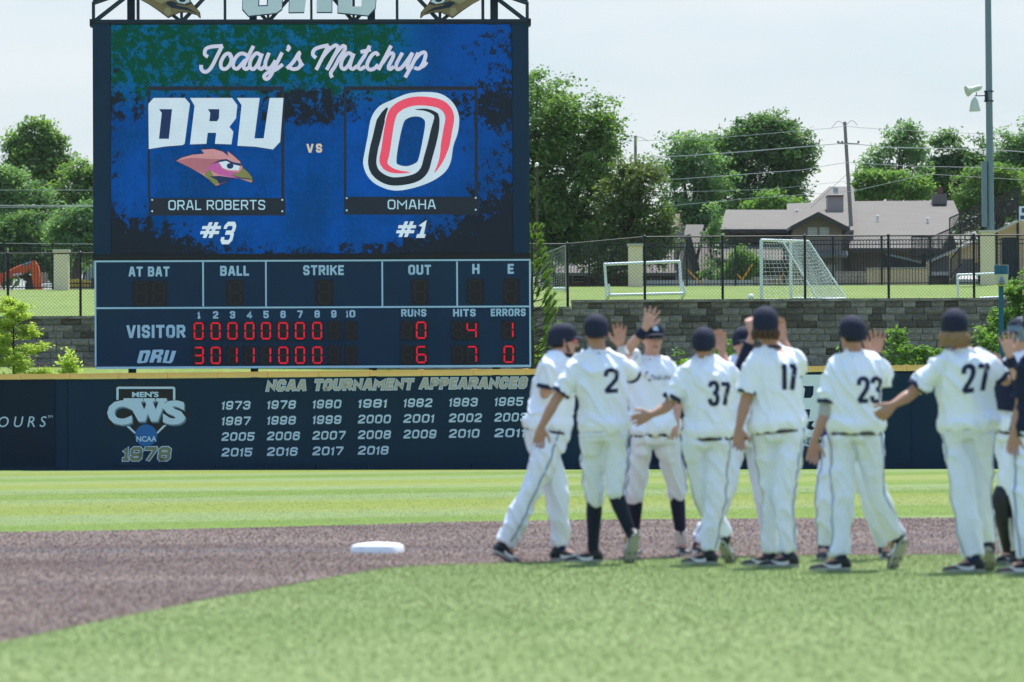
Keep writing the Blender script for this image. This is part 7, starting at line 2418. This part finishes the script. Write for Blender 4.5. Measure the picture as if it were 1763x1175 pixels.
    if p.get('script'):
        x0, x1, y = p['script']
        vs = []; st = [(0, .2), (.05, .9), (.12, .95), (.12, .1), (.2, .0), (.24, .55), (.3, .5), (.3, .05), (.38, .5), (.42, .1), (.5, .55), (.5, .1), (.58, .5), (.6, 1.0), (.62, .1), (.7, .6), (.7, .1), (.8, .5), (.84, .1), (.92, .5), (1.0, .3)]
        qq = resample(st, .03); m = len(qq)
        pts = []; ok = []
        for i, r_ in enumerate(qq):
            for sgn_ in (-1, 1):
                px = x0 + r_.x * (x1 - x0); py = y - r_.y * 14 + sgn_ * 1.5
                rr = ray(px, py).normalized(); h = bj.ray_cast(C0, rr)
                ok.append(h[0] is not None); pts.append(tuple(h[0] - rr * .004) if h[0] is not None else (0, 0, 0))
        fs = [(2 * i, 2 * i + 1, 2 * i + 3, 2 * i + 2) for i in range(m - 1) if all(ok[2 * i:2 * i + 4])]
        if fs: th.part('chest_script', MB().add(pts, fs), M['number_navy'], parent=jo)
    if p.get('extra'): p['extra'](p, pt, q)

PEOPLE = []
def shinguards(p, pt, q):
    for k in 'LR':
        hip, K, A_ = q['legs'][k]; f = hfwd(p['leg' + k]['foot'])
        mb = MB(); mb.limb([K + f * .03 + Vector((0, 0, .06)), K + f * .045, K.lerp(A_, .5) + f * .03, A_ + f * .03 + Vector((0, 0, .03))], [.062, .082, .066, .05], 12); pt('shin_guard', mb, 'shoe_black')
    mb = MB(); rg = q['ring']
    mb.loft_n([(c + B * .02, A, B, a, b) for c, A, B, a, b in (rg(.25, .15, .13, .03), rg(.5, .165, .13, .035), rg(.75, .17, .12, .035), rg(.9, .12, .10, .02))], 20); pt('chest_protector', mb, 'navy_cloth')
    hp, hr, hf, up, hs = q['hp'], q['hr'], q['hf'], q['up'], q['hs']
    mb = MB(); mb.loft([(hp(0, -.012, z), hr, hf, w, d_) for z, w, d_ in ((-.04, .088, .105), (.03, .098, .118), (.08, .092, .112), (.12, .07, .085), (.145, .03, .04))]); pt('helmet', mb, 'galv')
PEOPLE += [
 dict(label='bearded player in mirrored orange sunglasses facing right, leftmost of the line', d=34.9, s=1.0, chest=62, pelvis_a=50, face=80, nod=0.0,
      neck=(960, 615, 0), head=(970, 589, 0), pelvis=(943, 738, 0), skin='skin_fair', hair='short', hairm='hair_dark', beard=True, glasses='lens_red', cap=True, capm='cap_cloth', logo=True,
      armR=dict(e=(938, 678, -.16), w=(974, 651, -.12), t=(1004, 646, .02), thumb=(0, 0, 1), curl=.35), armL=dict(e=(995, 668, .22), w=(1015, 640, .20), t=(1030, 622, .2), thumb=(0, -1, 0)),
      shR=(946, 637, -.16), shL=(980, 632, .15),
      legL=dict(k=(958, 853, 0), a=(962, 942), foot=75, kd=-.03, ad=.08), legR=dict(k=(910, 853, 0), a=(865, 938), foot=50, pitch=25, lift=.035, kd=-.05, ad=-.1), stripe=True),
 dict(label='player wearing number 2 with knee-high navy socks, back to the camera', d=34.1, chest=4, pelvis_a=8, face=-5, neck=(1031, 606, 0), head=(1026, 574, 0), pelvis=(1040, 742, 0), skin='skin_tan', hair='short', hairm='hair_brown', knickers=True, knick=.10,
      trousers='trousers_worn', armL=dict(e=(955, 692, -.03), w=(932, 735, -.05), t=(926, 772, -.05), curl=.35, thumb=(1, 0, 0)), armR=dict(e=(1092, 648, .25), w=(1068, 597, .34), t=(1066, 545, .34), curl=.08, spread=.16, thumb=(-1, 0, 0), band='grey_cloth'),
      shL=(996, 630, 0), shR=(1072, 630, 0),
      legL=dict(k=(1022, 858, 0), a=(1019, 951), foot=-75, kd=-.03), legR=dict(k=(1058, 850, 0), a=(1085, 930), foot=-20, pitch=58, lift=.13, ad=.10, kd=-.05), nobelt=True, number=('2', 1038, 1068, 638, 677, -.05)),
 dict(label='player in dark sunglasses facing the camera with one hand raised high', d=35.9, chest=172, pelvis_a=176, face=165, neck=(1122, 616, 0), head=(1123, 584, -.02), pelvis=(1125, 745, 0), skin='skin_fair', hair='short', glasses='lens_black', temple='lens_black', logo=True, knickers=True, knick=.12, stirrup=True,
      armR=dict(e=(1079, 606, -.16), w=(1111, 565, -.25), t=(1130, 515, -.27), curl=.08, spread=.32, thumb=(1, 0, 0), palm=-1, band='navy_cloth', under=None), armL=dict(e=(1168, 680, -.02), w=(1165, 722, -.1), t=(1155, 752, -.14), thumb=(-1, 0, 0)),
      shR=(1092, 634, 0), shL=(1152, 634, 0),
      legR=dict(k=(1093, 850, 0), a=(1088, 934), foot=170, kd=-.06), legL=dict(k=(1163, 845, 0), a=(1172, 934), foot=168, kd=-.06), script=(1110, 1160, 655)),
 dict(label='player wearing number 37 reaching his left hand out, back to the camera', d=33.9, s=.97, chest=12, pelvis_a=15, face=8, neck=(1214, 624, 0), head=(1212, 596, 0), pelvis=(1219, 752, 0), skin='skin_tan', hair='short', hairm='hair_dark', trousers='trousers_worn',
      armL=dict(e=(1150, 700, -.03), w=(1122, 714, -.10), t=(1096, 724, -.12), curl=.3, thumb=(0, 0, 1)), armR=dict(e=(1262, 660, .22), w=(1243, 605, .36), t=(1239, 566, .38), thumb=(-1, 0, 0)),
      shL=(1176, 645, 0), shR=(1250, 645, 0),
      legL=dict(k=(1213, 862, 0), a=(1247, 938), foot=25, pitch=40, lift=.10, ad=.18, kd=-.03), legR=dict(k=(1232, 864, 0), a=(1216, 950), foot=-60, kd=-.02, ad=-.05), number=('37', 1219, 1259, 658, 697, .03)),
 dict(label='player facing the camera with a navy-sleeved arm raised, between players 37 and 17', d=36.2, chest=165, face=170, neck=(1281, 620, 0), head=(1281, 594, -.02), pelvis=(1284, 750, 0), skin='skin_fair', hair='short', sleeve=.6,
      armR=dict(e=(1269, 652, -.18), w=(1296, 574, -.34), t=(1290, 540, -.34), curl=.9, thumb=(1, 0, 0), under=('navy_cloth', 0, .80)), armL=dict(e=(1320, 690, 0), w=(1325, 735, -.1), t=(1320, 765, -.12), thumb=(-1, 0, 0)),
      shR=(1258, 636, -.02), shL=(1308, 636, 0),
      legR=dict(k=(1246, 850, 0), a=(1201, 934), foot=165, ad=-.05, kd=-.06), legL=dict(k=(1312, 845, 0), a=(1330, 938), foot=160, kd=-.06)),
 dict(label='tall brown-haired player wearing number 17, back to the camera', d=33.2, s=1.03, chest=22, pelvis_a=15, face=5, neck=(1328, 598, 0), head=(1318, 563, 0), pelvis=(1340, 738, 0), skin='skin_tan', hair='mid', hairm='hair_brown', collar='navy_cloth', trousers='trousers_worn',
      armL=dict(e=(1283, 692, -.05), w=(1272, 738, -.08), t=(1272, 778, -.1), curl=.35, thumb=(1, 0, 0)), armR=dict(e=(1372, 640, .28), w=(1348, 585, .36), t=(1337, 542, .36), thumb=(-1, 0, 0)),
      shL=(1298, 625, -.05), shR=(1366, 622, .06),
      legL=dict(k=(1329, 850, 0), a=(1322, 936), foot=-65, ad=.15, kd=-.03), legR=dict(k=(1348, 850, 0), a=(1355, 952), foot=-80, ad=-.1, kd=-.03), number=('17', 1343, 1372, 627, 671, .04), shoe='shoe_black'),
 dict(label='player wearing number 23 with a grey undersleeve, back to the camera', d=32.3, s=1.0, chest=2, pelvis_a=4, face=-28, neck=(1471, 610, 0), head=(1467, 579, 0), pelvis=(1472, 742, 0), skin='skin_tan', hair='short', hairm='hair_dark', trousers='trousers_worn',
      armL=dict(e=(1421, 712, -.03), w=(1402, 760, -.06), t=(1398, 803, -.08), curl=.3, thumb=(1, 0, 0), under=('grey_cloth', 0, .12)), armR=dict(e=(1528, 655, .20), w=(1510, 610, .28), t=(1512, 562, .28), curl=.12, spread=.26, thumb=(-1, 0, 0), band='navy_cloth'),
      shL=(1436, 636, 0), shR=(1512, 636, 0),
      legL=dict(k=(1450, 858, 0), a=(1444, 962), foot=-82, ad=-.06, kd=-.02), legR=dict(k=(1505, 852, 0), a=(1543, 946), foot=-30, pitch=52, lift=.13, ad=.18, kd=-.04), number=('23', 1475, 1521, 652, 694, -.03)),
 dict(label='player in a purple top mostly hidden behind the player wearing 23', d=34.9, s=.97, chest=185, face=182, neck=(1466, 632, 0), head=(1466, 606, -.02), pelvis=(1458, 752, 0), skin='skin_fair', hair='short', jersey='purple_cloth', trousers='trousers_worn',
      armR=dict(e=(1424, 690, 0), w=(1440, 720, -.14), t=(1450, 745, -.2), thumb=(1, 0, 0)), armL=dict(e=(1512, 660, -.1), w=(1500, 615, -.2), t=(1496, 578, -.22), curl=.1, spread=.25, thumb=(-1, 0, 0)),
      shR=(1434, 645, 0), shL=(1500, 645, 0),
      legR=dict(k=(1421, 862, 0), a=(1416, 952), foot=190, ad=.0, kd=-.06), legL=dict(k=(1500, 860, 0), a=(1520, 948), foot=170, ad=.05, kd=-.06)),
 dict(label='player wearing number 27 with long wavy blond hair, left arm stretched out', d=31.8, s=1.02, chest=14, pelvis_a=8, face=12, neck=(1657, 604, 0), head=(1644, 568, 0), pelvis=(1668, 738, 0), skin='skin_tan', hair='long', hairm='hair_blond', trousers='trousers_worn', jersey_fit=1.2,
      armL=dict(e=(1567, 680, -.05), w=(1538, 697, -.12), t=(1522, 712, -.14), curl=.7, thumb=(0, 0, 1)), armR=dict(e=(1731, 655, .12), w=(1722, 640, .36), t=(1712, 622, .45), thumb=(-1, 0, 0)),
      shL=(1615, 632, -.04), shR=(1700, 628, .06),
      legL=dict(k=(1658, 855, 0), a=(1674, 964), foot=-78, ad=-.08, kd=-.02), legR=dict(k=(1688, 855, 0), a=(1700, 955), foot=10, pitch=35, lift=.10, ad=.2, kd=-.02), nobelt=True, number=('27', 1655, 1706, 632, 678, -.14)),
 dict(label='catcher in dark shin guards raising an open hand near the right edge', d=33.6, s=.98, chest=232, face=250, neck=(1758, 612, 0), head=(1757, 580, 0), pelvis=(1742, 742, 0), skin='skin_fair', hair='short', cap=True, knickers=False,
      armR=dict(e=(1757, 665, -.25), w=(1738, 612, -.34), t=(1728, 560, -.34), curl=.25, spread=.32, thumb=(1, 0, 0), palm=-1, band='navy_cloth'), armL=dict(e=(1722, 680, .2), w=(1712, 700, .1), t=(1705, 720, .05), thumb=(0, 0, 1)),
      shR=(1775, 640, -.12), shL=(1735, 640, .14),
      legL=dict(k=(1728, 860, 0), a=(1738, 955), foot=225, ad=.1, kd=-.08), legR=dict(k=(1760, 860, 0), a=(1768, 955), foot=230, ad=-.1, kd=-.08), extra=shinguards),
 dict(label='player in a dark undershirt cut off by the right edge of the picture', d=31.4, s=1.0, chest=-30, pelvis_a=-25, face=-40, neck=(1793, 600, 0), head=(1784, 566, 0), pelvis=(1788, 745, 0), skin='skin_tan', hair='short', jersey='navy_cloth',
      armL=dict(e=(1757, 700, -.05), w=(1745, 748, -.10), t=(1742, 790, -.12), curl=.5, thumb=(1, 0, 0)), armR=dict(e=(1840, 700, 0), w=(1850, 750, 0), t=(1850, 790, 0), thumb=(-1, 0, 0)),
      shL=(1766, 635, -.05), shR=(1828, 635, .05),
      legL=dict(k=(1757, 860, 0), a=(1766, 965), foot=-80, ad=-.10, kd=-.02), legR=dict(k=(1800, 860, 0), a=(1815, 965), foot=-50, ad=.1, kd=-.02)),
]
jobs = []
for p in PEOPLE:
    make_person(p)
    q = p['_']
    jobs += [(q['body'], 0.0068, 2), (q['jer'], 0.012, 7), (q['tro'], 0.012, 5)]
res = remesh_many(jobs)
bpy.data.scenes.remove(tmp_scene)
for i, p in enumerate(PEOPLE):
    finish_person(p, res[3 * i], res[3 * i + 1], res[3 * i + 2], i + 1)
# ------------------------------------------------------------------ thin summer haze in the air
def haze():
    hm = bpy.data.materials.new('haze'); hm.use_nodes = True
    t = hm.node_tree
    for n in list(t.nodes): t.nodes.remove(n)
    o = t.nodes.new('ShaderNodeOutputMaterial'); v = t.nodes.new('ShaderNodeVolumePrincipled')
    v.inputs['Color'].default_value = (0.86, 0.93, 1.0, 1); v.inputs['Density'].default_value = 0.00005
    v.inputs['Anisotropy'].default_value = 0.3
    t.links.new(v.outputs[0], o.inputs['Volume'])
    solo('haze', MB().box(-3200, 3200, -900, 5200, -1.3, 36), hm, kind='stuff')
haze()
